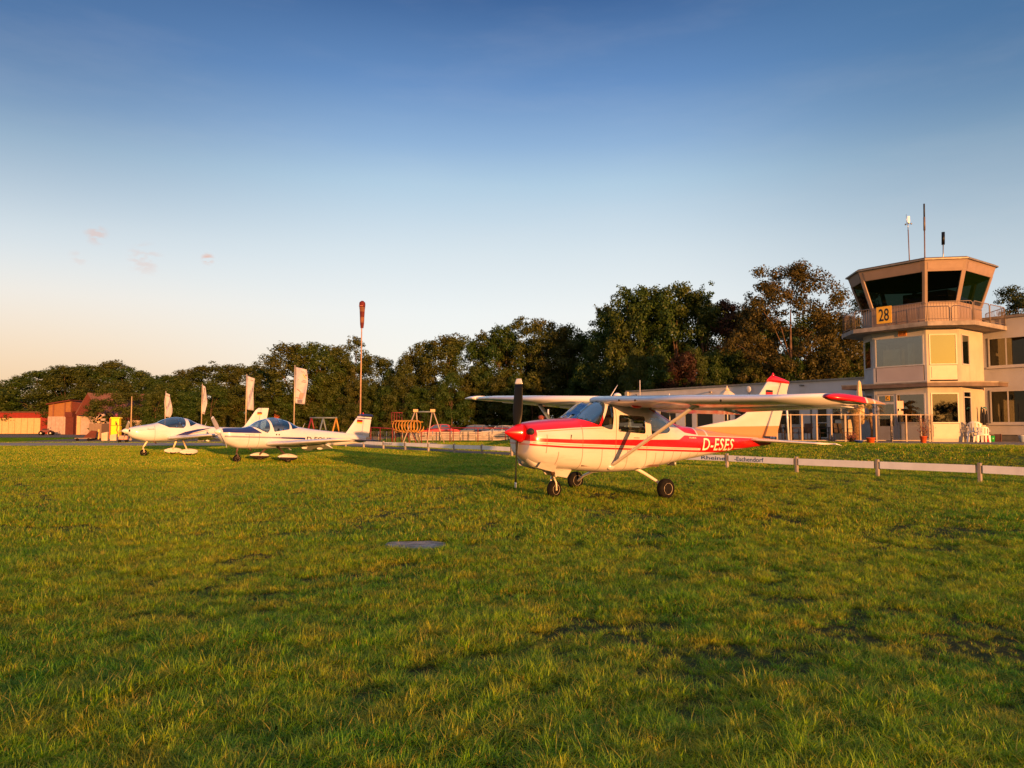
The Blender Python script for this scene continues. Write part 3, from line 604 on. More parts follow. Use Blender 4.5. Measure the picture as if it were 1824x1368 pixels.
# ===================== the two white low-wing aeroplanes
def lowwing(key, P, label, F, pm, win, fin, cfg):
    Mx = aframe(*P); Mi = Mx.inverted(); up_l = Mi.to_3x3() @ Vector((0, 0, 1))
    a = empty('light_aircraft', (P[0], P[1], 0), label=label, cat='aeroplane', group='white low-wing aeroplanes parked in line', rot=(P[4], P[3], P[2]))
    g = MB(); ss = list(np.arange(F.s0, F.s1, .06)) + [F.s1]; g.loft([F.ring(t, 72) for t in ss]); fu = g.build('fuselage', pm, a); merge(fu)
    gl = cfg.get('glass', aglass)
    for nm, pg in cut_windows(fu.data, win):
        o = pg.build(nm, gl, a); merge(o)
    for sy in (.22, -.22):
        h = MB(); x = 2 - 2.45; h.box(x - .1, x + .35, sy - .2, sy + .2, .85, 1.0); h.hexa([(x - .22, sy - .2, .95), (x - .1, sy - .2, .95), (x - .1, sy + .2, .95), (x - .22, sy + .2, .95), (x - .33, sy - .16, 1.5), (x - .26, sy - .16, 1.5), (x - .26, sy + .16, 1.5), (x - .33, sy + .16, 1.5)]); h.ball((x - .27, sy, 1.58), (.04, .1, .08)); h.build('seat', seatm, a)
    h = MB(); h.box(2 - 1.75, 2 - 1.5, -.42, .42, 1.0, 1.30); h.build('instrument_panel', dark, a)
    # fin + rudder
    g = MB(); sides = fin['prof']; g.loft([vfoil(z, s0, s1 - .42 * (1 if z > fin['rz'] else 1), .045) for z, s0, s1 in sides]); g.build('fin', fin['m'], a)
    g = MB(); g.loft([[(2 - (s1 - .41), .03, z), (2 - s1, .006, z), (2 - s1, -.006, z), (2 - (s1 - .41), -.03, z)] for z, s0, s1 in sides], smooth=False); g.build('rudder', fin['m'], a)
    flag(a, *fin['flag'])
    if 'cap' in fin:
        z, s0, s1 = fin['cap']; g = MB(); g.loft([vfoil(z, s0, s1, .06), vfoil(z + .05, s0 + .05, s1 + .02, .06), vfoil(z + .10, s0 + .2, s1 - .1, .03)]); c = g.build('fin_cap', navy, a)
        g = MB(); g.lathe((2 - s0 - .28, 0, z + .09), [(.03, 0), (.03, .05), (.004, .08)], 10); g.build('beacon', redp, c)
    zl, sl, cr, ct, span, dz = cfg['wing']
    for sg in (1, -1):
        wing_mb([(sg * .2, sl, zl, cr, .15), (sg * .6, sl, zl, cr, .15), (sg * span * .55, sl + .08, zl + dz * .5, cr * .85, .14), (sg * span * .97, sl + .2, zl + dz, ct, .12), (sg * span, sl + .35, zl + dz + .02, ct * .7, .08)]).build('wing', cfg['wm'], a)
        h = MB(); dd = cfg.get('flap', .3)
        h.loft([[(2 - (sl + cr - .02), sg * .62, zl + .02), (2 - (sl + cr + .36), sg * .62, zl - dd * .5), (2 - (sl + cr + .36), sg * .62, zl - dd * .5 - .01), (2 - (sl + cr - .06), sg * .62, zl - .05)],
                [(2 - (sl + cr * .9 - .02), sg * 2.7, zl + dz * .5 + .02), (2 - (sl + cr * .9 + .32), sg * 2.7, zl + dz * .5 - dd * .45), (2 - (sl + cr * .9 + .32), sg * 2.7, zl + dz * .5 - dd * .45 - .01), (2 - (sl + cr * .9 - .06), sg * 2.7, zl + dz * .5 - .05)]], smooth=False)
        h.build('flap', cfg['wm'], a)
        for yy in (1.1, 2.2): q = MB(); q.ball((2 - (sl + cr * .93), sg * yy, zl - .10), (.14, .02, .045)); q.build('flap_hinge', cfg['wm'], a)
        zt, st_, c1_, c2_, sp2 = cfg['tail']
        wing_mb([(sg * .02, st_, zt, c1_, .10), (sg * sp2 * .95, st_ + .16, zt, c2_, .09), (sg * sp2, st_ + .26, zt, c2_ * .7, .06)], True).build('tailplane', cfg['tm'], a)
        # main gear
        u, v = cfg['mains'][0 if sg > 0 else 1]; p = Mi @ ground(u, v); p.y = sg * abs(p.y) if abs(abs(p.y) - 1.2) < .5 else sg * 1.1
        p.x = 2 - cfg['ms']; wp = Mx @ Vector((p.x, p.y, 0)); wp.z = 0; p = Mi @ wp; rr = .17; c0 = p + up_l * rr; wheel(a, tuple(c0), rr, .12)
        h = MB(); h.tube([(2 - cfg['ms'] + .05, sg * .35, F.f(2.6)[0] + .08), (c0.x + .03, c0.y - sg * .10, c0.z + .12), (c0.x, c0.y - sg * .02, c0.z + .02)], [.05, .035, .03], 8); h.build('main_gear_leg', cfg['lm'], a)
        def prow(zs0, zs1, m_, nm):
            q = MB(); rings = []
            for t in np.linspace(0, 1, 13):
                x = c0.x + .42 - .86 * t; wd = .088 * math.sin(math.pi * min(1, t * .9 + .05)) ** .6; hh = .15 * math.sin(math.pi * min(1, t * .88 + .04)) ** .7
                rings.append([(x, c0.y + wd * math.cos(a_), c0.z + .04 + hh * max(zs0, min(zs1, math.sin(a_)))) for a_ in np.linspace(0, 2 * math.pi, 15)[:-1]])
            q.loft(rings); return q.build(nm, m_, a)
        po = prow(-.05, 1, white, 'wheel_fairing'); lo_ = prow(-.98, -.06, cfg['lowpant'], 'fairing_underside')
        lo_.parent = po
    u, v = cfg['nose']; p = Mi @ ground(u, v); p.x = 2 - cfg['ns']; p.y = 0; wp = Mx @ p; wp.z = 0; p = Mi @ wp; rr = .165; c0 = p + up_l * rr; wheel(a, tuple(c0), rr, .11, R(8))
    h = MB(); b0 = Vector((2 - cfg['ns'] - cfg.get('rake', .0), 0, F.f(cfg['ns'])[0] + .1))
    h.tube([b0, c0 + Vector((.03, 0, .26))], [.045, .035], 10)
    for sg in (1, -1): h.tube([c0 + Vector((.03, 0, .26)), c0 + Vector((.01, sg * .08, .16)), c0 + Vector((0, sg * .08, 0))], .018, 8)
    h.build('nose_gear_leg', cfg['lm'], a)
    # spinner, prop
    sz = cfg['sz']; h = MB(); h.lathe((0, 0, 0), [(.002, 0), (.04, .02), (.10, .11), (.15, .22), (.17, .30)], 24, 'x'); h.v = [(2 - v_[0], v_[1], v_[2] + sz) for v_ in h.v]; h.build('spinner', white, a)
    for ang in cfg['blades']: prop_blade(a, cfg['bm'], white, .2, sz, ang, cfg['pr'], .17)
    for sg in (1, -1):
        h = MB(); h.ball((2 - cfg['in'][0], sg * cfg['in'][1], cfg['in'][2]), (.04, .07, .07)); h.build('air_intake', dark, a)
    h = MB(); h.tube([(2 - 1.35, .2, F.f(1.35)[0] + .04), (2 - 1.5, .22, F.f(1.4)[0] - .09)], .03, 8); h.build('exhaust_pipe', MATS['exhaust_metal'], a)
    h = MB(); x = 2 - (sl + cr + .1); h.tube([(x, .6, zl - .02), (x - .02, .66, zl - .18), (x - .02, .85, zl - .2)], .012, 6); h.build('step', steel, a)
    h = MB(); h.tube([(2 - 3.9, 0, F.f(3.9)[1] - .01), (2 - 4.0, 0, F.f(3.9)[1] + .22)], [.01, .003], 6); h.build('antenna', white, a)
    return a, Mx
NV = (.012, .018, .13); WH = (.58, .59, .66); BR = (.33, .14, .06)
F2 = Fus([(.20, .96, 1.27, .17, 1.13, 2.2), (.28, .86, 1.29, .27, 1.12, 2.3), (.5, .68, 1.32, .40, 1.08, 2.6), (1.05, .53, 1.355, .48, 1.02, 2.8), (1.45, .53, 1.44, .52, 1.0, 2.7), (1.9, .54, 1.71, .54, 1.05, 2.5), (2.5, .57, 1.84, .54, 1.08, 2.4),
          (3.1, .60, 1.73, .50, 1.06, 2.3), (3.65, .64, 1.52, .43, 1.05, 2.2), (4.6, .71, 1.44, .30, 1.06, 2.1), (6.1, .83, 1.37, .15, 1.1, 2.0), (7.25, 1.0, 1.27, .05, 1.14, 2.0)])
pm2 = paint('aircraft_white_blue', WH, [(NV, [(0, 1.125), (1.72, 1.165)], [(0, 1.6), (1.36, 1.6), (1.42, 1.36), (1.71, 1.19)], .24, 1.71),
    (NV, [(.3, .955), (2.1, .985), (3.8, .99)], [(.3, 1.01), (2.1, 1.035), (3.8, 1.075)], .3, 3.80), (WH, [(.3, .975), (2.1, 1.005)], [(.3, .988), (2.1, 1.017)], .3, 2.6),
    (NV, [(5.3, .99), (7.3, 1.06)], [(5.3, 1.08), (7.3, 1.11)], 5.45, 6.7)], lines=[(1.62, .6, 1.15), (1.2, .6, 1.1)])
W2 = [('canopy_pane', rnd([(1.36, 1.46), (1.55, 1.70), (1.97, 1.9), (2.02, 1.9), (2.09, 1.55), (2.07, 1.32), (1.97, 1.19), (1.76, 1.26)], .03, 2)),
      ('canopy_pane', rnd([(2.11, 1.9), (2.98, 1.9), (3.03, 1.60), (2.99, 1.38), (2.27, 1.25), (2.19, 1.5)], .03, 2)),
      ('canopy_pane', rnd([(3.10, 1.78), (3.22, 1.72), (3.50, 1.47), (3.12, 1.395)], .02, 1))]
low2, M2 = lowwing('b', (-10.304, 29.492, 3.991, -.052, -.002), 'white low-wing aeroplane with navy nose top, navy stripes and navy fin cap',
    F2, pm2, W2, dict(prof=[(1.22, 5.9, 7.42), (1.38, 6.14, 7.44), (1.8, 6.46, 7.48), (2.16, 6.73, 7.53)], rz=9, m=paint('fin_white_blue', WH, [(NV, [(0, 2.06)], [(0, 2.10)], None, None)], dirt=.08), flag=(6.68, 6.99, 1.84, 2.01, .05), cap=(2.19, 6.76, 7.62)),
    dict(wing=(.74, 1.95, 1.5, 1.0, 4.95, .24), tail=(1.06, 6.15, 1.0, .72, 1.68), wm=white, tm=mat('tail_dark_blue', (.03, .035, .09), .4), mains=((514.7, 826.6), (466, 822)), ms=2.6, nose=(424.3, 826.6), ns=1.02,
         lm=mat('gear_leg_dark', (.10, .06, .05), .5), lowpant=mat('pant_dark', (.02, .015, .02), .4), sz=1.16, blades=(R(130), R(-50)), bm=mat('blade_grey', (.30, .28, .27), .35), pr=.9, **{'in': (.27, .17, 1.17)}, flap=.42,
         glass=glassmat('blue_canopy', (.42, .58, .68), .26)))
decal('D-EQUB', F2, 3.88, 5.25, .90, 1.12, mat('black_lettering', (.012, .012, .02), .4), low2, 'registration', bold=.025)
decal('MONSUN', F2, 1.02, 1.42, 1.075, 1.10, MATS['black_lettering'], low2, 'lettering')
for s_ in (2.36, 2.48):
    h = MB(); h.lathe((2 - s_, F2.y(s_, 1.14) + .002, 1.14), [(.03, 0), (.03, .008), (.001, .01)], 12, 'y'); h.build('vent', dark, low2)
F1 = Fus([(.24, 1.10, 1.35, .16, 1.22, 2.1), (.36, .96, 1.395, .27, 1.2, 2.3), (.6, .84, 1.45, .38, 1.16, 2.5), (1.1, .72, 1.53, .47, 1.12, 2.6), (1.5, .70, 1.61, .51, 1.1, 2.5), (1.9, .71, 1.80, .53, 1.12, 2.4), (2.45, .74, 1.91, .53, 1.13, 2.3),
          (2.95, .78, 1.84, .47, 1.13, 2.2), (3.5, .83, 1.60, .36, 1.14, 2.1), (4.3, .91, 1.41, .24, 1.14, 2.0), (6.0, 1.08, 1.36, .11, 1.2, 2.0), (7.1, 1.18, 1.32, .04, 1.25, 2.0)])
pm1 = paint('aircraft_white_swoosh', WH, [(NV, [(1.98, .845), (2.55, .88), (3.14, 1.12), (4.15, 1.345)], [(1.98, .85), (2.35, 1.02), (2.75, 1.17), (3.4, 1.30), (4.15, 1.355)], 1.98, 4.15),
    (BR, [(2.62, .90), (3.1, 1.07), (4.0, 1.24)], [(2.62, .905), (3.1, 1.10), (4.0, 1.26)], 2.62, 4.0)], lines=[(1.35, .75, 1.5)])
W1 = [('canopy_pane', rnd([(1.47, 1.64), (1.8, 1.84), (2.2, 2.0), (2.74, 2.0), (2.83, 1.72), (2.80, 1.48), (2.68, 1.36), (2.0, 1.39)], .04, 2)),
      ('canopy_pane', rnd([(2.97, 1.80), (3.10, 1.76), (3.40, 1.58), (3.03, 1.44)], .02, 1))]
low1, M1 = lowwing('a', (-17.198, 35.805, 3.904, .002, -.002), 'white low-wing aeroplane with grey bubble canopy and navy swoosh on its flank',
    F1, pm1, W1, dict(prof=[(1.30, 5.6, 7.12), (1.42, 5.95, 7.16), (1.9, 6.3, 7.23), (2.3, 6.57, 7.30), (2.43, 6.74, 7.32)], rz=9, m=white, flag=(6.66, 6.92, 2.06, 2.2, .05)),
    dict(wing=(.86, 1.92, 1.45, .9, 5.1, .20), tail=(1.28, 6.1, .9, .62, 1.5), wm=white, tm=white, mains=((334.7, 811), (305.5, 804.6)), ms=2.72, nose=(256.3, 809), ns=1.0, rake=.22,
         lm=mat('gear_leg_cream', (.75, .62, .45), .4), lowpant=white, sz=1.235, blades=(R(42), R(222)), bm=MATS['blade_grey'], pr=.6, **{'in': (.30, .17, 1.24)}, flap=.25,
         glass=glassmat('grey_canopy', (.40, .42, .44), .2)))
decal('Aquila', F1, .98, 1.32, 1.27, 1.35, MATS['black_lettering'], low1, 'lettering', shear=.4)
# ------------------------------------------------------------------ buildings on the right
TH = math.atan2(-.81, .58)                       # facade direction: local x runs along the fronts to the right, local y runs into the buildings
EX = Vector((math.cos(TH), math.sin(TH), 0)); EY = Vector((-math.sin(TH), math.cos(TH), 0))
TB = .65
wallw = mat('white_render', (.42, .405, .41), .85, var=.06, scale=1.2, bump=.12, bscale=70, dirt=.25)
wallsun = mat('sunlit_render', (.42, .37, .30), .85, var=.07, scale=1.0, bump=.12, bscale=70, dirt=.3)  # the white walls again for sunward faces, warm sunlight put into the colour
panelm = mat('cladding_panel', (.37, .32, .33), .5, var=.06, scale=.8, dirt=.15)
cabm = mat('cab_cladding', (.24, .17, .135), .55, var=.08, scale=.9, dirt=.25)
framew = mat('frame_white', (.44, .42, .42), .45, var=.05, dirt=.2)
zinc = mat('zinc_trim', (.22, .19, .16), .5, metal=.4, var=.2)
concs = mat('balcony_concrete', (.27, .235, .21), .9, var=.25, scale=2.5, bump=.4, dirt=.6)
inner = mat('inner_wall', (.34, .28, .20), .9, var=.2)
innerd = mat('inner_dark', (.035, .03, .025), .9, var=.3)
pane_up = glassmat('window_glass_sky', (.30, .34, .26), .34, .02, (.85, .85, .55))
pane_gf = glassmat('window_glass', (.50, .50, .47), .13)
pane_cab = glassmat('cab_glass', (.13, .17, .14), .06, rcol=(.28, .32, .30))
galv = mat('galvanised', (.30, .27, .24), .45, metal=.5, var=.15)
tower = empty('control_tower', (22.7, 39.7, TB), TH, label='three-storey octagonal control tower with slanted dark cab windows and a balcony', cat='tower')
def octa(k, z): 
    a, b_ = 1.75 * k, 3.15 * k
    return [(-a, -b_, z), (a, -b_, z), (b_, -a, z), (b_, a, z), (a, b_, z), (-a, b_, z), (-b_, a, z), (-b_, -a, z)]
def orf(P0, P1):       # frame of one face: origin, along, outward
    P0 = Vector(P0[:2]); P1 = Vector(P1[:2]); d = (P1 - P0); ln = d.length; d /= ln; return P0, d, Vector((d.y, -d.x)), ln
def fbox(g, F, t0, t1, z0, z1, d0, d1):     # box on a face: t along, depth outward d0..d1
    P0, d, n, ln = F; c = []
    for z in (z0, z1):
        for (t, q) in ((t0, d0), (t1, d0), (t1, d1), (t0, d1)):
            p = P0 + d * t + n * q; c.append((p.x, p.y, z))
    g.hexa(c)
    return g
def window_on(F, t0, t1, z0, z1, parent, fm, pm_, fw=.06, mull=(), name='window', dep=.03, trans=()):
    g = MB(); fbox(g, F, t0, t1, z0, z0 + fw, -.04, dep); fbox(g, F, t0, t1, z1 - fw, z1, -.04, dep); fbox(g, F, t0, t0 + fw, z0 + fw, z1 - fw, -.04, dep); fbox(g, F, t1 - fw, t1, z0 + fw, z1 - fw, -.04, dep)
    for m_ in mull: fbox(g, F, m_ - fw * .4, m_ + fw * .4, z0 + fw, z1 - fw, -.035, dep - .01)
    for m_ in trans: fbox(g, F, t0 + fw, t1 - fw, m_ - fw * .4, m_ + fw * .4, -.033, dep - .012)
    o = g.build(name, fm, parent); q = MB(); fbox(q, F, t0 + fw, t1 - fw, z0 + fw, z1 - fw, -.004, .004); q.build('pane', pm_, o); return o
kb = .80; ring0 = octa(kb, 0)
faces = [orf(ring0[i], ring0[(i + 1) % 8]) for i in range(8)]        # 0 front-left wide, 1 camera chamfer, 2 right, 3.., 6 left, 7 far-left chamfer
for i in range(8):
    F = faces[i]; ln = F[3]; g = MB()
    # storey walls as pillars + bands around the openings
    vis = i in (0, 1, 2, 7, 6)
    if not vis:
        fbox(g, F, 0, ln, 0, 7.15, -.15, 0); g.build('wall', wallw, tower); continue
    pw = .13
    if i == 0:
        fbox(g, F, 0, pw, 0, 6.12, -.15, 0); fbox(g, F, ln - pw, ln, 0, 6.12, -.15, 0)
        fbox(g, F, pw, ln - pw, 2.52, 3.13, -.15, -.005); fbox(g, F, pw, ln - pw, 5.57, 6.12, -.15, -.005); fbox(g, F, pw, ln - pw, 3.13, 3.20, -.15, -.004)
        fbox(g, F, 1.12, ln - pw, 0, .95, -.15, -.006); g.build('wall', wallw, tower)
        h = MB(); fbox(h, F, pw + .05, ln - pw - .05, 3.20, 3.95, -.02, .012); h.build('spandrel_panel', panelm, tower)
        window_on(F, pw, ln - pw, 3.97, 5.57, tower, framew, glassmat('window_glass_dim', (.62, .66, .62), .12))
        window_on(F, 1.18, ln - pw, .95, 2.52, tower, framew, pane_gf)
        h = MB(); fbox(h, F, .14, 1.16, 0, .06, -.1, .02); dr = h.build('door', framew, tower)
        h = MB()
        for (a, b2, z0, z1) in ((.14, .24, .06, 2.5), (1.06, 1.16, .06, 2.5), (.24, 1.06, 1.98, 2.10), (.24, 1.06, 2.42, 2.5), (.24, 1.06, .06, .80)): fbox(h, F, a, b2, z0, z1, -.06, .015)
        h.build('door_leaf', framew, dr)
        h = MB(); fbox(h, F, .24, 1.06, .80, 1.98, -.03, -.022); fbox(h, F, .24, 1.06, 2.10, 2.42, -.03, -.022); h.build('pane', pane_gf, dr)
        h = MB(); fbox(h, F, 1.0, 1.03, 1.0, 1.15, .015, .06); h.build('handle', steel, dr)
        h = MB(); fbox(h, F, .30, .50, 1.45, 1.85, -.10, -.09); h.build('door_poster', mat('orange_poster', (.8, .22, .02), .7), dr)
        h = MB(); fbox(h, F, .60, .85, 1.38, 1.80, -.10, -.09); h.build('door_poster', mat('brown_poster', (.30, .10, .04), .7), dr)
    elif i == 1:
        for a, b2 in ((0, pw), (ln - pw, ln)): fbox(g, F, a, b2, 0, 6.12, -.15, 0)
        for z0, z1 in ((2.52, 3.13), (5.57, 6.12), (0, .17)): fbox(g, F, pw, ln - pw, z0, z1, -.15, -.004)
        g.build('wall', wallsun, tower)
        for z0, z1 in ((.17, .93), (3.20, 3.95)):
            h = MB(); fbox(h, F, pw, ln - pw, z0, z1, -.06, -.008); fbox(h, F, pw + .09, ln - pw - .09, z0 + .08, z1 - .08, -.02, .012); h.build('spandrel_panel', mat('lit_panel', (.48, .40, .30), .5, var=.05), tower)  # sunward copy of the cladding, sunlight put into its colour
        window_on(F, pw, ln - pw, 3.97, 5.57, tower, mat('frame_sunlit', (.46, .39, .31), .45, var=.05), pane_up)  # white frame again, its colour warmed to stand for sunlight
        window_on(F, pw, ln - pw, .95, 2.52, tower, MATS['frame_sunlit'], pane_gf)
    else:
        a = .22; b2 = ln - .22 if i != 2 else 1.1
        fbox(g, F, 0, a, 0, 6.12, -.15, 0); fbox(g, F, b2, ln, 0, 6.12, -.15, 0)
        for z0, z1 in ((2.62, 3.13), (5.57, 6.12)) + (((0, .1),) if i == 2 else ((0, .95),)): fbox(g, F, a, b2, z0, z1, -.15, -.004)
        fbox(g, F, a, b2, 3.13, 3.97, -.15, -.006)
        g.build('wall', wallw if i != 2 else wallsun, tower)
        window_on(F, a, b2, 3.97, 5.57, tower, framew, pane_up); window_on(F, a, b2, .1 if i == 2 else .95, 2.62, tower, framew, pane_gf, trans=((2.3,) if i == 2 else ()))
# floors, core and rooms
def plate(k, z0, z1, nm, m_, par=tower, off=(0, 0)):
    g = MB(); r0, r1 = octa(k, z0), octa(k, z1); g.add(r0 + r1, [tuple(range(8))[::-1], tuple(range(8, 16))] + [(i, (i + 1) % 8, 8 + (i + 1) % 8, 8 + i) for i in range(8)]); return g.build(nm, m_, par)
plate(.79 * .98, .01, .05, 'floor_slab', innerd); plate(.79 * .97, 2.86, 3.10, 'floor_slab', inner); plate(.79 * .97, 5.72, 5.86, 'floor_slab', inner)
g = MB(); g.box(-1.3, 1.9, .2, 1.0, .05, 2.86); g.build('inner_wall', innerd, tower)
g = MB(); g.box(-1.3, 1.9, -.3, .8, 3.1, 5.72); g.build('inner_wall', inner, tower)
g = MB(); g.box(-1.0, -.1, -2.2, -1.7, 3.1, 4.95); g.box(.35, .6, -2.3, -2.1, 3.1, 5.2); g.build('cupboard', mat('cupboard_cream', (.5, .42, .3), .7), tower)
# canopy above the ground floor
def canopy_poly(off):
    r = octa(kb, 0); out = []
    return r
g = MB(); pts = [(-1.75 * kb - 1.6, -3.15 * kb - .42), (1.75 * kb + .18, -3.15 * kb - .42), (3.15 * kb + .55, -1.75 * kb - .30), (3.15 * kb + 1.25, -.2), (3.15 * kb + 1.25, 1.0), (-1.75 * kb - 1.6, 1.0)]
g.add([(x, y, 2.84) for x, y in pts] + [(x, y, 3.02) for x, y in pts], [tuple(range(6))[::-1], tuple(range(6, 12))] + [(i, (i + 1) % 6, 6 + (i + 1) % 6, 6 + i) for i in range(6)])
g.build('canopy', mat('canopy_brown', (.12, .08, .06), .6, var=.2, dirt=.4), tower)
g = MB(); g.add([(x * 1.008, y * 1.008, 3.021) for x, y in pts] + [(x * 1.008, y * 1.008, 3.09) for x, y in pts], [tuple(range(6))[::-1], tuple(range(6, 12))] + [(i, (i + 1) % 6, 6 + (i + 1) % 6, 6 + i) for i in range(6)]); g.build('canopy_trim', zinc, tower)
# balcony
plate(1.11, 5.88, 6.10, 'balcony_slab', concs)
ob = [orf(a, b2) for a, b2 in zip(octa(1.09, 0), octa(1.09, 0)[1:] + octa(1.09, 0)[:1])]
for i in (7, 0, 1, 2, 3, 6):
    F = ob[i]; ln = F[3]; g = MB(); P0, d, n, _ = F
    nseg = 2 if i in (0, 2) else 1
    for s_ in range(nseg):
        a, b2 = ln * s_ / nseg + .04, ln * (s_ + 1) / nseg - .04
        pt = lambda t, z: (P0.x + d.x * t, P0.y + d.y * t, z)
        g.tube([pt(a, 6.14), pt(a, 7.02), pt(a + .08, 7.1), pt(b2 - .08, 7.1), pt(b2, 7.02), pt(b2, 6.14)], .022, 6)
        g.tube([pt(a, 6.22), pt(b2, 6.22)], .014, 6)
        k = int((b2 - a) / .13)
        for j in range(1, k): t = a + (b2 - a) * j / k; g.tube([pt(t, 6.22), pt(t, 7.1)], .008, 4)
    g.build('railing', mat('rail_brown', (.17, .13, .11), .5, var=.2), tower)
# cab
def ringk(k, z): return octa(k, z)
g = MB(); r0 = octa(.80, 6.10); r1 = octa(.80, 7.15)
g.add(r0 + r1, [(i, (i + 1) % 8, 8 + (i + 1) % 8, 8 + i) for i in range(8)]); g.build('cab_wall', cabm, tower)
kz = lambda z: .805 + (z - 7.15) / (9.3 - 7.15) * .195
for i in range(8):
    j = (i + 1) % 8; g = MB()
    for z0, z1, in ((7.13, 7.22), (8.75, 8.83)):
        a, b2 = octa(kz(z0), z0), octa(kz(z1), z1); a2, b3 = octa(kz(z0) - .02, z0), octa(kz(z1) - .02, z1)
        g.hexa([a[i], a[j], a2[j], a2[i], b2[i], b2[j], b3[j], b3[i]])
    g.build('window_frame', cabm, tower); g = MB()
    A = [Vector(octa(kz(z) + .004, z)[i]) for z in (7.15, 8.81)]; dj = [(Vector(octa(kz(z), z)[(i + 1) % 8]) - Vector(octa(kz(z), z)[i])).normalized() for z in (7.15, 8.81)]; dk = [(Vector(octa(kz(z), z)[i - 1]) - Vector(octa(kz(z), z)[i])).normalized() for z in (7.15, 8.81)]
    ww = .13; inn = [Vector((-a.x, -a.y, 0)).normalized() * .12 for a in A]
    g.hexa([A[0], A[0] + dj[0] * ww, A[0] + dj[0] * ww + inn[0], A[0] + inn[0], A[1], A[1] + dj[1] * ww, A[1] + dj[1] * ww + inn[1], A[1] + inn[1]])
    g.hexa([A[0] + dk[0] * ww, A[0] + (-inn[0]) * .02, A[0] + inn[0], A[0] + dk[0] * ww + inn[0], A[1] + dk[1] * ww, A[1] - inn[1] * .02, A[1] + inn[1], A[1] + dk[1] * ww + inn[1]])
    g.build('mullion', cabm, tower)
for i in range(8):
    a, b2 = octa(kz(7.2) - .012, 7.2), octa(kz(8.77) - .012, 8.77); j = (i + 1) % 8; h = MB(); h.add([a[i], a[j], b2[j], b2[i]], [(0, 1, 2, 3)]); h.build('cab_window', pane_cab, tower)
g = MB(); a, b2 = octa(kz(8.83), 8.83), octa(kz(9.3), 9.3); g.add(a + b2, [(i, (i + 1) % 8, 8 + (i + 1) % 8, 8 + i) for i in range(8)] + [tuple(range(8))[::-1]]); g.build('fascia', cabm, tower)
g = MB()
for i in range(8):
    A0, A1 = [Vector(p) for p in octa(kz(8.90) + .004, 8.90)], [Vector(p) for p in octa(kz(9.2) + .004, 9.2)]; j = (i + 1) % 8
    p = [A0[i].lerp(A0[j], .07), A0[i].lerp(A0[j], .93), A1[i].lerp(A1[j], .93), A1[i].lerp(A1[j], .07)]; c = Vector((0, 0, 0))
    g.hexa([q * 1 for q in p[:2]] + [p[1] * .985, p[0] * .985] + [p[3], p[2], p[2] * .985, p[3] * .985])
g.build('fascia_panel', mat('fascia_panel', (.27, .19, .155), .5, var=.06), tower)
plate(1.035, 9.30, 9.37, 'roof_edge', zinc); plate(1.0, 9.37, 9.44, 'roof', mat('roof_felt', (.06, .05, .045), .9), tower)
plate(.78, 6.11, 6.16, 'cab_floor', innerd)
g = MB(); g.box(-1.2, 1.2, .6, 1.6, 6.16, 8.3); g.box(-1.9, 1.9, -1.6, -1.2, 6.9, 7.0); g.build('cab_console', innerd, tower)
g = MB(); g.box(.9, 1.15, -2.3, -2.2, 6.12, 7.05); g.box(1.35, 1.6, -2.28, -2.18, 6.12, 7.0); g.build('cab_pipes', framew, tower)
# antennas on the roof
def roofpt(u, v): return onplane(u, v, (22.7, 39.7, 0), (22.7, 39.7, 0))
RZ = TB + 9.44
def mast(u0, u1, vtop, parts, name, lab):
    b_ = roofpt(u0, 462); t_ = roofpt(u1, vtop); e = empty(name, (b_.x, b_.y, RZ), label=lab, cat='antenna', group='antennas on the tower roof'); H = t_.z - RZ; dx = t_.x - b_.x; dy = t_.y - b_.y
    for nm, z0, z1, r_, m_ in parts:
        h = MB(); h.tube([(dx * z0, dy * z0, H * z0), (dx * z1, dy * z1, H * z1)], r_, 8); h.build(nm, m_, e)
    return e, H
mred = mat('mast_paint', (.12, .08, .065), .5, var=.2)
an, H = mast(1620, 1617, 396, [('pole', 0, .85, .028, mred), ('pole_top', .85, 1, .02, steel)], 'wind_sensor', 'thin mast with a small cup anemometer, leftmost of the three on the tower roof')
g = MB()
for a in range(3): g.ball((.16 * math.cos(a * 2.1), .16 * math.sin(a * 2.1), H * .97), .05, 8, 6); g.tube([(0, 0, H * .97), (.16 * math.cos(a * 2.1), .16 * math.sin(a * 2.1), H * .97)], .01, 4)
g.tube([(-.1, 0, H * .97), (-.1, 0, H * 1.16)], .012, 4); g.box(-.02, .08, -.01, .01, H * .99, H * 1.12); g.build('anemometer', steel, an)
mast(1647, 1646, 363, [('pole', 0, .62, .035, mred), ('coupler', .60, .80, .055, mred), ('whip', .80, 1, .045, dark)], 'radio_antenna', 'tall dark radio mast, middle of the three on the tower roof')
mast(1679.5, 1680, 413.5, [('pole', 0, .68, .03, steel), ('drum', .66, 1, .085, black)], 'radio_antenna', 'short mast topped by a fat black cylinder on the tower roof')
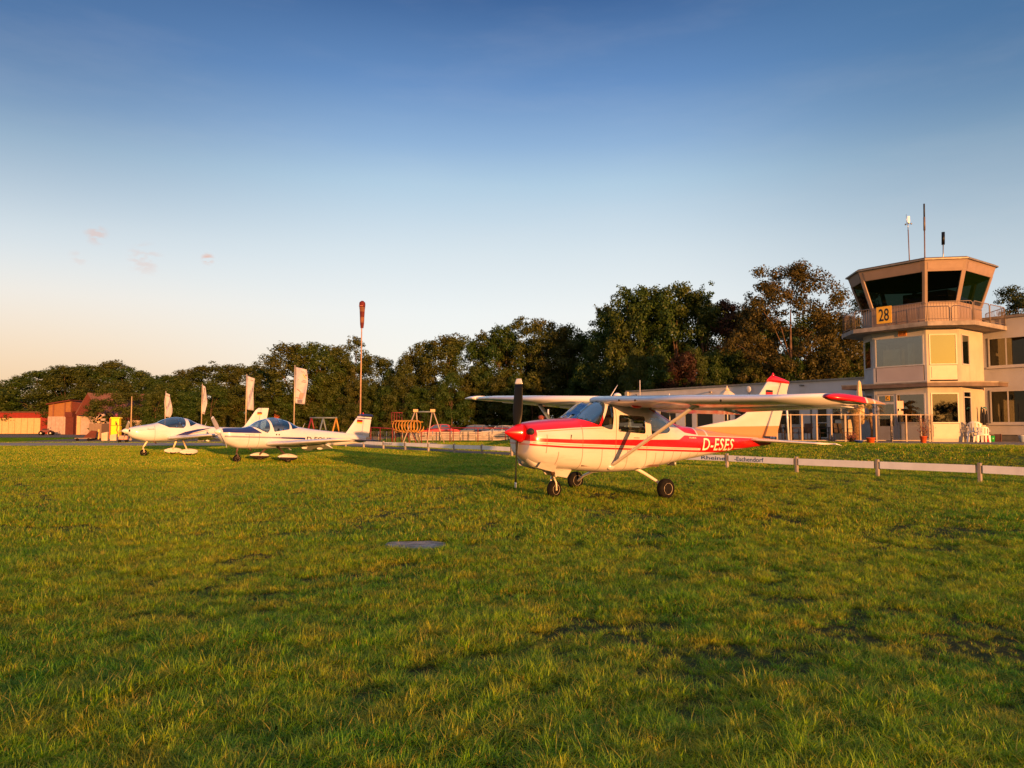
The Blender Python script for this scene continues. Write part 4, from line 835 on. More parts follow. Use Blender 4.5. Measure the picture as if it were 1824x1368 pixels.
# signs
blackt = mat('sign_black', (.01, .01, .012), .5)
F = ob[0]; P0, d, n, ln = F
def onface(F, u, v):
    p0 = tower_m @ Vector((F[0].x, F[0].y, 0)); nn = tower_m.to_3x3() @ Vector((F[2].x, F[2].y, 0)); q = tower_m.inverted() @ onplane(u, v, p0, nn); return (Vector((q.x, q.y)) - F[0]).dot(F[1]), q.z
tower_m = Matrix.Translation((22.7, 39.7, TB)) @ Matrix.Rotation(TH, 4, 'Z')
def sign(Fc, u0, u1, v0, v1, txt, lab, col, tcol, off=.06, size=1, bold=.02, name='sign', pad=.16):
    t0, z1 = onface(Fc, u0, v0); t1, z0 = onface(Fc, u1, v1); p = Fc[0] + Fc[1] * ((t0 + t1) / 2) + Fc[2] * off; c = tower_m @ Vector((p.x, p.y, z0))
    ang = math.atan2((tower_m.to_3x3() @ Vector((Fc[1].x, Fc[1].y, 0))).y, (tower_m.to_3x3() @ Vector((Fc[1].x, Fc[1].y, 0))).x)
    e = empty(name, c, ang, label=lab, cat='sign'); W_ = (t1 - t0); H_ = z1 - z0
    g = MB(); g.box(-W_ / 2, W_ / 2, -.012, .012, 0, H_); g.build('board', mat('sign_%s' % name + txt[:2], col, .5, var=.05), e)
    me = text_mesh(txt, 1, bold=bold); xa = [v.co.x for v in me.vertices]; ya = [v.co.y for v in me.vertices]
    for v in me.vertices: v.co = Vector((-W_ / 2 * (1 - 2 * pad) + (v.co.x - min(xa)) / (max(xa) - min(xa)) * W_ * (1 - 2 * pad), -.016, H_ * pad * .8 + (v.co.y - min(ya)) / (max(ya) - min(ya)) * H_ * (1 - 1.6 * pad)))
    me.materials.append(tcol); o = bpy.data.objects.new('lettering', me); COL.objects.link(o); o.parent = e; return e
sign(ob[0], 1562, 1589.5, 548, 574.5, '28', 'yellow board with a large black 28 on the tower balcony railing', (.80, .42, .02), blackt, bold=.01)
sign(faces[0], 1577.5, 1585, 705, 713.5, 'C', 'small yellow sign with a black C above the tower door', (.78, .40, .02), blackt, off=.03, bold=.03)
sign(faces[0], 1600, 1615.5, 590.5, 598, 'GA-FC 02HR', 'small orange sign with dark red lettering under the balcony', (.75, .27, .02), mat('sign_darkred', (.15, .005, .005), .5), off=.03, pad=.1)
# notice boards on the terrace side of the door
pane_wing = glassmat('window_glass_wing', (.42, .42, .38), .07, .02, (.35, .38, .36))
# ---- right wing of the building
wing = empty('office_building', tuple((Vector((25.6, 39.0, TB)))), TH, label='cream two-storey office wing at the right edge with wide windows', cat='building')
g = MB(); W0 = orf((0, 0), (9, 0))
for a, b2, z0, z1 in ((0, .22, 0, 6.55), (.22, 9, 5.55, 6.55), (.22, 9, 2.72, 3.98), (.22, 9, 0, .0)):
    if z1 > z0: fbox(g, W0, a, b2, z0, z1, -.25, 0)
fbox(g, W0, .22, 9, .35, .95, -.25, 0); fbox(g, W0, 3.3, 4.0, .95, 2.72, -.25, -.002); fbox(g, W0, 3.3, 4.0, 3.98, 5.55, -.25, -.002)
g.build('wall', wallw, wing)
g = MB(); g.box(-.75, -.001, .3, 8, 0, 6.55); g.build('side_wall', wallsun, wing)
g = MB(); g.box(.0, 9, 4, 4.2, 0, 6.5); g.build('back_wall', innerd, wing); g = MB(); g.box(.02, 9, .3, 4, 2.95, 3.15); g.build('floor_slab', inner, wing)
g = MB(); g.box(-1.1, 9.1, -.10, 8, 6.55, 6.68); g.build('roof', zinc, wing)
g = MB(); fbox(g, W0, 0, 9, 0, .35, -.3, -.08); g.build('plinth', mat('plinth_grey', (.10, .10, .10), .9, var=.2), wing)
for (z0, z1) in ((.95, 2.72), (3.98, 5.55)):
    window_on(W0, .30, 3.3, z0, z1, wing, framew, pane_wing, mull=(1.15, 2.2), fw=.07); window_on(W0, 4.0, 8.6, z0, z1, wing, framew, pane_wing, mull=(5.5, 7.1), fw=.07)
    h = MB(); fbox(h, W0, .22, 3.4, z0 - .09, z0, -.1, .10); h.build('window_sill', framew, wing)
h = MB(); h.box(1.3, 2.5, 1.0, 1.4, .95, 1.5); h.box(.6, .75, .35, .5, .95, 2.4); h.box(2.4, 3.1, 1.2, 1.5, 3.2, 4.9); h.build('room_furniture', inner, wing)
h = MB(); zt = 2.9; h.tube([(-.1 + .35, -.75, zt + .05), (-.05 + .3, -.7, zt - .15), (-.02, -.12, zt - .62), (-.02, -.08, zt - .75), (-.02, -.08, .1)], .045, 8); h.build('drainpipe', mat('pipe_brown', (.12, .07, .05), .5, var=.2), wing)
pane_cl = glassmat('window_glass_club', (.35, .35, .33), .05, .02, (.4, .4, .42))
# ---- clubhouse
CX = Vector((.54, -.84, 0)).normalized(); CTH = math.atan2(CX.y, CX.x); CO = Vector((20.2, 42.0, TB))
club = empty('clubhouse', tuple(CO), CTH, label='long low white clubhouse with a flat roof left of the tower', cat='building')
club_m = Matrix.Translation(CO) @ Matrix.Rotation(CTH, 4, 'Z'); CY = club_m.to_3x3() @ Vector((0, 1, 0))
def onclub(u, v, off=0):
    q = club_m.inverted() @ onplane(u, v, CO - CY * off, CY); return q.x, q.z
WC = orf((-19.9, 0), (1.6, 0)); cl_ = lambda x: x + 19.9
def clubx(u): return onclub(u, 750)[0]
g = MB(); fbox(g, WC, 0, 21.5, 2.55, 3.55, -.3, .0); g.build('fascia_wall', mat('club_render', (.60, .56, .56), .85, var=.05, scale=1.2, dirt=.2), club)
g = MB(); fbox(g, WC, -.1, 21.6, 3.55, 3.66, -8, .12); g.build('roof_edge', zinc, club)
g = MB(); fbox(g, WC, -.1, 21.5, 2.40, 2.55, -.2, .5); g.build('eave', mat('eave_dark', (.16, .13, .12), .8), club)  # eave in one dark grey-brown
g = MB(); fbox(g, WC, 0, .3, 0, 3.55, -8, .3); fbox(g, WC, 0, 21.5, 0, 3.5, -8, -7.8); g.build('side_wall', wallsun, club)
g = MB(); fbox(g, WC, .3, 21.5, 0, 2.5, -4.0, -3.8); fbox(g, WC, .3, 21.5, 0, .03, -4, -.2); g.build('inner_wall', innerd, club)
us = [(1122, 1146, 'w'), (1146, 1160, 'd'), (1160, 1176, 'w'), (1176, 1205, 'd'), (1205, 1220, 'w'), (1220, 1234, 'd'), (1234, 1241, 'w'), (1241, 1271, 'd'), (1271, 1290, 'w'), (1290, 1302, 'd'), (1302, 1309, 'w'), (1309, 1345, 'd'), (1345, 1358, 'w'),
      (1358, 1372, 'd'), (1372, 1384, 'w'), (1384, 1426, 'h'), (1426, 1443, 'w'), (1443, 1448, 'd'), (1448, 1456, 'w'), (1456, 1475, 'p'), (1475, 1483, 'w'), (1483, 1503, 'h'), (1503, 1512, 'w'), (1512, 1518, 'd')]
for u0, u1, k in us:
    a, b2 = cl_(clubx(u0)), cl_(clubx(u1))
    if k == 'w': g = MB(); fbox(g, WC, a, b2, 0, 2.42, -.2, .03); g.build('wall', MATS['club_render'], club)
    elif k == 'p':
        window_on(WC, a, b2, .05, 2.42, club, framew, pane_cl, name='door', fw=.07, trans=(1.0,))
    else:
        if k == 'h': g = MB(); fbox(g, WC, a, b2, 0, .85, -.2, .0); g.build('wall', wallw, club)
        window_on(WC, a, b2, .85 if k == 'h' else .05, 2.42, club, framew, pane_cl, name='window', fw=.05)
a = cl_(clubx(1518)); g = MB(); fbox(g, WC, a, 21.5, 0, 2.42, -.2, .0); g.build('wall', wallw, club)
for u, v in ((1135, 703), (1267, 698), (1430, 686)):     # small wall lamps and a bracket under the roof edge
    x, z = onclub(u, v, .1); h = MB(); h.tube([(x - .25, -.05, z), (x + .12, -.22, z - .03)], .05, 6); h.build('wall_lamp', zinc, club)
x, z = onclub(1337, 699); h = MB(); h.tube([(x, -.02, z - .2), (x, -.2, z), (x + .05, -.3, z + .25)], .03, 6); h.ball((x + .1, -.35, z + .2), (.22, .05, .22)); h.build('satellite_dish', mat('dish', (.6, .55, .5), .5), club)
x, z = onclub(1145, 700); h = MB(); h.tube([(x, -.3, -.0), (x, -.3, z + 1.0)], .04, 6); h.build('post', framew, club)
# ------------------------------------------------------------------ terrace: fence, parasols, furniture, pots, palms
fence = empty('terrace_fence', (0, 0, 0), label='clear panelled terrace fence on grey steel posts in front of the clubhouse', cat='fence')
FD = 36.6; pu = [1383, 1407.5, 1428, 1454, 1480, 1505, 1531, 1559.5, 1587, 1613, 1639, 1659]
fx = [(u - 912) / FPX * FD for u in pu]
for i, x in enumerate(fx):
    h = MB(); h.box(x - .035 - (.02 if i % 3 == 2 else 0), x + .035, FD - .03, FD + .03, TB - .05, TB + 1.42); h.build('fence_post', mat('fence_steel', (.13, .10, .085), .5, metal=.2, var=.2), fence)
h = MB(); h.box(fx[0], fx[-1], FD - .02, FD + .02, TB + 1.36, TB + 1.40); h.box(fx[0], fx[-1], FD - .02, FD + .02, TB + .06, TB + .10); h.build('fence_rail', MATS['fence_steel'], fence)
for a, b2 in zip(fx, fx[1:]):
    h = MB(); h.box(a + .05, b2 - .05, FD - .004, FD + .004, TB + .12, TB + 1.34); h.build('fence_panel', glassmat('fence_glass', (.88, .87, .84), .02, 0, (.4, .4, .4)), fence)
cloth = mat('parasol_cloth', (.62, .52, .38), .9, var=.08, dirt=.2); clothw = mat('parasol_white', (.70, .64, .58), .9, var=.06)
def parasol(u, vtop, Dp, wdt, lab, m_, openn=True, drop=.7, name='parasol'):
    t = depth(u, vtop, Dp); z0 = gz(t.x, Dp); e = empty(name, (t.x, Dp, z0), label=lab, cat='parasol', group='parasols on the terrace'); H = t.z - z0
    h = MB(); h.tube([(0, 0, 0), (0, 0, H - .05)], .035, 8); h.build('pole', framew, e)
    h = MB(); h.lathe((0, 0, 0), [(.3, 0), (.3, .06), (.06, .1)], 12); h.build('base', concs, e)
    if openn:
        rings = []
        for r_, dz in ((.02, 0), (wdt * .3, drop * .42), (wdt * .65, drop * .78), (wdt, drop), (wdt, drop + .14)):
            rings.append([(r_ * (1 if k % 3 == 0 else .965) * math.cos(2 * math.pi * k / 24), r_ * (1 if k % 3 == 0 else .965) * math.sin(2 * math.pi * k / 24), H - dz - (.0 if k % 3 == 0 else .03 * r_ / wdt)) for k in range(24)])
        h = MB(); h.loft(rings, caps=False, smooth=False); h.build('canopy', m_, e)
        h = MB(); h.lathe((0, 0, H - .02), [(.16, -.02), (.05, .06), (.02, .2)], 8); h.build('finial', m_, e)
    else:
        rings = []
        for z, r_ in ((.9, .13), (1.1, .2), (1.8, .17), (2.3, .12), (H - .1, .07), (H, .02)):
            rings.append([(r_ * (1 + .25 * (k % 2)) * math.cos(2 * math.pi * k / 14), r_ * (1 + .25 * (k % 2)) * math.sin(2 * math.pi * k / 14), z) for k in range(14)])
        h = MB(); h.loft(rings, smooth=False); h.build('folded_canopy', m_, e)
    return e
parasol(1295, 693, 40, 1.55, 'open cream parasol behind the aeroplane fin, largest on the terrace', cloth, drop=.75)
parasol(1192.5, 706, 46, 1.5, 'white-topped parasol with white pole behind the high wing near its strut', clothw, drop=.5)
parasol(1112.5, 711, 50, 1.4, 'white-topped parasol peeking over the wing beside the clubhouse end wall', clothw, drop=.45)
parasol(1040, 713, 54, 1.4, 'white-topped parasol peeking over the wing above the windscreen', clothw, drop=.4)
t = depth(976.5, 729, 52); e = empty('flag_pole', (t.x, 52, gz(t.x, 52)), label='slim white pole beyond the far wing strut', cat='pole'); h = MB(); h.tube([(0, 0, 0), (0, 0, t.z - e.location.z)], .06, 8); h.build('pole', white, e); h = MB(); h.lathe((0, 0, 0), [(.2, 0), (.2, .05), (.08, .08)], 10); h.build('base', concs, e)
parasol(1530, 678, 38, .2, 'folded cream parasol beside the tower canopy', mat('parasol_fold', (.62, .46, .26), .9, var=.15), openn=False)
e = empty('flag_pole', tuple(ground(1405, 790, TB)), label='white pole leaning slightly behind the tailplane', cat='pole'); bq = e.location; h = MB(); h.tube([(0, 0, 0), (-.08, 0, 2.35)], .05, 8); h.build('pole', white, e)
h = MB(); h.lathe((0, 0, 0), [(.16, 0), (.16, .03), (.05, .05)], 10); h.build('base', concs, e)
# chairs and tables
rattan = mat('chair_dark', (.035, .022, .018), .6, var=.3)
def dchair(loc, rz, lab):
    e = empty('terrace_chair', loc, rz, label=lab, cat='chair', group='dark chairs on the terrace')
    h = MB(); h.box(-.24, .24, -.24, .24, .42, .46); h.build('seat', rattan, e)
    h = MB(); h.hexa([(-.24, .21, .46), (.24, .21, .46), (.24, .24, .46), (-.24, .24, .46), (-.23, .30, .95), (.23, .30, .95), (.23, .33, .95), (-.23, .33, .95)]); h.build('backrest', rattan, e)
    for x, y in ((-.22, -.22), (.22, -.22), (-.22, .22), (.22, .22)): h = MB(); h.tube([(x, y, .42), (x * 1.1, y * 1.1, 0)], .018, 6); h.build('leg', rattan, e)
    for x in (-.25, .25): h = MB(); h.tube([(x, -.22, .42), (x, -.22, .65), (x, .24, .67)], .018, 6); h.build('armrest', rattan, e)
    return e
c0_ = None
LAB = ['dark terrace chair seen just right of the fin', 'dark terrace chair behind the leaning white pole', 'dark terrace chair left of the white column', 'dark terrace chair before the arched poster', 'dark terrace chair beside the white cabinet, back to it', 'dark terrace chair between two fence posts, facing the table', 'dark terrace chair beside the palm', 'dark terrace chair at the far end behind the fin']
for i, (u, Dp, rz) in enumerate(((1392, 39.5, .4), (1410, 39.2, 2.0), (1434, 38.8, -.9), (1467, 38.6, 1.2), (1508, 38.4, -1.3), (1488, 39.4, 2.6), (1497, 37.6, .2), (1372, 41, 1.8))):
    x = (u - 912) / FPX * Dp; z = gz(x, Dp)
    if i == 0: c0_ = dchair((x, Dp, z), rz, LAB[0])
    else: place_copy(c0_, (x, Dp, z), rz, label=LAB[i])
def table(u, Dp, lab):
    x = (u - 912) / FPX * Dp; e = empty('terrace_table', (x, Dp, gz(x, Dp)), .3, label=lab, cat='table', group='tables on the terrace')
    h = MB(); h.box(-.7, .7, -.4, .4, .71, .75); h.build('tabletop', rattan, e, bevel=.01)
    for a, b2 in ((-.6, -.33), (.6, -.33), (-.6, .33), (.6, .33)): h = MB(); h.box(a - .025, a + .025, b2 - .025, b2 + .025, 0, .71); h.build('leg', rattan, e)
table(1420, 39.6, 'dark table between the leaning pole and the white column'); table(1484, 38.8, 'dark table behind the fence left of the palm')
x0, x1 = (1497 - 912) / FPX * 38.2, (1521 - 912) / FPX * 38.2
g = MB(); g.box(x0, x1, 38.2, 38.9, TB, TB + 1.15); cb = g.build('serving_cabinet', mat('cabinet_white', (.72, .60, .45), .6, var=.05), bevel=.02); tag(cb, 'white serving cabinet behind the fence beside the palm', 'cabinet')
g = MB(); g.box(x0 - .02, x1 + .02, 38.17, 38.9, TB + 1.151, TB + 1.19); g.box((x0 + x1) / 2 - .006, (x0 + x1) / 2 + .006, 38.19, 38.2, TB + .05, TB + 1.1); g.build('cabinet_top', rattan, cb)
g = MB(); g.box((1497 - 912) / FPX * 37.9, (1509 - 912) / FPX * 37.9, 37.9, 37.95, TB + 1.2, TB + 1.75); tag(g.build('menu_board', mat('board_green', (.45, .42, .33), .8)), 'pale menu board standing on the white serving cabinet', 'board')
# palms and potted plants
leafp = mat('palm_leaf', (.22, .16, .04), .7, var=.35, scale=8); trunkp = mat('palm_trunk', (.28, .17, .09), .95, var=.4, scale=14, bump=.8, bscale=30, dirt=.5)
def palm(u, Dp, H, lab, seed, nf=22, tr=.13):
    r_ = random.Random(seed); x = (u - 912) / FPX * Dp; e = empty('palm_tree', (x, Dp, gz(x, Dp)), label=lab, cat='palm', group='palms on the terrace')
    h = MB(); h.tube([(0, 0, 0), (.03, 0, H * .4), (-.02, .02, H * .8), (0, 0, H)], [tr, tr * .9, tr * 1.1, tr * 1.2], 10); h.build('trunk', trunkp, e)
    h = MB()
    for k in range(nf):
        a = r_.uniform(0, 6.28); el_ = r_.uniform(-.7, 1.2); ln = r_.uniform(.55, .85); ca, sa = math.cos(a), math.sin(a)
        for j in range(9):
            b2 = (j - 4) * .16; dx, dy = math.cos(a + b2), math.sin(a + b2); w_ = .018
            p0 = Vector((ca * .25, sa * .25, H + .25 * el_)); p1 = p0 + Vector((dx, dy, 0)) * ln * .35 * math.cos(el_) + Vector((0, 0, ln * .35 * math.sin(el_))); p2 = p1 + Vector((dx, dy, 0)) * ln * .35 + Vector((0, 0, -ln * (.15 + .25 * abs(b2))))
            s_ = Vector((-dy, dx, 0)) * w_; h.add([p0 - s_ * .3, p0 + s_ * .3, p1 + s_, p1 - s_, p2], [(0, 1, 2, 3), (3, 2, 4)])
    h.build('fronds', leafp, e); return e
palm(1523, 37.4, 1.75, 'shaggy palm with a thick trunk beside the folded parasol', 3, 26, .2)
palm(1551, 37.6, 1.5, 'slim palm with drooping fronds left of the tower door', 5, 14, .07)
palm(1498, 39.4, 1.95, 'small palm with yellow hanging fronds under the wing tip', 9, 16, .08)
def pot(u, v, r_, H, m_, lab, plant=None, cat='flower pot', seed=0):
    p = ground(u, v, TB + .01); e = empty('flower_pot', tuple(p), label=lab, cat=cat)
    h = MB(); h.lathe((0, 0, 0), [(r_ * .7, 0), (r_, H), (r_ * 1.08, H), (r_ * 1.08, H - .03), (r_ * .9, H - .02)], 16); h.build('pot', m_, e)
    if plant:
        q = random.Random(seed); h = MB(); k = MB()
        for _ in range(14):
            a = q.uniform(0, 6.28); rr = q.uniform(.05, .3); top = Vector((rr * math.cos(a), rr * math.sin(a), q.uniform(.5, 1) * plant)); h.tube([(0, 0, H - .03), tuple(top * .5 + Vector((0, 0, .1))), tuple(top)], .008, 4)
            for _ in range(26):
                c = top * q.uniform(.35, 1.05) + Vector([q.gauss(0, .07) for _ in range(3)]); n_ = Vector([q.gauss(0, 1) for _ in range(3)]).normalized() * .035; m2 = n_.orthogonal().normalized() * .025; k.add([c - n_, c + m2, c + n_, c - m2], [(0, 1, 2, 3)])
        h.build('stems', trunkp, e); k.build('foliage', mat('red_leaf', (.16, .04, .02), .8, var=.4, scale=9), e)
    return e
orp = mat('terracotta', (.62, .10, .02), .7, var=.15)
pot(1645, 788.5, .16, .32, orp, 'orange pot with a reddish shrub at the tower corner', 1.3, seed=2)
pot(1551, 789.5, .2, .26, orp, 'orange pot at the foot of the slim palm', .0)
pot(1530, 790.5, .18, .16, mat('blue_glaze', (.02, .06, .30), .3), 'blue bowl at the foot of the shaggy palm')
pot(1518, 788, .18, .22, dark, 'dark tub beside the white serving cabinet', .5, seed=4)
# notice boards by the tower door
t0, z1 = onface(faces[0], 1597, 721)
e = empty('notice_board', (18.9, 36.9, TB), label='pinkish notice board on a post in front of the tower door', cat='notice board'); bx = (1603 - 912) / FPX * 36.9 - 18.9
g = MB(); g.box(bx - .17, bx + .17, -.02, .02, 1.70, 2.10); g.build('board', mat('board_pink', (.60, .36, .26), .7), e)
g = MB(); g.box(bx - .15, bx + .15, -.02, .02, 1.36, 1.58); g.build('board', MATS['board_pink'], e); g = MB(); g.box(bx - .02, bx + .02, .02, .05, 0, 1.7); g.build('post', galv, e)
# white stacked chairs, buckets and bits by the wing
plast = mat('white_plastic', (.74, .70, .66), .4, var=.03, coat=.2)
def mono(loc, rz, lab):
    e = empty('garden_chair', loc, rz, label=lab, cat='chair', group='white plastic garden chairs')
    h = MB(); h.box(-.24, .24, -.24, .22, .40, .44); h.build('seat', plast, e, bevel=.01)
    h = MB(); hb_ = lambda f: .92 - .16 * abs(f) ** 2.2; Q = []
    for k in range(11):
        f = (k - 5) / 5; x = .26 * math.sin(f * 1.25) / math.sin(1.25); y = .27 - .13 * (1 - math.cos(f * 1.25)) / (1 - math.cos(1.25)); Q.append((x, y, f))
    for (x, y, f), (x2, y2, f2) in zip(Q, Q[1:]):
        for z0, z1, zz0, zz1 in ((.44, .50, .44, .50), (.50, hb_(f) - .07, .50, hb_(f2) - .07), (hb_(f) - .07, hb_(f), hb_(f2) - .07, hb_(f2))):
            if z0 == .50 and Q.index((x, y, f)) % 2 == 0: continue
            s0, s1, q0, q1 = .12 * (z0 - .44), .12 * (z1 - .44), .12 * (zz0 - .44), .12 * (zz1 - .44)
            h.hexa([(x, y + s0, z0), (x2, y2 + q0, zz0), (x2 * 1.04, y2 + .02 + q0, zz0), (x * 1.04, y + .02 + s0, z0), (x, y + s1, z1), (x2, y2 + q1, zz1), (x2 * 1.04, y2 + .02 + q1, zz1), (x * 1.04, y + .02 + s1, z1)])
    h.build('backrest', plast, e)
    for sx in (-1, 1):
        h = MB(); h.loft([[(sx * .24, -.24, .66), (sx * .31, -.24, .66), (sx * .31, -.24, .63), (sx * .24, -.24, .63)], [(sx * .24, .24, .68), (sx * .31, .24, .68), (sx * .31, .24, .65), (sx * .24, .24, .65)]], smooth=False); h.build('armrest', plast, e)
        for y, yt in ((-.22, -.25), (.22, .27)):
            h = MB(); h.hexa([(sx * .27 - .03, yt - .03, 0), (sx * .27 + .03, yt - .03, 0), (sx * .27 + .03, yt + .03, 0), (sx * .27 - .03, yt + .03, 0), (sx * .25 - .05, y - .06, .42), (sx * .25 + .04, y - .06, .42), (sx * .25 + .04, y + .04, .42), (sx * .25 - .05, y + .04, .42)]); h.build('leg', plast, e)
        h = MB(); h.box(sx * .28 - .03, sx * .28 + .03, -.27, -.21, .40, .64); h.build('arm_support', plast, e)
    return e
def gp(u, Dp): return ((u - 912) / FPX * Dp, Dp, gz((u - 912) / FPX * Dp, Dp))
m1 = mono(gp(1735, 36.6), 2.5, 'white plastic chair turned away beside the tower corner, left one')
m1.scale = (1.15,) * 3
place_copy(m1, gp(1746.5, 36.2), 2.9, scale=(1.0, 1.0, .85), label='lower white plastic chair in front of the drainpipe, right one')
def can(u, v, r_, H, m_, lab, cat, name, taper=1.0, zp=TB):
    p = ground(u, v, zp + .01); p = Vector(gp(u, 36.8)); e = empty(name, tuple(p), label=lab, cat=cat); h = MB(); h.lathe((0, 0, 0), [(r_ * taper, 0), (r_, H), (r_ * .9, H), (r_ * .85, H - .03)], 16); h.build('body', m_, e)
    h = MB(); h.tube([(-r_, 0, H * .8), (-r_ * .7, -.02, H * 1.15), (0, -.03, H * 1.28), (r_ * .7, -.02, H * 1.15), (r_, 0, H * .8)], .008, 5); h.build('handle', galv, e); return e
can(1764, 789, .15, .31, mat('green_plastic', (.01, .30, .03), .4, coat=.3), 'bright green plastic bucket beside the drainpipe', 'bucket', 'bucket', .8)
can(1755.5, 789, .09, .33, mat('red_plastic', (.50, .01, .01), .4), 'narrow red canister left of the green bucket', 'canister', 'canister')
can(1747.5, 789, .11, .34, mat('darkred_plastic', (.16, .01, .015), .4), 'dark red box behind the legs of the white chair', 'box', 'storage_box')
e = empty('wooden_crate', gp(1771, 37.0), TH, label='brown wooden crate leaning at the wall behind the green bucket', cat='crate'); g = MB()
for k in range(4): g.box(-.25, .25, 0, .03, .1 * k, .1 * k + .085)
g.box(-.25, -.2, .0, .06, 0, .4); g.box(.2, .25, .0, .06, 0, .4); g.build('slats', mat('crate_wood', (.14, .06, .04), .8), e)
e = empty('basket', gp(1819, 36.4), label='pale blue laundry basket at the right edge', cat='basket'); g = MB(); g.lathe((0, 0, 0), [(.13, 0), (.19, .32), (.2, .34), (.17, .33)], 14); g.build('body', mat('basket_blue', (.30, .38, .48), .6), e)
g = MB(); g.lathe((0, 0, .33), [(.2, 0), (.205, .02), (.17, .02)], 14); g.build('rim', plast, e)
# hanging hose / jackets on the wall
e = empty('hanging_jacket', gp(1752, 37.6), TH, label='dark jackets and a teal hose hanging on the sunlit wall by the drainpipe', cat='jacket')
g = MB()
for dx, w_, z0, z1 in ((-.12, .07, .95, 1.75), (.0, .08, .85, 1.7), (.12, .06, .95, 1.6)): g.loft([[(dx + w_ * math.cos(a) * q, w_ * .6 * math.sin(a) * q, z) for a in np.linspace(0, 6.28, 9)[:-1]] for z, q in ((z0, 1.2), ((z0 + z1) / 2, 1), (z1, .5))])
g.build('cloth', mat('cloth_black', (.02, .02, .025), .9), e); g = MB(); g.tube([(-.12, -.02, 1.8), (-.05, -.05, 1.72), (.05, -.05, 1.78), (.14, -.02, 1.7)], .035, 6); g.build('hose', mat('teal', (.02, .20, .22), .5), e)
# ------------------------------------------------------------------ trees
def leafmat(name, cols, dry):
    m = bpy.data.materials.new(name); m.use_nodes = True; nt = m.node_tree; nt.nodes.clear()
    at = N(nt, 'ShaderNodeAttribute', attribute_name='rnd'); oi = N(nt, 'ShaderNodeObjectInfo')
    c = MIX(nt, oi.outputs['Random'], cols[0], cols[1]); c = MIX(nt, M(nt, 'MULTIPLY', at.outputs['Fac'], .8), c, cols[2])
    gm = N(nt, 'ShaderNodeNewGeometry'); n1 = noise(nt, gm.outputs['Position'], .22, 4)
    c = MIX(nt, M(nt, 'MULTIPLY', SSTEP(nt, n1, .42, .66), .55), c, dry)
    d = N(nt, 'ShaderNodeBsdfDiffuse'); t = N(nt, 'ShaderNodeBsdfTranslucent'); nt.links.new(c, d.inputs[0]); nt.links.new(c, t.inputs[0])
    g = N(nt, 'ShaderNodeBsdfGlossy'); g.inputs['Roughness'].default_value = .5; g.inputs[0].default_value = (.5, .5, .5, 1)
    mx = N(nt, 'ShaderNodeMixShader'); mx.inputs[0].default_value = .22; nt.links.new(d.outputs[0], mx.inputs[1]); nt.links.new(t.outputs[0], mx.inputs[2])
    m2 = N(nt, 'ShaderNodeMixShader'); m2.inputs[0].default_value = .03; nt.links.new(mx.outputs[0], m2.inputs[1]); nt.links.new(g.outputs[0], m2.inputs[2])
    o = N(nt, 'ShaderNodeOutputMaterial'); nt.links.new(m2.outputs[0], o.inputs[0]); MATS[name] = m; return m
lgreen = leafmat('leaf_green', [(.014, .046, .006), (.026, .058, .007), (.050, .085, .010)], (.062, .070, .010))
lbrown = leafmat('leaf_bronze', [(.028, .052, .007), (.042, .060, .008), (.066, .080, .012)], (.070, .062, .010))
lbronze = leafmat('leaf_bronze_red', [(.040, .040, .008), (.050, .044, .009), (.072, .062, .012)], (.070, .046, .011))
lred = leafmat('leaf_maroon', [(.030, .010, .008), (.038, .014, .009), (.050, .022, .010)], (.04, .02, .01))
lpine = leafmat('needle_dark', [(.018, .036, .010), (.022, .042, .012), (.04, .055, .014)], (.05, .045, .012))
barkm = mat('bark', (.10, .06, .04), .95, var=.4, scale=5, bump=.8, bscale=20)
def leaf_cloud(seed, clumps, per, size, flat=.8, droop=0):
    rr = np.random.RandomState(seed); vs = []; n_tot = 0; rn = []
    for (c, r_, sz) in clumps:
        n = int(per * (r_ ** 2) ); d = rr.normal(size=(n, 3)); d /= np.linalg.norm(d, axis=1)[:, None]
        rad = r_ * (.35 + .65 * rr.rand(n) ** .45) * (1 + .22 * np.sin(d[:, 0] * 7 + d[:, 2] * 5 + c[0]))
        p = np.array(c) + d * rad[:, None] * np.array([1, 1, flat])
        nn = d + rr.normal(size=(n, 3)) * .4; nn[:, 2] += .15; nn /= np.linalg.norm(nn, axis=1)[:, None]
        a = np.cross(nn, rr.normal(size=(n, 3))); a /= np.linalg.norm(a, axis=1)[:, None]; b = np.cross(nn, a)
        s_ = size * (.6 + .8 * rr.rand(n))[:, None]
        q = np.stack([p - a * s_, p + b * s_ * .55 + nn * s_ * .15, p + a * s_, p - b * s_ * .55 + nn * s_ * .15], 1)
        vs.append(q.reshape(-1, 3)); base = rr.rand() * .55; rn += list(np.repeat(np.clip(base + .45 * rr.rand(n), 0, 1), 4))
    v = np.concatenate(vs); nq = len(v) // 4
    me = bpy.data.meshes.new('crown'); me.vertices.add(len(v)); me.vertices.foreach_set('co', v.ravel()); me.loops.add(nq * 4); me.polygons.add(nq)
    me.loops.foreach_set('vertex_index', np.arange(nq * 4)); me.polygons.foreach_set('loop_start', np.arange(nq) * 4); me.polygons.foreach_set('loop_total', np.full(nq, 4)); me.update()
    at = me.attributes.new('rnd', 'FLOAT', 'POINT'); at.data.foreach_set('value', np.array(rn, dtype=np.float32)); return me
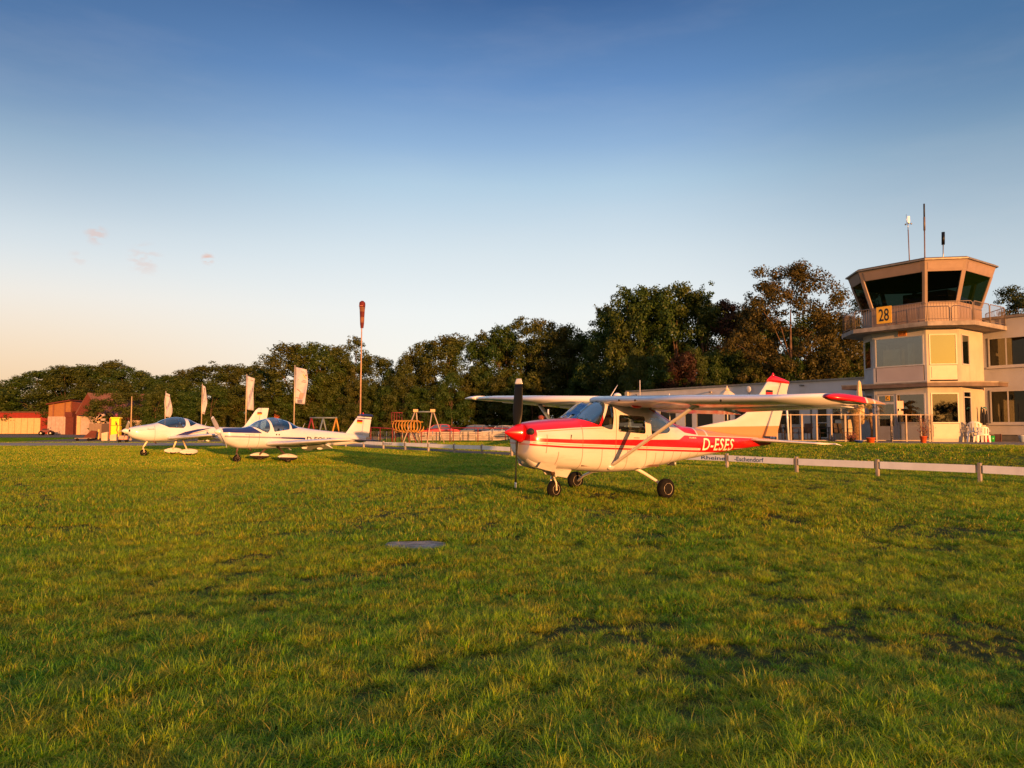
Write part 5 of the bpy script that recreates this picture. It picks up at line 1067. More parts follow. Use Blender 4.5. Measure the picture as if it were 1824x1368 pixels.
def tree_kind(seed, kind):
    """unit tree 10 m tall"""
    rr = random.Random(seed); cl = []
    if kind == 'round':
        for i in range(84):
            a = rr.uniform(0, 6.28); z = rr.uniform(0, 1); zz = 1.2 + 8.0 * z; env = 2.75 * math.sin(math.pi * min(1, .18 + z * .80)) ** .55 * (1 + .20 * math.sin(a * 2 + seed) + .1 * math.sin(a * 5 + z * 6)); q = rr.uniform(.35, 1) ** .5
            cl.append(((env * q * math.cos(a), env * q * math.sin(a), zz + rr.uniform(-.4, .45)), rr.uniform(.40, .85), 1))
        for i in range(16):
            a = rr.uniform(0, 6.28); q = rr.uniform(0, 1.7); cl.append(((q * math.cos(a), q * math.sin(a), 9.1 + rr.uniform(-.5, .7) - q * .4), rr.uniform(.22, .5), 1))
        per, sz, flat = 520, .09, .8
    elif kind == 'airy':
        for i in range(74):
            a = rr.uniform(0, 6.28); z = rr.uniform(0, 1); env = 2.1 * math.sin(math.pi * min(1, .15 + z * .78)) ** .7; q = rr.uniform(.2, 1) ** .6
            cl.append(((env * q * math.cos(a), env * q * math.sin(a), 2.0 + 7.6 * z), rr.uniform(.22, .6), 1))
        for i in range(14): a = rr.uniform(0, 6.28); q = rr.uniform(0, 1.2); cl.append(((q * math.cos(a), q * math.sin(a), 9.4 + rr.uniform(-.3, .8)), rr.uniform(.12, .3), 1))
        per, sz, flat = 620, .08, .8
    elif kind == 'oak':
        for i in range(190):
            a = rr.uniform(0, 6.28); z = rr.uniform(0, 1); env = 3.7 * math.sin(math.pi * min(1, .20 + z * .72)) ** .6 * (1 + .18 * math.sin(a * 3 + 1)); q = rr.uniform(.15, 1) ** .55
            cl.append(((env * q * math.cos(a), env * q * math.sin(a), 3.0 + 6.8 * z + rr.uniform(-.3, .3)), rr.uniform(.30, .66), 1))
        per, sz, flat = 640, .072, .7
    elif kind == 'pine':
        for i in range(46):
            z = rr.uniform(0, 1); a = rr.uniform(0, 6.28); env = 2.3 * (1 - z * .7); q = rr.uniform(.3, 1); cl.append(((env * q * math.cos(a), env * q * math.sin(a), 3.6 + 6 * z), rr.uniform(.35, .75), 1))
        per, sz, flat = 520, .07, .45
    else:      # low leafy mass reaching the ground
        for i in range(80):
            a = rr.uniform(0, 6.28); z = rr.uniform(0, 1); env = 3.6 * math.sin(math.pi * min(1, .42 + z * .55)) ** .6 * (1 + .15 * math.sin(a * 3 + seed)); q = rr.uniform(.3, 1) ** .5
            cl.append(((env * q * math.cos(a), env * q * math.sin(a), .4 + 8.9 * z), rr.uniform(.5, 1.1), 1))
        per, sz, flat = 330, .11, .75
    me = leaf_cloud(seed, cl, per, sz, flat)
    h = MB(); top = 7.5 if kind in ('pine', 'airy', 'oak') else 6
    h.tube([(0, 0, -.1), (.05, 0, 1.5), (-.05, .05, 3.5), (.05, 0, top)], [.20, .14, .11, .03], 8)
    for k in range({'pine': 18, 'oak': 9}.get(kind, 7)):
        c = cl[rr.randrange(len(cl))][0]; z0 = max(1.6, min(top - .5, c[2] * .55)); p0 = Vector((0, 0, z0)); p1 = Vector(c); mid = p0.lerp(p1, .5) + Vector((0, 0, .35)); h.tube([p0, mid, p1], [.04, .025, .008], 5)
    return me, h
def make_tree(name, kind, seed, m, loc, H, wf, label, group='trees beyond the airfield', rz=None):
    me, h = tree_kind(seed, kind); e = empty(name, loc, rz if rz is not None else seed * 1.7, label=label, cat='tree' if name != 'bush' else 'bush', group=group)
    o = bpy.data.objects.new('crown', me); me.materials.append(m); COL.objects.link(o); o.parent = e; h.build('trunk', barkm, e); e.scale = (H / 10 * wf, H / 10 * wf, H / 10); return e
TREES = [  # u, top row, depth, width px, kind, leaf, name, label
 (4, 688, 125, 60, 'round', 'g', 'edge of the frame above the red hangar, leftmost tree'), (38, 668, 128, 66, 'round', 'g', 'second tree from the left edge, above the red hangar'), (76, 654, 130, 70, 'round', 'g', 'tree above the right end of the red hangar'),
 (118, 650, 128, 66, 'round', 'b', 'tree behind the orange shed'), (158, 650, 134, 62, 'round', 'g', 'tree behind the peak of the dark red barn'), (196, 640, 136, 66, 'round', 'b', 'tallest tree above the dark red barn'), (232, 652, 130, 60, 'round', 'g', 'tree right of the barn ridge'), (264, 668, 126, 50, 'low', 'g', 'lower tree at the right end of the barn roof'),
 (302, 667, 105, 56, 'round', 'g', 'tree behind the first banner'), (340, 656, 108, 60, 'round', 'b', 'tree left of the second banner'), (380, 648, 106, 58, 'airy', 'b', 'airy tree right of the second banner'), (412, 646, 108, 56, 'round', 'b', 'tree left of the third banner'), (446, 645, 106, 50, 'round', 'b', 'tree behind the third banner'), (478, 652, 104, 46, 'low', 'g', 'tree between the third and fourth banners'),
 (523, 611, 98, 74, 'round', 'b', 'domed tree above the fourth banner'), (566, 610, 98, 56, 'round', 'g', 'tree right of the domed tree'), (604, 612, 100, 48, 'round', 'b', 'tree left of the windsock pole'), (632, 603, 104, 40, 'airy', 'b', 'thin see-through tree behind the windsock pole'), (668, 628, 96, 56, 'round', 'b', 'tree just right of the windsock pole'), (703, 650, 94, 40, 'low', 'g', 'tree in the dip right of the windsock'),
 (728, 630, 92, 46, 'round', 'b', 'tree above the swing frame'), (756, 606, 92, 50, 'round', 'b', 'tall tree right of the swing frame'), (795, 592, 90, 66, 'round', 'b', 'broad tree above the parked cars'), (828, 594, 92, 46, 'round', 'g', 'tree left of the far wing tip'), (866, 590, 92, 50, 'airy', 'b', 'airy tree above the far wing tip'), (900, 578, 90, 50, 'round', 'g', 'tree left of the upright propeller blade'), (928, 570, 90, 50, 'airy', 'b', 'tree above the propeller'),
 (968, 568, 88, 60, 'round', 'b', 'tree above the spinner'), (1012, 574, 86, 56, 'round', 'b', 'tree above the windscreen'), (1055, 580, 86, 56, 'round', 'g', 'tree left of the tall green clump'), (1082, 540, 82, 44, 'airy', 'b', 'narrow tall tree starting the high clump'), (1112, 516, 80, 52, 'airy', 'g', 'second tall tree of the high clump'), (1150, 506, 80, 66, 'round', 'g', 'tall green tree above the clubhouse left end'),
 (1203, 502, 78, 74, 'round', 'g', 'highest green tree of the clump'), (1250, 512, 78, 56, 'airy', 'g', 'open green tree left of the reddish one'), (1293, 520, 76, 52, 'pine', 'r', 'reddish brown pine left of the big oak'), (1330, 536, 74, 50, 'round', 'o', 'low tree left of the big oak'),
 (1405, 474, 68, 118, 'oak', 'o', 'big spreading oak with a visible trunk left of the tower'), (1488, 545, 70, 66, 'round', 'o', 'rusty tree between the oak and the tower'), (1545, 512, 72, 60, 'pine', 'p', 'dark pine partly hidden by the tower balcony'), (1580, 560, 74, 60, 'pine', 'p', 'dark pine behind the tower'),
 (1798, 503, 66, 60, 'pine', 'p', 'dark pine right of the tower cab'), (1826, 512, 66, 50, 'pine', 'p', 'dark pine at the right edge above the office wing'), (1215, 625, 66, 50, 'low', 'r', 'maroon tree behind the clubhouse roof'),
 (210, 676, 98, 92, 'low', 'b', 'bushy tree in front of the dark red barn'), (278, 690, 96, 52, 'low', 'g', 'dark bushy tree right of the barn, behind the first banner')]
LM = {'o': lbronze, 'g': lgreen, 'b': lbrown, 'r': lred, 'p': lpine}
protos = {}; kseeds = {'round': (11, 23, 37, 51), 'airy': (5, 17), 'oak': (29,), 'pine': (3, 43), 'low': (61, 73, 89)}
cnt = {}
WN = {'round': 5.4, 'airy': 3.9, 'oak': 7.2, 'pine': 4.2, 'low': 7.0}
ADJ = {'o': 'bronze brown', 'g': 'dark green', 'b': 'olive brown', 'r': 'maroon', 'p': 'needled'}
def put_tree(u, v, Dp, wpx, kind, lf, where, name='tree', label=None, zb=None, group='trees beyond the airfield'):
    t = depth(u, v, Dp); z0 = 0; H = t.z - z0; wm = wpx / FPX * Dp; wf = wm / (WN[kind] * H / 10)
    k = cnt.get(kind, 0); cnt[kind] = k + 1; sd_ = kseeds[kind][k % len(kseeds[kind])]; key = (kind, sd_, lf)
    lab = label or ('%s %s' % (ADJ[lf], where))
    if name == 'tree': name = {'pine': 'pine_tree', 'oak': 'oak_tree'}.get(kind, 'tree')
    if key not in protos: protos[key] = make_tree(name, kind, sd_, LM[lf], (t.x, Dp, z0), H, wf, lab, group)
    else:
        c = place_copy(protos[key], (t.x, Dp, z0), k * 2.3, label=lab, group=group); c.scale = (H / 10 * wf, H / 10 * wf, H / 10); c.name = name
    return 0
for (u, v, Dp, wpx, kind, lf, where) in TREES:
    if u < 60: Dp += 20
    elif 650 < u < 1100: Dp += 9
    if u in (210, 278): wpx *= .62
    put_tree(u, v, Dp, wpx * 1.75, kind, lf, '', label=(where if lf in 'r' or 'pine' in where else ADJ[lf] + ' ' + where))
for (u, v, wpx, where) in ((1090, 556, 60, 'left of the high clump'), (1130, 532, 70, 'in the high clump'), (1172, 522, 70, 'right in the high clump'), (1222, 520, 66, 'between the tallest crowns'), (1268, 535, 60, 'left of the reddish pine'), (1312, 552, 60, 'between pine and oak'), (1352, 560, 60, 'at the left side of the oak'), (1402, 565, 70, 'at the oak crown base'), (1450, 556, 70, 'right of the oak crown'), (1510, 566, 60, 'left of the balcony'),
        (880, 606, 60, 'above the far wing, second row'), (935, 600, 60, 'behind the propeller, second row'), (990, 600, 60, 'above the cowling, second row'), (1035, 606, 60, 'above the cabin, second row'), (590, 640, 50, 'left of the windsock, second row'), (635, 640, 50, 'behind the windsock, second row')):
    put_tree(u, v, 84 if u > 1060 else 104, wpx * 1.6, 'round', 'g', '', label='shaded dark green tree ' + where)
# undergrowth in front of the wood: leafy trees down to the ground
q = random.Random(4); u = 292
WHERE = ['behind the first banner', 'below the second banner', 'right of the second banner', 'between second and third banners', 'below the third banner', 'right of the third banner', 'behind the far aeroplane fin', 'left of the fourth banner', 'below the fourth banner', 'behind the small swing set', 'right of the small swing set', 'left of the windsock pole foot', 'behind the windsock pole foot',
         'behind the navy capped fin', 'behind the hanging bars', 'behind the yellow spiral', 'behind the large swing', 'right of the large swing', 'behind the red car', 'above the dark estate car', 'left of the crowd barriers', 'behind the crowd barriers', 'behind the propeller', 'behind the walking person', 'behind the far wing strut', 'above the engine cowling', 'behind the windscreen', 'behind the cabin roof', 'left of the clubhouse', 'at the clubhouse left corner']
i = 0
while u < 1125:
    v = q.uniform(672, 700) if u < 700 else q.uniform(655, 690); lf = 'g' if q.random() < .5 else 'b'
    put_tree(u, v, 98 - (u - 292) * .006 + q.uniform(-2, 2), q.uniform(62, 80), 'low', lf, '', name='bush', label='%s bushy undergrowth tree %s' % ({'g': 'dark green', 'b': 'olive brown'}[lf], WHERE[i % 30]), group='bushes at the wood edge'); u += 28.5; i += 1
WH2 = ['at the clubhouse left end', 'above the parasol tips', 'above the wing strut', 'left of the maroon tree', 'right of the maroon tree', 'above the open parasol', 'left of the fin tip', 'right of the fin tip', 'at the oak trunk', 'right of the oak trunk', 'above the red wing tip', 'left of the tower', 'touching the tower balcony']
for i in range(13):
    u = 1135 + i * 34; put_tree(u, q.uniform(610, 640), 68.5 + q.uniform(-2, 2), q.uniform(66, 84), 'low', 'g' if i % 3 else 'b', '', name='bush', label='%s low tree behind the clubhouse %s' % ('dark green' if i % 3 else 'olive brown', WH2[i]), group='low trees behind the clubhouse')
# the far wood that closes the view behind the individual trees
fw = []
for k in range(330):
    x = q.uniform(-150, 75); y = 150 + q.uniform(0, 14) - max(0, x) * .75; hz_ = 8.5 - (2.5 if x < -70 else 0); fw.append(((x, y, q.uniform(1, hz_)), q.uniform(1.8, 3.2), 1))
me = leaf_cloud(101, fw, 22, .42); me.materials.append(lgreen); o = bpy.data.objects.new('far_wood', me); COL.objects.link(o); struct(o, 'stuff'); tag(o, 'far dark wood closing the view behind the tree row', 'wood')
# tree line on the other side of the field (seen only as the reflection in the panes)
fw = []
for k in range(420):
    a = R(-150 + 120 * k / 420) ; rd = 330 + q.uniform(0, 20); fw.append(((rd * math.cos(a), rd * math.sin(a), q.uniform(1, 9) + 3 * math.sin(k * .21) + 2 * math.sin(k * .057)), q.uniform(3, 5), 1))
me = leaf_cloud(102, fw, 7, .9); me.materials.append(lpine); o = bpy.data.objects.new('field_edge_wood', me); COL.objects.link(o); struct(o, 'stuff'); tag(o, 'dark wood across the airfield mirrored in the panes', 'wood')
# ------------------------------------------------------------------ low rail of advertising boards along the path
rw = mat('rail_board', (.74, .73, .76), .5, var=.05, dirt=.2); postm = mat('rail_post', (.26, .23, .21), .7, var=.25, dirt=.4); bluet = mat('sign_blue', (.03, .08, .20), .5)
RA = math.atan2(-RD.y, -RD.x)            # local x points towards the right of the picture
rail = empty('board_rail', (RP.x, RP.y, 0), RA, label='low rail of long white boards on grey posts crossing the field edge behind the aeroplanes', cat='rail')
camloc = (Matrix.Translation((RP.x, RP.y, 0)) @ Matrix.Rotation(RA, 4, 'Z')).inverted() @ Vector((0, 0, 0)); SG = 1 if camloc.y > 0 else -1; LY = SG * .058
wl = [-5.6, -2.9, 0, 2.62, 5.15, 7.75, 10.35, 12.95, 15.6, 18.2, 20.0, 22.5, 25.1, 27.8, 30.5, 33.3, 36.1, 38.9]
for i, w_ in enumerate(wl):
    p = rail_pt(w_); z = gz(p.x, p.y); h = MB(); h.box(-w_ - .04, -w_ + .04, -.05, .062, z - .1, z + .52) if SG > 0 else h.box(-w_ - .04, -w_ + .04, -.062, .05, z - .1, z + .52); h.build('post', postm, rail, bevel=.01)
    h = MB(); h.box(-w_ - .11, -w_ + .11, SG * .03, SG * .034, z + .27, z + .45); h.build('bracket', galv, rail)
    if i < len(wl) - 1:
        w2 = wl[i + 1]; p2 = rail_pt(w2); z2 = gz(p2.x, p2.y)
        h = MB(); a, b2 = -w_ - .09, -w2 + .09; y0, y1 = SG * .036, SG * .055; h.hexa([(b2, y0, z2 + .262), (a, y0, z + .262), (a, y1, z + .262), (b2, y1, z2 + .262), (b2, y0, z2 + .462), (a, y0, z + .462), (a, y1, z + .462), (b2, y1, z2 + .462)]); bd = h.build('board', rw, rail)
# lettering faces the field (local +y side is towards the camera)
def raillet(txt, u0, u1, zc, H):
    A = onplane(u0, 820, (RP.x, RP.y, 0), (RN.x, RN.y, 0)); B = onplane(u1, 820, (RP.x, RP.y, 0), (RN.x, RN.y, 0))
    Mi = (Matrix.Translation((RP.x, RP.y, 0)) @ Matrix.Rotation(RA, 4, 'Z')).inverted(); xa, xb = (Mi @ A).x, (Mi @ B).x
    me = text_mesh(txt, 1, bold=.015); xs_ = [v.co.x for v in me.vertices]; ys_ = [v.co.y for v in me.vertices]; side = .056
    for v in me.vertices: v.co = Vector((xa + (v.co.x - min(xs_)) / (max(xs_) - min(xs_)) * (xb - xa), LY, zc - H / 2 + (v.co.y - min(ys_)) / (max(ys_) - min(ys_)) * H))
    me.materials.append(bluet); o = bpy.data.objects.new('lettering', me); COL.objects.link(o); o.parent = rail
raillet('Rheine', 1251, 1294, .36, .13); raillet('-Eschendorf', 1310, 1362, .36, .15); raillet('Eschendorf', 683, 700, .36, .13)
# a short loose plate at the near aeroplane's nose
# ------------------------------------------------------------------ windsock
B = depth(641, 790, 62); B.z = 0; T = depth(645, 536, 62)
e = empty('windsock', tuple(B), label='tall windsock pole with a limp red and white striped sock at its top', cat='windsock')
polem = mat('pole_rust', (.34, .22, .16), .5, var=.15, dirt=.3)
dx = T.x - B.x; h = MB(); h.tube([(0, 0, 0), (dx * .5, 0, T.z * .5), (dx, 0, T.z - .35)], [.075, .06, .045], 10); h.build('pole', polem, e)
h = MB(); h.lathe((0, 0, 0), [(.25, 0), (.25, .12), (.1, .14)], 12); h.build('base', concs, e)
sr = mat('sock_red', (.09, .004, .005), .8, var=.2); sw = mat('sock_white', (.16, .06, .035), .8, var=.25)
H = T.z; zz = [H, H - .12, H - .42, H - .52, H - 1.0, H - 1.45, H - 1.9, H - 2.38]; rr_ = [.09, .24, .27, .265, .23, .19, .165, .12]
fz = pin([(-z, r_) for z, r_ in zip(zz, rr_)])
for k, (z0, z1) in enumerate(((H, H - .55), (H - .55, H - .95), (H - .95, H - 1.42), (H - 1.42, H - 1.92), (H - 1.92, H - 2.38))):
    rings = []
    for t in np.linspace(0, 1, 5):
        z = z0 + (z1 - z0) * t; r_ = float(fz(-z)[0]); rings.append([(dx + .02 + r_ * (1 + .10 * math.sin(a * 4 + z * 2)) * math.cos(a), r_ * .8 * math.sin(a), z) for a in np.linspace(0, 2 * math.pi, 19)[:-1]])
    h = MB(); h.loft(rings, caps=(k == 0)); h.build('sock_band', (sr, sw)[k % 2], e)
h = MB(); h.tube([(dx + .26 * math.cos(a), .2 * math.sin(a), H - .45) for a in np.linspace(0, 6.28, 16)], .025, 6); h.build('hoop', mat('hoop_pink', (.5, .2, .15), .5), e)
# ------------------------------------------------------------------ banners
bannm = mat('banner_cloth', (.40, .39, .47), .9, var=.08); bgrey = mat('banner_grey', (.20, .17, .22), .9); byel = mat('banner_yellow', (.5, .38, .05), .9); bpink = mat('banner_pink', (.55, .28, .22), .9)
def banner(u, vtop, vbot, wpx, vfoot, lab, curl=0, motif=0):
    D_ = CAMH * FPX / (vfoot - HOR); f = ground(u, vfoot); e = empty('banner_flag', tuple(f), 0, label=lab, cat='banner', group='banner flags in a row')
    zt = depth(u, vtop, D_).z; zb = depth(u, vbot, D_).z; W_ = wpx / FPX * D_
    h = MB(); h.tube([(0, 0, 0), (0, 0, zt * .6), (0, 0, zt + .15)], [.06, .05, .04], 8); h.build('pole', mat('banner_pole', (.42, .34, .26), .4, metal=.3), e)
    h = MB(); h.lathe((0, 0, 0), [(.3, 0), (.3, .08), (.08, .12)], 12); h.build('base', concs, e)
    nx_, nz_ = 8, 16; vs = []
    def P(i, j, off=0):
        s_ = i / nx_; t = j / nz_; wd = W_ * (1 - .10 * t + .12 * math.sin(t * 3.1)) if not curl else W_ * (.25 + .9 * math.sin(math.pi * min(1, max(.05, t * .95))) ** .8)
        x = .05 + s_ * wd - (curl * .55 * W_ * math.sin(math.pi * t)); y = .14 * math.sin(s_ * 5 + t * 6 + u) * (.4 + s_) + off; return (x, y, zt - .10 * s_ - t * (zt - zb) - .12 * s_ * (1 - t))
    for j in range(nz_ + 1):
        for i in range(nx_ + 1): vs.append(P(i, j))
    h = MB(); h.add(vs, [(j * 9 + i, j * 9 + i + 1, (j + 1) * 9 + i + 1, (j + 1) * 9 + i) for j in range(nz_) for i in range(nx_)], True); cl = h.build('cloth', bannm, e)
    sm_ = cl.modifiers.new('thick', 'SOLIDIFY'); sm_.thickness = .006
    def patch(i0, i1, j0, j1, m_, nm='printed_mark', sk=0):
        a = [P(i0, j0, -.02), P(i1, j0, -.02), P(i1 + sk, j1, -.02), P(i0 + sk, j1, -.02)]; q_ = MB(); q_.add(a, [(0, 1, 2, 3)]); q_.build(nm, m_, cl)
    if motif == 3:
        patch(4.2, 5.8, 1.2, 1.9, bgrey, sk=.8); patch(6.8, 7.8, 2.4, 3.2, bgrey, sk=-.4); patch(5.2, 5.8, 2.6, 4.4, byel, sk=1.4); patch(2, 7.2, 5.2, 5.5, bgrey); patch(1.6, 7.2, 5.9, 6.2, bgrey)
        patch(1.0, 2.0, 9.6, 10.8, bgrey, sk=2.2); patch(3.2, 6.5, 11, 13.8, bpink, sk=-.8); patch(.6, 4.2, 13.3, 13.7, bgrey); patch(1.5, 6, 14.2, 15.6, bgrey, sk=.3)
    else:
        patch(1.5, 6.5, 1.2, 1.6, bgrey); patch(2.0, 2.7, 8.5, 10.5, bgrey); patch(3.2, 3.8, 6.5, 8.8, bgrey, sk=1.2); patch(5.4, 6, 5, 7, bgrey, sk=.8); patch(1.6, 6.4, 14.6, 15.2, bgrey)
    return e
banner(293, 699, 742, 13, 785, 'white banner curled round its pole, leftmost of the four', curl=.45)
banner(358, 686, 737, 6.5, 786, 'narrow white banner seen nearly edge-on, second from the left')
banner(437, 669, 729, 12, 789, 'white banner with a grey squiggle, third from the left')
banner(523, 653, 718, 20, 790, 'widest banner with a printed hand and yellow stroke, rightmost of the four', motif=3)
# thin light pole near the far aeroplane's spinner
D_ = 70; p = depth(232.5, 785, D_); p.z = 0; zt = depth(232.5, 706, D_).z; e = empty('lamp_pole', tuple(p), label='thin bare yellowish pole rising behind the far aeroplane spinner', cat='pole'); h = MB(); h.tube([(0, 0, 0), (0, 0, zt)], [.07, .05], 8); h.build('pole', mat('pole_wood', (.36, .26, .14), .7), e)
h = MB(); h.lathe((0, 0, 0), [(.14, 0), (.14, .2), (.09, .22)], 10); h.build('footing', concs, e)
# ------------------------------------------------------------------ hangars on the left
brick = mat('red_cladding', (.19, .010, .005), .7, var=.15, dirt=.3); brick2 = mat('dark_red_cladding', (.085, .014, .008), .8, var=.15, dirt=.3); doorc = mat('hangar_door', (.50, .34, .18), .6, var=.08, dirt=.2); whitec = mat('pale_sheet', (.34, .26, .24), .6, var=.12, dirt=.3)
def atX(u, D_): return (u - 912) / FPX * D_
def zAt(v, D_): return CAMH + (HOR - v) / FPX * D_
hang = empty('hangar', (atX(40, 124), 124, 0), .0, label='long low red hangar with pale folding doors at the left edge', cat='hangar')
x0, x1 = -26 - 14, atX(86, 124) - atX(40, 124); zr, zd = zAt(735, 124), zAt(744.7, 124)
g = MB(); g.box(x0, x1, 0, 14, zd, zr); g.box(atX(73.5, 124) - atX(40, 124), x1, 0, 14, 0, zd); g.box(x0, x1, .6, 14, 0, zd); g.build('wall', brick, hang)
g = MB(); g.box(x0 - .2, x1 + .2, -.4, 14.2, zr, zr + .18); g.build('roof', mat('roof_edge_dark', (.09, .04, .03), .8), hang)
k = atX(73.5, 124) - atX(40, 124)
while k > x0 + 1: h = MB(); h.box(k - 1.07, k - .04, -.05, .05, .05, zd); h.build('door_leaf', doorc, hang); k -= 1.1
sh = empty('shed', (atX(87, 116), 116, 0), .0, label='tall shed with orange upper panels and whitish corrugated doors', cat='shed')
X = lambda u: atX(u, 116) - atX(87, 116)
g = MB(); g.add([(X(87), 0, 0), (X(127), 0, 0), (X(127), 12, 0), (X(87), 12, 0), (X(87), 0, zAt(721.5, 116)), (X(127), 0, zAt(715, 116)), (X(127), 12, zAt(715, 116)), (X(87), 12, zAt(721.5, 116))], [(0, 1, 5, 4), (1, 2, 6, 5), (2, 3, 7, 6), (3, 0, 4, 7), (4, 5, 6, 7)]); g.build('wall', mat('orange_panel', (.23, .10, .03), .6, var=.1, dirt=.2), sh)
g = MB(); g.hexa([(X(85), -.5, zAt(721, 116)), (X(128), -.5, zAt(714, 116)), (X(128), 12.3, zAt(714, 116)), (X(85), 12.3, zAt(721, 116)), (X(85), -.5, zAt(719, 116)), (X(128), -.5, zAt(712, 116)), (X(128), 12.3, zAt(712, 116)), (X(85), 12.3, zAt(719, 116))]); g.build('roof', brick2, sh)
for u0, u1 in ((94.5, 97), (115, 117.5), (126, 127.6)): g = MB(); g.box(X(u0), X(u1), -.08, 0, zAt(742, 116), zAt(717, 116)); g.build('panel_post', mat('panel_dark', (.16, .06, .03), .7), sh)
for j in range(5): g = MB(); g.box(X(87 + j * 7), X(93.7 + j * 7), -.14, -.02, .05, zAt(742, 116)); g.build('door_leaf', whitec, sh)
g = MB(); g.box(X(121), X(135), -.5, 3, 0, zAt(742, 116)); g.box(X(121), X(134), -.7, 3, zAt(743, 116), zAt(734, 116)); g.build('red_porch', brick2, sh)
g = MB(); g.hexa([(X(127), .2, zAt(733, 116)), (X(150), .2, zAt(733, 116)), (X(150), 12, zAt(733, 116)), (X(127), 12, zAt(733, 116)), (X(127), .2, zAt(715, 116)), (X(147), .2, zAt(718, 116)), (X(147), 12, zAt(718, 116)), (X(127), 12, zAt(715, 116))]); g.build('side_roof', brick2, sh)
barn = empty('barn', (atX(155, 112), 112, 0), .0, label='dark red gabled barn with a long pinkish roof and white doors', cat='barn')
X = lambda u: atX(u, 112) - atX(155, 112); ZZ = lambda v: zAt(v, 112)
prof = [(X(136), 0), (X(136), ZZ(735)), (X(155), ZZ(701)), (X(179), ZZ(738)), (X(179), 0)]
g = MB(); g.prism(prof, 0, .3); g.build('gable_wall', brick2, barn)
# roof runs back and to the right
back = Vector((X(275) - X(179), 5.0, 0)); A = Vector((X(155), 0, ZZ(701))); Bq = Vector((X(180.5), -.1, ZZ(740))); C_ = Vector((X(134.5), -.1, ZZ(737)))
roofm = mat('barn_roof', (.10, .045, .045), .8, var=.15, dirt=.3)
g = MB(); g.add([A, Bq, Bq + back, A + back + Vector((0, 0, 0)), A + Vector((0, 0, .12)), Bq + Vector((0, 0, .12)), Bq + back + Vector((0, 0, .12)), A + back + Vector((0, 0, .12))], [(0, 1, 2, 3), (4, 7, 6, 5), (0, 4, 5, 1), (1, 5, 6, 2), (2, 6, 7, 3), (3, 7, 4, 0)]); g.build('roof', roofm, barn)
g = MB(); g.add([A, C_, C_ + back * .9, A + back, ], [(0, 1, 2, 3)]); g.build('roof', roofm, barn)
g = MB(); g.add([(X(179), .1, 0), (X(179), .1, ZZ(738)), tuple(Vector((X(179), .1, ZZ(738))) + back), (X(179) + back.x, .1 + back.y, 0)], [(0, 1, 2, 3)]); sw_ = g.build('side_wall', brick2, barn); sm_ = sw_.modifiers.new('thick', 'SOLIDIFY'); sm_.thickness = .2
g = MB(); g.box(X(139), X(145.5), -.2, -.02, .05, ZZ(741)); g.build('door_leaf', doorc, barn)
g = MB(); g.box(X(145.8), X(161), -.16, -.02, .05, ZZ(741)); g.build('door_leaf', whitec, barn); g = MB(); g.box(X(161.3), X(176), -.14, -.02, .05, ZZ(741)); g.build('door_leaf', whitec, barn)
g = MB(); g.box(X(146), X(176), -1.0, -.02, ZZ(741), ZZ(739.5)); g.build('door_canopy', dark, barn)
cont = empty('container', (atX(262, 100), 100, 0), 0, label='grey white container between the dark trees and the far canopy', cat='container')
g = MB()
for k in range(10): g.box(-2 + k * .5, -2 + k * .5 + .46, 0, 2.4, .1, 2.1)
g.build('body', mat('container_grey', (.32, .27, .26), .6, var=.1), cont); g = MB(); g.box(-2.05, 3.02, -.04, 2.44, 2.1, 2.2); g.box(-2.05, 3.02, -.04, 2.44, 0, .1); g.build('frame', whitec, cont)
ch = empty('chimney', (atX(494.5, 96), 96, 0), 0, label='red brick chimney standing among the trees behind the canopy of the navy nosed aeroplane', cat='chimney')
ch['label'] = 'square red brick chimney among the trees behind the navy capped aeroplane'
g = MB(); g.box(-.33, .33, -.33, .33, 0, zAt(733.5, 96)); g.build('shaft', mat('chimney_brick', (.30, .06, .03), .9, var=.3, scale=6, bump=.5), ch); g = MB(); g.box(-.40, .40, -.40, .40, zAt(733.5, 96), zAt(732, 96)); g.build('cap', brick2, ch)
# fuelling point
yel = mat('yellow_paint', (.80, .62, .015), .4, var=.05, coat=.3, dirt=.15)
D_ = 71; fp = empty('fuel_pump', (atX(207, D_), D_, 0), .12, label='bright yellow fuel pump with a hose beside pale concrete blocks', cat='fuel pump')
X = lambda u: atX(u, D_) - atX(207, D_); ZZ = lambda v: zAt(v, D_)
g = MB(); g.box(X(200.5), X(215.5), -.3, .3, .35, ZZ(758.2)); g.build('body', yel, fp, bevel=.04); g = MB(); g.box(X(201), X(214.5), -.28, .28, ZZ(757.8), ZZ(746)); g.build('upper_body', yel, fp, bevel=.04)
g = MB(); g.box(X(200), X(216.5), -.34, .34, ZZ(746), ZZ(743.2)); g.build('hood', yel, fp, bevel=.05); g = MB(); g.box(X(203), X(213.5), -.29, .29, 0, .35); g.build('plinth', concs, fp)
g = MB(); g.box(X(199), X(201.8), -.3, .25, .2, ZZ(745)); g.build('side_panel', mat('pump_orange', (.55, .10, .03), .5), fp)
g = MB(); g.box(X(208.8), X(210.6), -.315, -.29, ZZ(757), ZZ(750.5)); g.build('gauge', mat('gauge_dark', (.12, .08, .02), .5), fp)
g = MB(); g.tube([(X(211), -.33, ZZ(753)), (X(213), -.42, ZZ(760)), (X(211.8), -.42, ZZ(766)), (X(214), -.36, ZZ(772)), (X(212.5), -.36, .5)], .04, 6); g.build('hose', mat('hose_dark', (.10, .05, .02), .6), fp)
g = MB(); g.ball((X(208), 0, ZZ(739.5)), .16); g.tube([(X(208), 0, ZZ(744)), (X(208), 0, ZZ(741))], .04, 6); g.build('lamp', mat('lamp_purple', (.15, .02, .06), .4), fp)
D2_ = 70.0
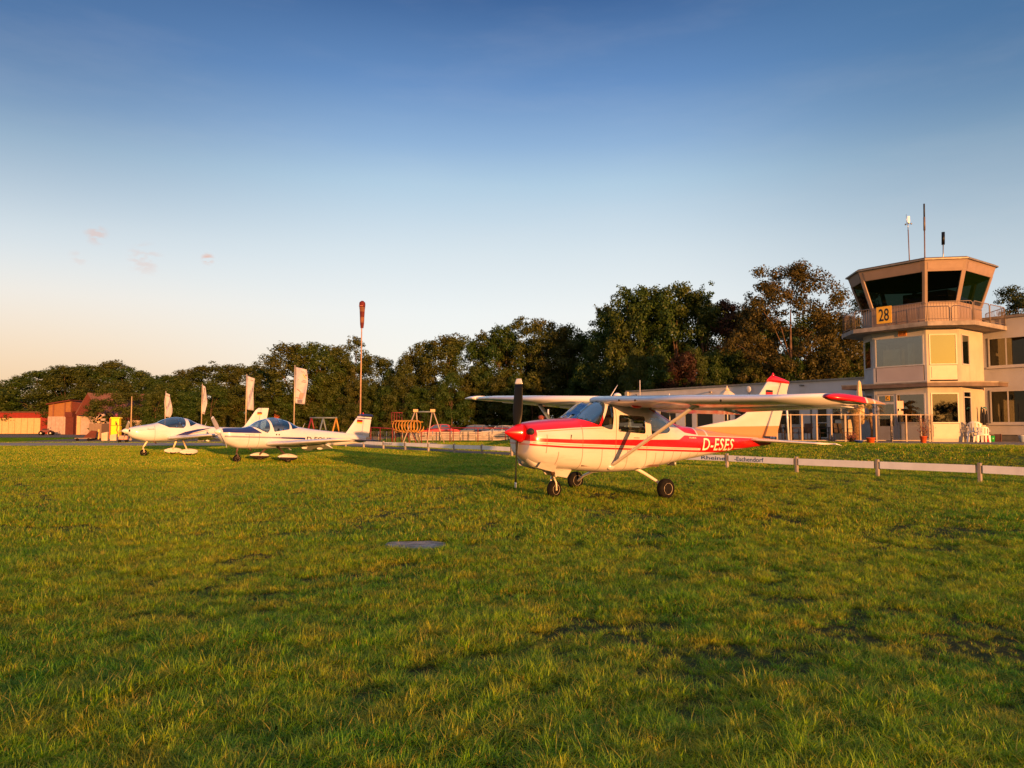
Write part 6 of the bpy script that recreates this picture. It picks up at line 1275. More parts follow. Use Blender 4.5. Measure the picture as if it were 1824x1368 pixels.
for (u0, u1, v0, v1, lab) in ((199, 209.5, 773, 785.5, 'pale concrete block at the foot of the yellow fuel pump'), (184, 194, 769, 784.5, 'pale concrete block standing between cabinet and fuel pump')):
    g = MB(); e = empty('concrete_block', (atX((u0 + u1) / 2, D2_), D2_, 0), .2, label=lab, cat='block', group='pale blocks at the fuelling point'); wd = (u1 - u0) / FPX * D2_ / 2; z1 = zAt(v0, D2_)
    z1 = max(z1, .55); g.hexa([(-wd, -.2, 0), (wd, -.2, .0), (wd, .2, 0), (-wd, .2, 0), (-wd, -.2, z1 * .85), (wd, -.2, z1), (wd, .2, z1), (-wd, .2, z1 * .85)]); g.build('block', mat('pale_block', (.50, .40, .30), .8, var=.1), e, bevel=.03)
D_ = 71; cab = empty('cabinet', (atX(172, D_), D_ + .3, 0), .0, label='large grey two-door cabinet with an orange strip, left of the fuel pump', cat='cabinet'); X = lambda u: atX(u, D_) - atX(172, D_)
cg = mat('cabinet_grey', (.20, .14, .10), .55, var=.08, dirt=.2)
g = MB(); g.box(X(162.3), X(184), -.5, .9, .22, zAt(754.5, D_)); g.build('body', cg, cab, bevel=.02)
for a, b2 in ((162.6, 172.6), (173.0, 183.6)): g = MB(); g.box(X(a), X(b2), -.53, -.501, .28, zAt(755.3, D_)); g.build('door_leaf', cg, cab)
g = MB(); g.box(X(179), X(181), -.56, -.531, zAt(782, D_), zAt(765, D_)); g.build('strip', mat('orange_strip', (.8, .45, .12), .5), cab); g = MB(); g.box(X(162), X(184), -.45, .85, 0, .22); g.build('plinth', dark, cab)  # narrow strip in a brighter orange
D_ = 73; nb_ = empty('debris_heap', (atX(168, D_), D_ + 1.6, 0), label='jumble of pale scrap piled up behind the grey cabinet', cat='scrap'); q = random.Random(8)
for k in range(9):
    g = MB(); a = q.uniform(-.5, .5); z = q.uniform(1.5, 2.6 - abs(a)); g.box(a - .3, a + .3, -.1, .1, z, z + .22); g.xf(Matrix.Translation((a, 0, z)) @ Matrix.Rotation(q.uniform(-.8, .8), 4, 'Y') @ Matrix.Translation((-a, 0, -z))); g.build('scrap_piece', (whitec, doorc, cg)[k % 3], nb_)
g = MB(); g.box(-.5, .5, -.3, .3, 0, 1.7); g.build('stack', cg, nb_)
e = empty('hand_cart', (atX(153, 69), 69, 0), .15, label='flat low trailer lying left of the grey cabinet', cat='trailer'); g = MB(); g.box(-.75, .75, -.4, .4, .22, .30); g.build('bed', cg, e); g = MB(); g.hexa([(-.2, .1, .3), (.9, .1, .3), (.9, .25, .3), (-.2, .25, .3), (.5, .1, 1.0), (1.0, .1, .95), (1.0, .25, .95), (.5, .25, 1.0)]); g.build('ramp', brick2, e)
for x in (-.5, .5): g = MB(); g.lathe((x, -.42, .14), [(.02, 0), (.14, 0), (.14, .08), (.02, .08)], 12, 'y'); g.build('wheel', rubber, e)
# quad / mower beside the red hangar
D_ = 108; qd = empty('quad_bike', (atX(84.5, D_), D_, 0), .3, label='small dark red quad vehicle parked before the shed', cat='quad')
g = MB(); g.hexa([(-.8, -.35, .45), (.9, -.35, .45), (.9, .35, .45), (-.8, .35, .45), (-.6, -.28, .85), (.5, -.28, .8), (.5, .28, .8), (-.6, .28, .85)]); g.build('body', mat('quad_body', (.10, .02, .02), .4), qd, bevel=.05)
g = MB(); g.box(-.5, .3, -.18, .18, .85, 1.0); g.build('seat', dark, qd, bevel=.03); g = MB(); g.tube([(.5, -.35, 1.1), (.45, 0, 1.15), (.5, .35, 1.1)], .03, 6); g.tube([(.45, 0, 1.15), (.65, 0, .7)], .03, 6); g.build('handlebar', steel, qd)
for x in (-.6, .65):
    for y in (-.42, .42): g = MB(); g.lathe((x, y - .1, .32), [(.1, 0), (.32, .02), (.32, .18), (.1, .2)], 16, 'y'); wq = g.build('wheel', rubber, qd); g = MB(); g.lathe((x, y - .11, .32), [(.01, 0), (.12, 0), (.12, .22), (.01, .22)], 10, 'y'); g.build('rim', rimw, wq)
e = empty('tow_bar', (atX(222, 62.5), 62.5, 0), .2, label='pinkish wheeled ground unit standing below the far aeroplane spinner', cat='trolley')
g = MB(); g.box(-.35, .35, -.2, .2, .25, .60); g.build('body', mat('trolley_pink', (.50, .26, .20), .6), e, bevel=.04); g = MB(); g.tube([(-.3, 0, .55), (-.45, 0, 1.05), (-.1, 0, .95)], .03, 6); g.build('handle', steel, e)
for x in (-.25, .3): g = MB(); g.lathe((x, -.24, .14), [(.02, 0), (.14, 0), (.14, .06), (.02, .06)], 12, 'y'); g.build('wheel', rubber, e)
# ------------------------------------------------------------------ playground
pw_ = mat('play_white', (.34, .27, .23), .6, var=.1, dirt=.2); pred = mat('play_red', (.16, .01, .01), .5, var=.1); pyel = mat('play_yellow', (.42, .20, .02), .5, var=.1); pblue = mat('play_blue', (.12, .16, .20), .5)
def tubes(parent, nm, m_, segs, r_=.05):
    for s_ in segs: h = MB(); h.tube(s_, r_, 7); h.build(nm, m_, parent)
D_ = 60; sx = atX(755, D_); sw1 = empty('swing_frame', (sx, D_, 0), 0, label='large white A-frame swing right of the yellow spiral', cat='swing'); X = lambda u: atX(u, D_) - sx; zt = zAt(731.5, D_)
tubes(sw1, 'leg', pw_, [[(X(721), -.9, 0), (X(740), 0, zt)], [(X(744), .9, 0), (X(741.5), 0, zt)], [(X(763.5), -.9, 0), (X(770), 0, zt)], [(X(791), .4, 0), (X(771.5), 0, zt)]], .05)
tubes(sw1, 'crossbar', pblue, [[(X(739), 0, zt - .1), (X(773), 0, zt - .1)]], .06)
tubes(sw1, 'rope', dark, [[(X(750), 0, zt - .1), (X(750), 0, .6)], [(X(756), 0, zt - .1), (X(756), 0, .6)], [(X(763), 0, zt - .1), (X(762), 0, 1.4)]], .012)
g = MB(); g.box(X(749.5), X(756.5), -.12, .12, .56, .6); g.build('seat', dark, sw1)
for u in (740.5, 771): g = MB(); g.box(X(u) - .2, X(u) + .2, -.12, .12, zt - .12, zt + .12); g.build('bracket', doorc, sw1, bevel=.02)
D_ = 70; sx = atX(577, D_); sw2 = empty('swing_frame', (sx, D_, 0), 0, label='small swing set with red, grey and yellow legs at the wood edge', cat='swing'); X = lambda u: atX(u, D_) - sx; zt = zAt(744.3, D_)
tubes(sw2, 'crossbar', pblue, [[(X(552), 0, zt), (X(601), 0, zt)]], .07)
for u, m_ in ((555, pred), (576, pblue), (599, pyel)): tubes(sw2, 'leg', m_, [[(X(u), 0, zt), (X(u - 6), -.8, 0)], [(X(u), 0, zt), (X(u + 6), .8, 0)]], .08)
tubes(sw2, 'chain', dark, [[(X(563), 0, zt), (X(561), 0, .5)], [(X(569), 0, zt), (X(569), 0, .5)], [(X(590), 0, zt), (X(582), -.1, .7)]], .02)
g = MB(); g.box(X(560.5), X(569.5), -.12, .12, .46, .50); g.build('seat', pred, sw2)
D_ = 60; sx = atX(727, D_); sp = empty('climbing_spiral', (sx, D_ - .6, 0), 0, label='orange yellow spiral climbing tube on red supports', cat='climbing frame'); X = lambda u: atX(u, D_) - sx; zc = zAt(759.5, D_)
pts = []; nt_ = 8
for k in range(nt_ * 16 + 1): a = 2 * math.pi * k / 16; t = k / (nt_ * 16); pts.append(((X(702) + (X(752) - X(702)) * t) * 1.2, .5 * math.cos(a) + .25, zc + .50 * math.sin(a)))
pts = [tuple(Vector((0, .25, 0)) + Matrix.Rotation(R(-38), 3, 'Z') @ (Vector(p_) - Vector((0, .25, 0)))) for p_ in pts]
h = MB(); h.tube(pts, .035, 6); h.build('spiral', pyel, sp)
tubes(sp, 'long_bar', pyel, [[(X(699), .2, zc + .42), (X(755), .2, zc + .36)], [(X(699), .2, zc - .2), (X(720), .2, zc - .48), (X(757), .2, zc - .3)]], .035)
tubes(sp, 'support', pred, [[(X(733), -.3, 0), (X(728), 0, zc - .5)], [(X(745), -.3, 0), (X(736), 0, zc - .5)], [(X(702), 0, 0), (X(702), 0, zc - .1)], [(X(752), .3, 0), (X(752), .3, zc - .1)]], .035)
D_ = 64; sx = atX(707, D_); hb = empty('climbing_bars', (sx, D_, 0), 0, label='tall thin red hanging bars left of the yellow spiral', cat='climbing frame'); X = lambda u: atX(u, D_) - sx
tubes(hb, 'bar', pred, [[(X(u), 0, 0 if u in (698, 716) else zAt(760, D_)), (X(u), 0, zAt(735, D_))] for u in (698, 702.5, 707, 711.5, 716)], .03); tubes(hb, 'top_bar', pred, [[(X(697), 0, zAt(735, D_)), (X(717), 0, zAt(735, D_))]], .03)
D_ = 62; sx = atX(770, D_); rb = empty('play_railing', (sx, D_ + 1.5, 0), 0, label='long thin red play railing running behind the spiral and the swing', cat='railing'); X = lambda u: atX(u, D_) - sx
tubes(rb, 'rail', pred, [[(X(655), 0, zAt(761.5, D_)), (X(704), 0, zAt(764, D_))], [(X(752), 0, zAt(766, D_)), (X(800), 0, zAt(761, D_))], [(X(800), 0, zAt(762, D_)), (X(905), 0, zAt(763, D_))]], .05)
tubes(rb, 'post', pred, [[(X(u), 0, 0), (X(u), 0, zAt(762, D_))] for u in (655, 672, 700, 758, 799, 805, 850, 900)], .04)
# chain-link fence on the left and slatted fence in front of the car park
D_ = 66; wf_ = empty('wire_fence', (atX(690, D_), D_, 0), 0, label='thin wire fence on pale posts left of the play area', cat='fence'); X = lambda u: atX(u, D_) - atX(690, D_); zf = zAt(768.5, D_)
tubes(wf_, 'post', galv, [[(X(u), 0, 0), (X(u), 0, zf)] for u in (532, 551, 571, 590, 610, 630, 648, 661, 675, 689, 703, 717, 731)], .045)
h = MB()
for z in np.linspace(.08, zf, 9): h.tube([(X(520), 0, z), (X(731), 0, z)], .007, 4)
for x in np.arange(X(520), X(731), .25): h.tube([(x, 0, .05), (x, 0, zf)], .006, 3)
h.build('wire_mesh', galv, wf_)
D_ = 67; sf = empty('slat_fence', (atX(826, D_), D_, 0), 0, label='grey fence of horizontal metal slats in front of the parked cars', cat='fence'); X = lambda u: atX(u, D_) - atX(826, D_); zf = zAt(769.5, D_); us_ = [731, 748, 771, 785, 804, 820, 848, 877, 906, 935, 964, 993, 1022]
slm = mat('slat_metal', (.30, .26, .25), .45, metal=.3, var=.15)
tubes(sf, 'post', galv, [[(X(u), 0, 0), (X(u), 0, zf + .12)] for u in us_], .06)
for a, b2 in zip(us_, us_[1:]):
    h = MB()
    for k in range(5): h.box(X(a) + .06, X(b2) - .06, -.015, .015, .10 + k * .165, .10 + k * .165 + .13)
    h.build('slat_panel', slm, sf)
# ------------------------------------------------------------------ cars
def car(u, Dp, rz, col, lab, kind='hatch', sc=1.0):
    x = atX(u, Dp); e = empty('parked_car', (x, Dp, 0), rz, label=lab, cat='car', group='cars parked behind the slat fence'); pm = mat('car_paint_' + col[0], col[1], .3, var=.03, coat=.7); gl = glassmat('car_glass', (.12, .14, .15), .3)
    est = kind == 'estate'
    # side profile lofted across the width: lower body
    prof = [(-2.15, .32), (-2.2, .62), (-2.12, .86), (-1.2, .93), (1.0, .95), (1.9, .92 if est else .96), (2.15, .85), (2.18, .45), (2.1, .30)]
    g = MB(); g.loft([[(a, y, z * (1 - (.03 if abs(y) > .8 else 0))) for a, z in prof] for y in (-.88, -.80, 0, .80, .88)], smooth=False); body = g.build('body', pm, e, bevel=.05)
    rx = 1.85 if est else 1.35
    cabn = [(-1.15, .93), (-.45, 1.40), (.2, 1.47), (rx - .55, 1.44), (rx - .1, 1.18), (rx + .15, .94)]
    g = MB(); g.loft([[(a, y * (1 - .16 * (z - .93) / .5), z - .004) for a, z in cabn] for y in (-.80, 0, .80)], smooth=False); g.build('glasshouse', gl, e)
    g = MB(); g.loft([[(a, y, z + (.02 if abs(y) < .5 else 0)) for a, z in ((-.48, 1.395), (.2, 1.475), (rx - .5, 1.45), (rx - .5, 1.42), (.2, 1.445), (-.45, 1.37))] for y in (-.68, 0, .68)]); g.build('roof', pm, e)
    for y in (-.81, .81):
        for a, b2, xa, za in ((-1.17, -.47, .93, 1.40), (.15, .22, .94, 1.46), (rx + .12, rx - .5, .94, 1.44)): h = MB(); h.tube([(a, y, .93), (b2, y * .84, za)], .035, 6); h.build('pillar', pm, e)
    for xw in (-1.35, 1.32):
        for y in (-.78, .78): h = MB(); h.lathe((xw, y - .11, .31), [(.15, 0), (.31, .01), (.31, .21), (.15, .22)], 20, 'y'); wq = h.build('wheel', rubber, e); h = MB(); h.lathe((xw, y - .115, .31), [(.02, .01), (.19, 0), (.19, .23), (.02, .22)], 12, 'y'); h.build('rim', steel, wq)
    for y in (-.6, .6):
        h = MB(); h.ball((-2.17, y, .70), (.05, .18, .08)); h.build('headlight', mat('lamp_clear', (.6, .6, .58), .2), e); h = MB(); h.ball((2.15, y, .78), (.05, .16, .09)); h.build('tail_light', mat('lamp_red', (.4, .01, .01), .3), e); h = MB(); h.ball((-.75, y * 1.6, .98), (.07, .09, .06)); h.build('mirror', pm, e)
    e.scale = (sc, sc, sc); return e
car(783, 84, .0, ('red', (.45, .05, .05)), 'red and pale hatchback parked behind the large swing', sc=1.1)
car(842, 86, .12, ('dark', (.03, .05, .10)), 'dark blue estate car parked left of the barriers', 'estate', 1.05)
car(893, 80, -.1, ('silver', (.38, .42, .46)), 'silver blue car parked behind the barriers beside the spinner', sc=1.0)
car(662 + 330, 82, .1, ('grey', (.3, .3, .3)), 'grey car mostly hidden behind the engine cowling', sc=1.0)
def barrier(u0, u1, Dp, lab):
    x0, x1 = atX(u0, Dp), atX(u1, Dp); e = empty('crowd_barrier', ((x0 + x1) / 2, Dp, 0), 0, label=lab, cat='barrier', group='white crowd barriers'); W_ = (x1 - x0) / 2 - .04; zt = zAt(758.8, Dp)
    h = MB(); h.tube([(-W_, 0, .15), (-W_, 0, zt - .1), (-W_ + .1, 0, zt), (W_ - .1, 0, zt), (W_, 0, zt - .1), (W_, 0, .15), (-W_, 0, .15)], .03, 6); h.build('frame', pw_, e)
    h = MB()
    for k in range(1, 14): x = -W_ + 2 * W_ * k / 14; h.tube([(x, 0, .15), (x, 0, zt)], .012, 4)
    h.build('bars', pw_, e)
    for x in (-W_ * .7, W_ * .7): h = MB(); h.box(x - .03, x + .03, -.3, .3, 0, .05); h.tube([(x, 0, .04), (x, 0, .16)], .02, 5); h.build('foot', pw_, e)
barrier(858, 889, 71, 'white crowd barrier beside the dark estate car, left of the pair'); barrier(890, 921, 71, 'white crowd barrier reaching the spinner, right of the pair')
for u in (1003, 1060): barrier(u, u + 32, 71, 'white crowd barrier seen through the gap under the far wing' if u == 1003 else 'white crowd barrier hidden behind the aeroplane cabin')
# pale kerb line on top of the bank
p0, p1 = depth(862, 780.5, 47), depth(908, 779, 44)
# ------------------------------------------------------------------ slab in the grass
e = MB(); q = random.Random(3); out = []
for k in range(14):
    a = 2 * math.pi * k / 14; out.append((.41 * math.copysign(abs(math.cos(a)) ** .6, math.cos(a)) * q.uniform(.80, 1.05), .30 * math.copysign(abs(math.sin(a)) ** .6, math.sin(a)) * q.uniform(.75, 1.08)))
g = MB(); g.prism(out, -.05, .026, 'z'); slp = ground(742, 975.5); sl = g.build('stone_slab', mat('slab_stone', (.24, .21, .185), .9, var=.4, scale=8, bump=.6, bscale=50, dirt=.4), loc=(slp.x, slp.y, gz(slp.x, slp.y)), bevel=.008); tag(sl, 'flat grey stone slab sunk in the grass in the middle foreground', 'slab')
# ------------------------------------------------------------------ people
def skin_body(name, joints, edges, m, parent, sub=2):
    me = bpy.data.meshes.new(name); names = list(joints); me.from_pydata([joints[k][:3] for k in names], [(names.index(a), names.index(b2)) for a, b2 in edges], []); o = bpy.data.objects.new(name, me); COL.objects.link(o); o.parent = parent
    md = o.modifiers.new('skin', 'SKIN'); md.use_smooth_shade = True
    for i, k in enumerate(names):
        r_ = joints[k][3]; v = me.skin_vertices[0].data[i]; v.radius = r_ if isinstance(r_, tuple) else (r_, r_); v.use_root = (k == 'pelvis')
    sd_ = o.modifiers.new('sub', 'SUBSURF'); sd_.levels = sub; sd_.render_levels = sub; me.materials.append(m); return o
skinm = mat('skin', (.42, .20, .12), .6, var=.05); capm = mat('cap_dark_red', (.16, .03, .025), .8); shirt = mat('shirt_dark', (.03, .03, .04), .9); jeans = mat('jeans', (.03, .045, .09), .9); wshirt = mat('shirt_white', (.55, .56, .52), .9); hairm = mat('hair_grey', (.12, .09, .07), .9)
def person(loc, rz, label, sh, tr, cap, sit=False, H=1.78):
    e = empty('person', loc, rz, label=label, cat='person'); s_ = H / 1.78
    J = {'pelvis': (0, 0, .95, (.15, .11)), 'waist': (0, 0, 1.10, (.145, .105)), 'chest': (0, 0, 1.30, (.17, .115)), 'neck0': (0, .01, 1.47, .07), 'neck': (0, 0, 1.54, .055), 'head': (0, -.02, 1.62, (.07, .085)), 'crown': (0, 0, 1.71, (.07, .085))}
    E = [('pelvis', 'waist'), ('waist', 'chest'), ('chest', 'neck0'), ('neck0', 'neck'), ('neck', 'head'), ('head', 'crown')]
    for n_, sg in (('l', -1), ('r', 1)):
        J.update({'sh' + n_: (sg * .19, 0, 1.43, .062), 'el' + n_: (sg * .25, .02, 1.14, .046), 'wr' + n_: (sg * .24, -.10, .90, .032), 'ha' + n_: (sg * .235, -.13, .83, (.042, .022)),
                  'hip' + n_: (sg * .10, 0, .88, .088), 'kn' + n_: (sg * .11, -.01, .49, .060), 'an' + n_: (sg * .11, .02, .09, .042), 'to' + n_: (sg * .12, -.15, .045, .038)})
        E += [('neck0', 'sh' + n_), ('sh' + n_, 'el' + n_), ('el' + n_, 'wr' + n_), ('wr' + n_, 'ha' + n_), ('pelvis', 'hip' + n_), ('hip' + n_, 'kn' + n_), ('kn' + n_, 'an' + n_), ('an' + n_, 'to' + n_)]
        for f in range(4):
            y0 = -.16 + f * .018; J['f%s%d' % (n_, f)] = (sg * .235, y0, .79, .010); J['g%s%d' % (n_, f)] = (sg * .228, y0 + .006, .755 + .006 * abs(f - 1), .008); E += [('ha' + n_, 'f%s%d' % (n_, f)), ('f%s%d' % (n_, f), 'g%s%d' % (n_, f))]
        J['t' + n_] = (sg * .215, -.175, .80, .010); E += [('ha' + n_, 't' + n_)]
    skin_body('body', J, E, skinm, e)
    # clothes as slightly larger shells
    def cloth(nm, keys, ed, m_, gr):
        q_ = {k: tuple(J[k][:3]) + ((tuple(r_ + gr for r_ in J[k][3]) if isinstance(J[k][3], tuple) else J[k][3] + gr),) for k in keys}; return skin_body(nm, q_, ed, m_, e)
    cloth('shirt', ['pelvis', 'waist', 'chest', 'neck0', 'shl', 'ell', 'shr', 'elr', 'wrl', 'wrr'], [('pelvis', 'waist'), ('waist', 'chest'), ('chest', 'neck0'), ('neck0', 'shl'), ('shl', 'ell'), ('ell', 'wrl'), ('neck0', 'shr'), ('shr', 'elr'), ('elr', 'wrr')], sh, .018)
    cloth('trousers', ['pelvis', 'hipl', 'knl', 'anl', 'hipr', 'knr', 'anr'], [('pelvis', 'hipl'), ('hipl', 'knl'), ('knl', 'anl'), ('pelvis', 'hipr'), ('hipr', 'knr'), ('knr', 'anr')], tr, .016)
    for sg in (-1, 1): h = MB(); h.ball((sg * .12, -.05, .045), (.05, .14, .05)); h.build('shoe', dark, e); h = MB(); h.ball((sg * .032, -.100, 1.655), .012, 8, 6); h.build('eye', dark, e); h = MB(); h.ball((sg * .084, .0, 1.64), (.012, .022, .032)); h.build('ear', skinm, e)
    h = MB(); h.ball((0, -.112, 1.625), (.014, .02, .026)); h.build('nose', skinm, e); h = MB(); h.ball((0, -.098, 1.585), (.026, .008, .007)); h.build('mouth', mat('lips', (.3, .1, .08), .6), e)
    h = MB(); h.ball((0, .012, 1.70), (.092, .108, .088)); h.build('hair' if not cap else 'cap', hairm if not cap else capm, e)
    if cap: h = MB(); h.hexa([(-.07, -.08, 1.715), (.07, -.08, 1.715), (.075, .0, 1.73), (-.075, .0, 1.73), (-.06, -.19, 1.705), (.06, -.19, 1.705), (.075, .0, 1.745), (-.075, .0, 1.745)]); h.build('cap_peak', capm, e)
    e.scale = (s_,) * 3; return e
person((atX(964, 26), 26, 0), 2.2, 'person in a dark red cap and dark shirt walking beyond the engine cowling', shirt, jeans, True, H=1.86)
pp = tower_m @ Vector((2.05, -1.55, .05)); pf = Vector((atX(1691, 38.4), 38.4, TB + .05))
person(tuple(pf), .6, 'person in a white shirt inside the lit ground floor pane of the tower', wshirt, shirt, False, H=1.72)
# the photographer standing behind the lens, whose long shadow falls on the grass
# ------------------------------------------------------------------ grass
def grassmat():
    m = bpy.data.materials.new('grass_blades'); m.use_nodes = True; nt = m.node_tree; nt.nodes.clear()
    at = N(nt, 'ShaderNodeAttribute', attribute_name='rnd'); ah = N(nt, 'ShaderNodeAttribute', attribute_name='hgt'); gm = N(nt, 'ShaderNodeNewGeometry'); P_ = gm.outputs['Position']
    n1 = noise(nt, P_, .33, 5); n2 = noise(nt, P_, 2.6, 5, .6); n3 = noise(nt, P_, 9, 4)
    c = MIX(nt, SSTEP(nt, n1, .36, .64), (.155, .39, .006), (.37, .53, .008))
    c = MIX(nt, M(nt, 'MULTIPLY', SSTEP(nt, n2, .46, .68), .75), c, (.60, .52, .025))
    c = MIX(nt, M(nt, 'MULTIPLY', SSTEP(nt, n3, .40, .60), .65), c, (.06, .14, .010))
    c = MIX(nt, SSTEP(nt, at.outputs['Fac'], .80, .93), c, (.72, .52, .06))
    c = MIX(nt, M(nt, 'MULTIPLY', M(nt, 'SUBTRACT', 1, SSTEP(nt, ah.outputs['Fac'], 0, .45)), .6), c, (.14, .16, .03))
    d = N(nt, 'ShaderNodeBsdfDiffuse'); t = N(nt, 'ShaderNodeBsdfTranslucent'); nt.links.new(c, d.inputs[0]); nt.links.new(c, t.inputs[0])
    mx = N(nt, 'ShaderNodeMixShader'); mx.inputs[0].default_value = .42; nt.links.new(d.outputs[0], mx.inputs[1]); nt.links.new(t.outputs[0], mx.inputs[2])
    g = N(nt, 'ShaderNodeBsdfGlossy'); g.inputs['Roughness'].default_value = .45; g.inputs[0].default_value = (.6, .6, .6, 1)
    m2 = N(nt, 'ShaderNodeMixShader'); m2.inputs[0].default_value = .04; nt.links.new(mx.outputs[0], m2.inputs[1]); nt.links.new(g.outputs[0], m2.inputs[2])
    o = N(nt, 'ShaderNodeOutputMaterial'); nt.links.new(m2.outputs[0], o.inputs[0]); return m
gmat = grassmat()
def tuft(seed, nb, spread, hmin, hmax, wd, segs=3, lean=.5):
    rr = random.Random(seed); vs = []; fs = []; rn = []; hg = []
    for _ in range(nb):
        a = rr.uniform(0, 6.28); r_ = spread * rr.random() ** .6; bx, by = r_ * math.cos(a), r_ * math.sin(a); h = rr.uniform(hmin, hmax); la = a + rr.gauss(0, .9); ln = h * rr.uniform(.1, 1) * lean * 1.6
        o = len(vs); v_ = rr.random(); w_ = wd * rr.uniform(.7, 1.3); px, py = -math.sin(la + rr.gauss(0, .5)), math.cos(la)
        for k in range(segs + 1):
            t = k / segs; x = bx + math.cos(la) * ln * t ** 1.8; y = by + math.sin(la) * ln * t ** 1.8; z = h * (t - .22 * t * t * (ln / h)); ww = w_ * (1 - t ** 1.6)
            if k < segs: vs += [(x - px * ww, y - py * ww, z), (x + px * ww, y + py * ww, z)]; rn += [v_, v_]; hg += [t, t]
            else: vs += [(x, y, z)]; rn += [v_]; hg += [t]
        for k in range(segs - 1): fs.append((o + 2 * k, o + 2 * k + 1, o + 2 * k + 3, o + 2 * k + 2))
        fs.append((o + 2 * segs - 2, o + 2 * segs - 1, o + 2 * segs))
    me = bpy.data.meshes.new('tuft'); me.from_pydata(vs, [], fs); me.update()
    for nm, va in (('rnd', rn), ('hgt', hg)): at = me.attributes.new(nm, 'FLOAT', 'POINT'); at.data.foreach_set('value', np.array(va, dtype=np.float32))
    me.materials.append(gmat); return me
def scatter(name, label, tufts, pts, scl, rot):
    coll = bpy.data.collections.new(name + '_tufts')
    for i, me in enumerate(tufts): coll.objects.link(bpy.data.objects.new('tuft', me))
    me = bpy.data.meshes.new(name); me.vertices.add(len(pts)); me.vertices.foreach_set('co', np.asarray(pts, dtype=np.float32).ravel())
    for nm, va in (('scl', scl), ('rotz', rot)): at = me.attributes.new(nm, 'FLOAT', 'POINT'); at.data.foreach_set('value', np.asarray(va, dtype=np.float32))
    me.update(); o = bpy.data.objects.new(name, me); COL.objects.link(o)
    ng = bpy.data.node_groups.new(name, 'GeometryNodeTree'); ng.interface.new_socket('Geometry', in_out='INPUT', socket_type='NodeSocketGeometry'); ng.interface.new_socket('Geometry', in_out='OUTPUT', socket_type='NodeSocketGeometry')
    gi = ng.nodes.new('NodeGroupInput'); go_ = ng.nodes.new('NodeGroupOutput'); ci = ng.nodes.new('GeometryNodeCollectionInfo'); ci.inputs['Collection'].default_value = coll; ci.inputs['Separate Children'].default_value = True; ci.inputs['Reset Children'].default_value = True
    ip = ng.nodes.new('GeometryNodeInstanceOnPoints'); ip.inputs['Pick Instance'].default_value = True
    def na(nm): n = ng.nodes.new('GeometryNodeInputNamedAttribute'); n.data_type = 'FLOAT'; n.inputs['Name'].default_value = nm; return n.outputs['Attribute']
    cx = ng.nodes.new('ShaderNodeCombineXYZ'); ng.links.new(na('rotz'), cx.inputs[2]); ng.links.new(cx.outputs[0], ip.inputs['Rotation'])
    ng.links.new(na('scl'), ip.inputs['Scale']); ng.links.new(gi.outputs[0], ip.inputs['Points']); ng.links.new(ci.outputs[0], ip.inputs['Instance'])
    ri = ng.nodes.new('FunctionNodeRandomValue'); ri.data_type = 'INT'; ri.inputs['Max'].default_value = len(tufts) - 1; [ng.links.new(ri.outputs[k], ip.inputs['Instance Index']) for k in range(len(ri.outputs)) if ri.outputs[k].type == 'INT']
    ng.links.new(ip.outputs[0], go_.inputs[0]); md = o.modifiers.new('grass', 'NODES'); md.node_group = ng
    struct(o, 'stuff'); tag(o, label, 'grass'); return o
# density field: bare worn spots and lusher patches
def vnoise(x, y, s, seed):
    x = x * s + seed * 17.3; y = y * s + seed * 5.1; xi = np.floor(x); yi = np.floor(y); fx = x - xi; fy = y - yi; fx = fx * fx * (3 - 2 * fx); fy = fy * fy * (3 - 2 * fy)
    h = lambda a, b: np.modf(np.abs(np.sin(a * 127.1 + b * 311.7 + seed * 74.7) * 43758.5453))[0]
    return (h(xi, yi) * (1 - fx) + h(xi + 1, yi) * fx) * (1 - fy) + (h(xi, yi + 1) * (1 - fx) + h(xi + 1, yi + 1) * fx) * fy
gzv = np.vectorize(gz)
P1, P0_ = ground(800, 968), ground(685, 984); SL = ground(742, 975)
SLABC = (SL.x, SL.y)
def blocked(x, y):
    k = (((x - SLABC[0]) / .43) ** 2 + ((y - .02 - SLABC[1]) / .36) ** 2 < 1)
    dx = x - RP.x; dy = y - RP.y; t = dx * RN.x + dy * RN.y; w_ = dx * RD.x + dy * RD.y
    k |= (w_ > 12.8) & (t > .35) & (t < 2.65)
    k |= (t > 15.0 - np.clip(w_ + 12, 0, 40) * .074) & (w_ < 27) & (w_ > -12)
    k |= (x < -6) & (y > 52.4) & (y < 61.2)
    q = np.random.RandomState(5).rand(len(x)) < .86
    for (u, v, a, b) in WORN:
        c = ground(u, v); k |= ((((x - c.x) / a) ** 2 + ((y - c.y) / b) ** 2) < .6 + .8 * vnoise(x, y, 9, 13)) & q
    return k
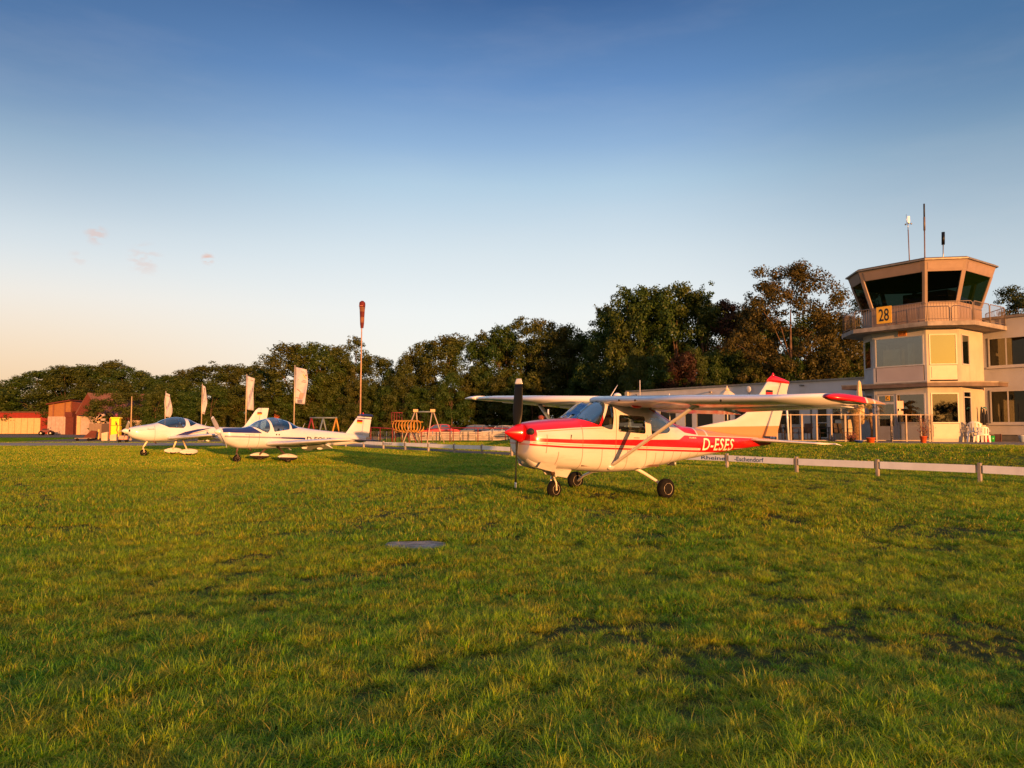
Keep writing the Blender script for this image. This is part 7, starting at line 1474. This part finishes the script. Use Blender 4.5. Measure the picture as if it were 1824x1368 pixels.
WORN = [(275, 1248, .17, .10), (120, 1200, .10, .05), (505, 1335, .12, .07), (630, 1030, .38, .16), (545, 1032, .2, .12), (1150, 1120, .28, .14), (1010, 1040, .2, .1), (1480, 1165, .14, .08), (1440, 1330, .12, .05), (960, 1240, .12, .07), (330, 1105, .14, .07), (1520, 905, .5, .2), (1270, 965, .3, .2), (1790, 1140, .13, .07), (700, 1345, .16, .05), (860, 1180, .12, .06), (1650, 1010, .18, .08), (150, 1010, .25, .12), (1330, 1210, .12, .06), (420, 1190, .12, .05)]
def zone(y0, y1, n, seed, pw=1.0, lim=.76, fl=.36):
    rr = np.random.RandomState(seed); u_ = rr.rand(n); y = y0 * (y1 / y0) ** u_ if pw == 0 else (y0 ** pw + u_ * (y1 ** pw - y0 ** pw)) ** (1 / pw)
    x = (rr.rand(n) * 2 - 1) * (y * lim + .6)
    d1 = vnoise(x, y, 1.1, 1) * .36 + vnoise(x, y, 3.1, 2) * .36 + vnoise(x, y, 8, 3) * .28
    keep = (rr.rand(n) < np.clip((d1 - .24) * 6, fl, 1)) & ~blocked(x, y); x, y, d1 = x[keep], y[keep], d1[keep]
    lush = vnoise(x, y, 1.7, 5) * .6 + vnoise(x, y, .5, 8) * .4
    s = .62 + .75 * lush + .25 * rr.rand(len(x)); return np.c_[x, y, gzv(x, y)], s * np.clip(d1 * 2.1, .55, 1.15), rr.rand(len(x)) * 6.28
p, s, r = zone(2.6, 9.5, 34000, 1, 1.2)
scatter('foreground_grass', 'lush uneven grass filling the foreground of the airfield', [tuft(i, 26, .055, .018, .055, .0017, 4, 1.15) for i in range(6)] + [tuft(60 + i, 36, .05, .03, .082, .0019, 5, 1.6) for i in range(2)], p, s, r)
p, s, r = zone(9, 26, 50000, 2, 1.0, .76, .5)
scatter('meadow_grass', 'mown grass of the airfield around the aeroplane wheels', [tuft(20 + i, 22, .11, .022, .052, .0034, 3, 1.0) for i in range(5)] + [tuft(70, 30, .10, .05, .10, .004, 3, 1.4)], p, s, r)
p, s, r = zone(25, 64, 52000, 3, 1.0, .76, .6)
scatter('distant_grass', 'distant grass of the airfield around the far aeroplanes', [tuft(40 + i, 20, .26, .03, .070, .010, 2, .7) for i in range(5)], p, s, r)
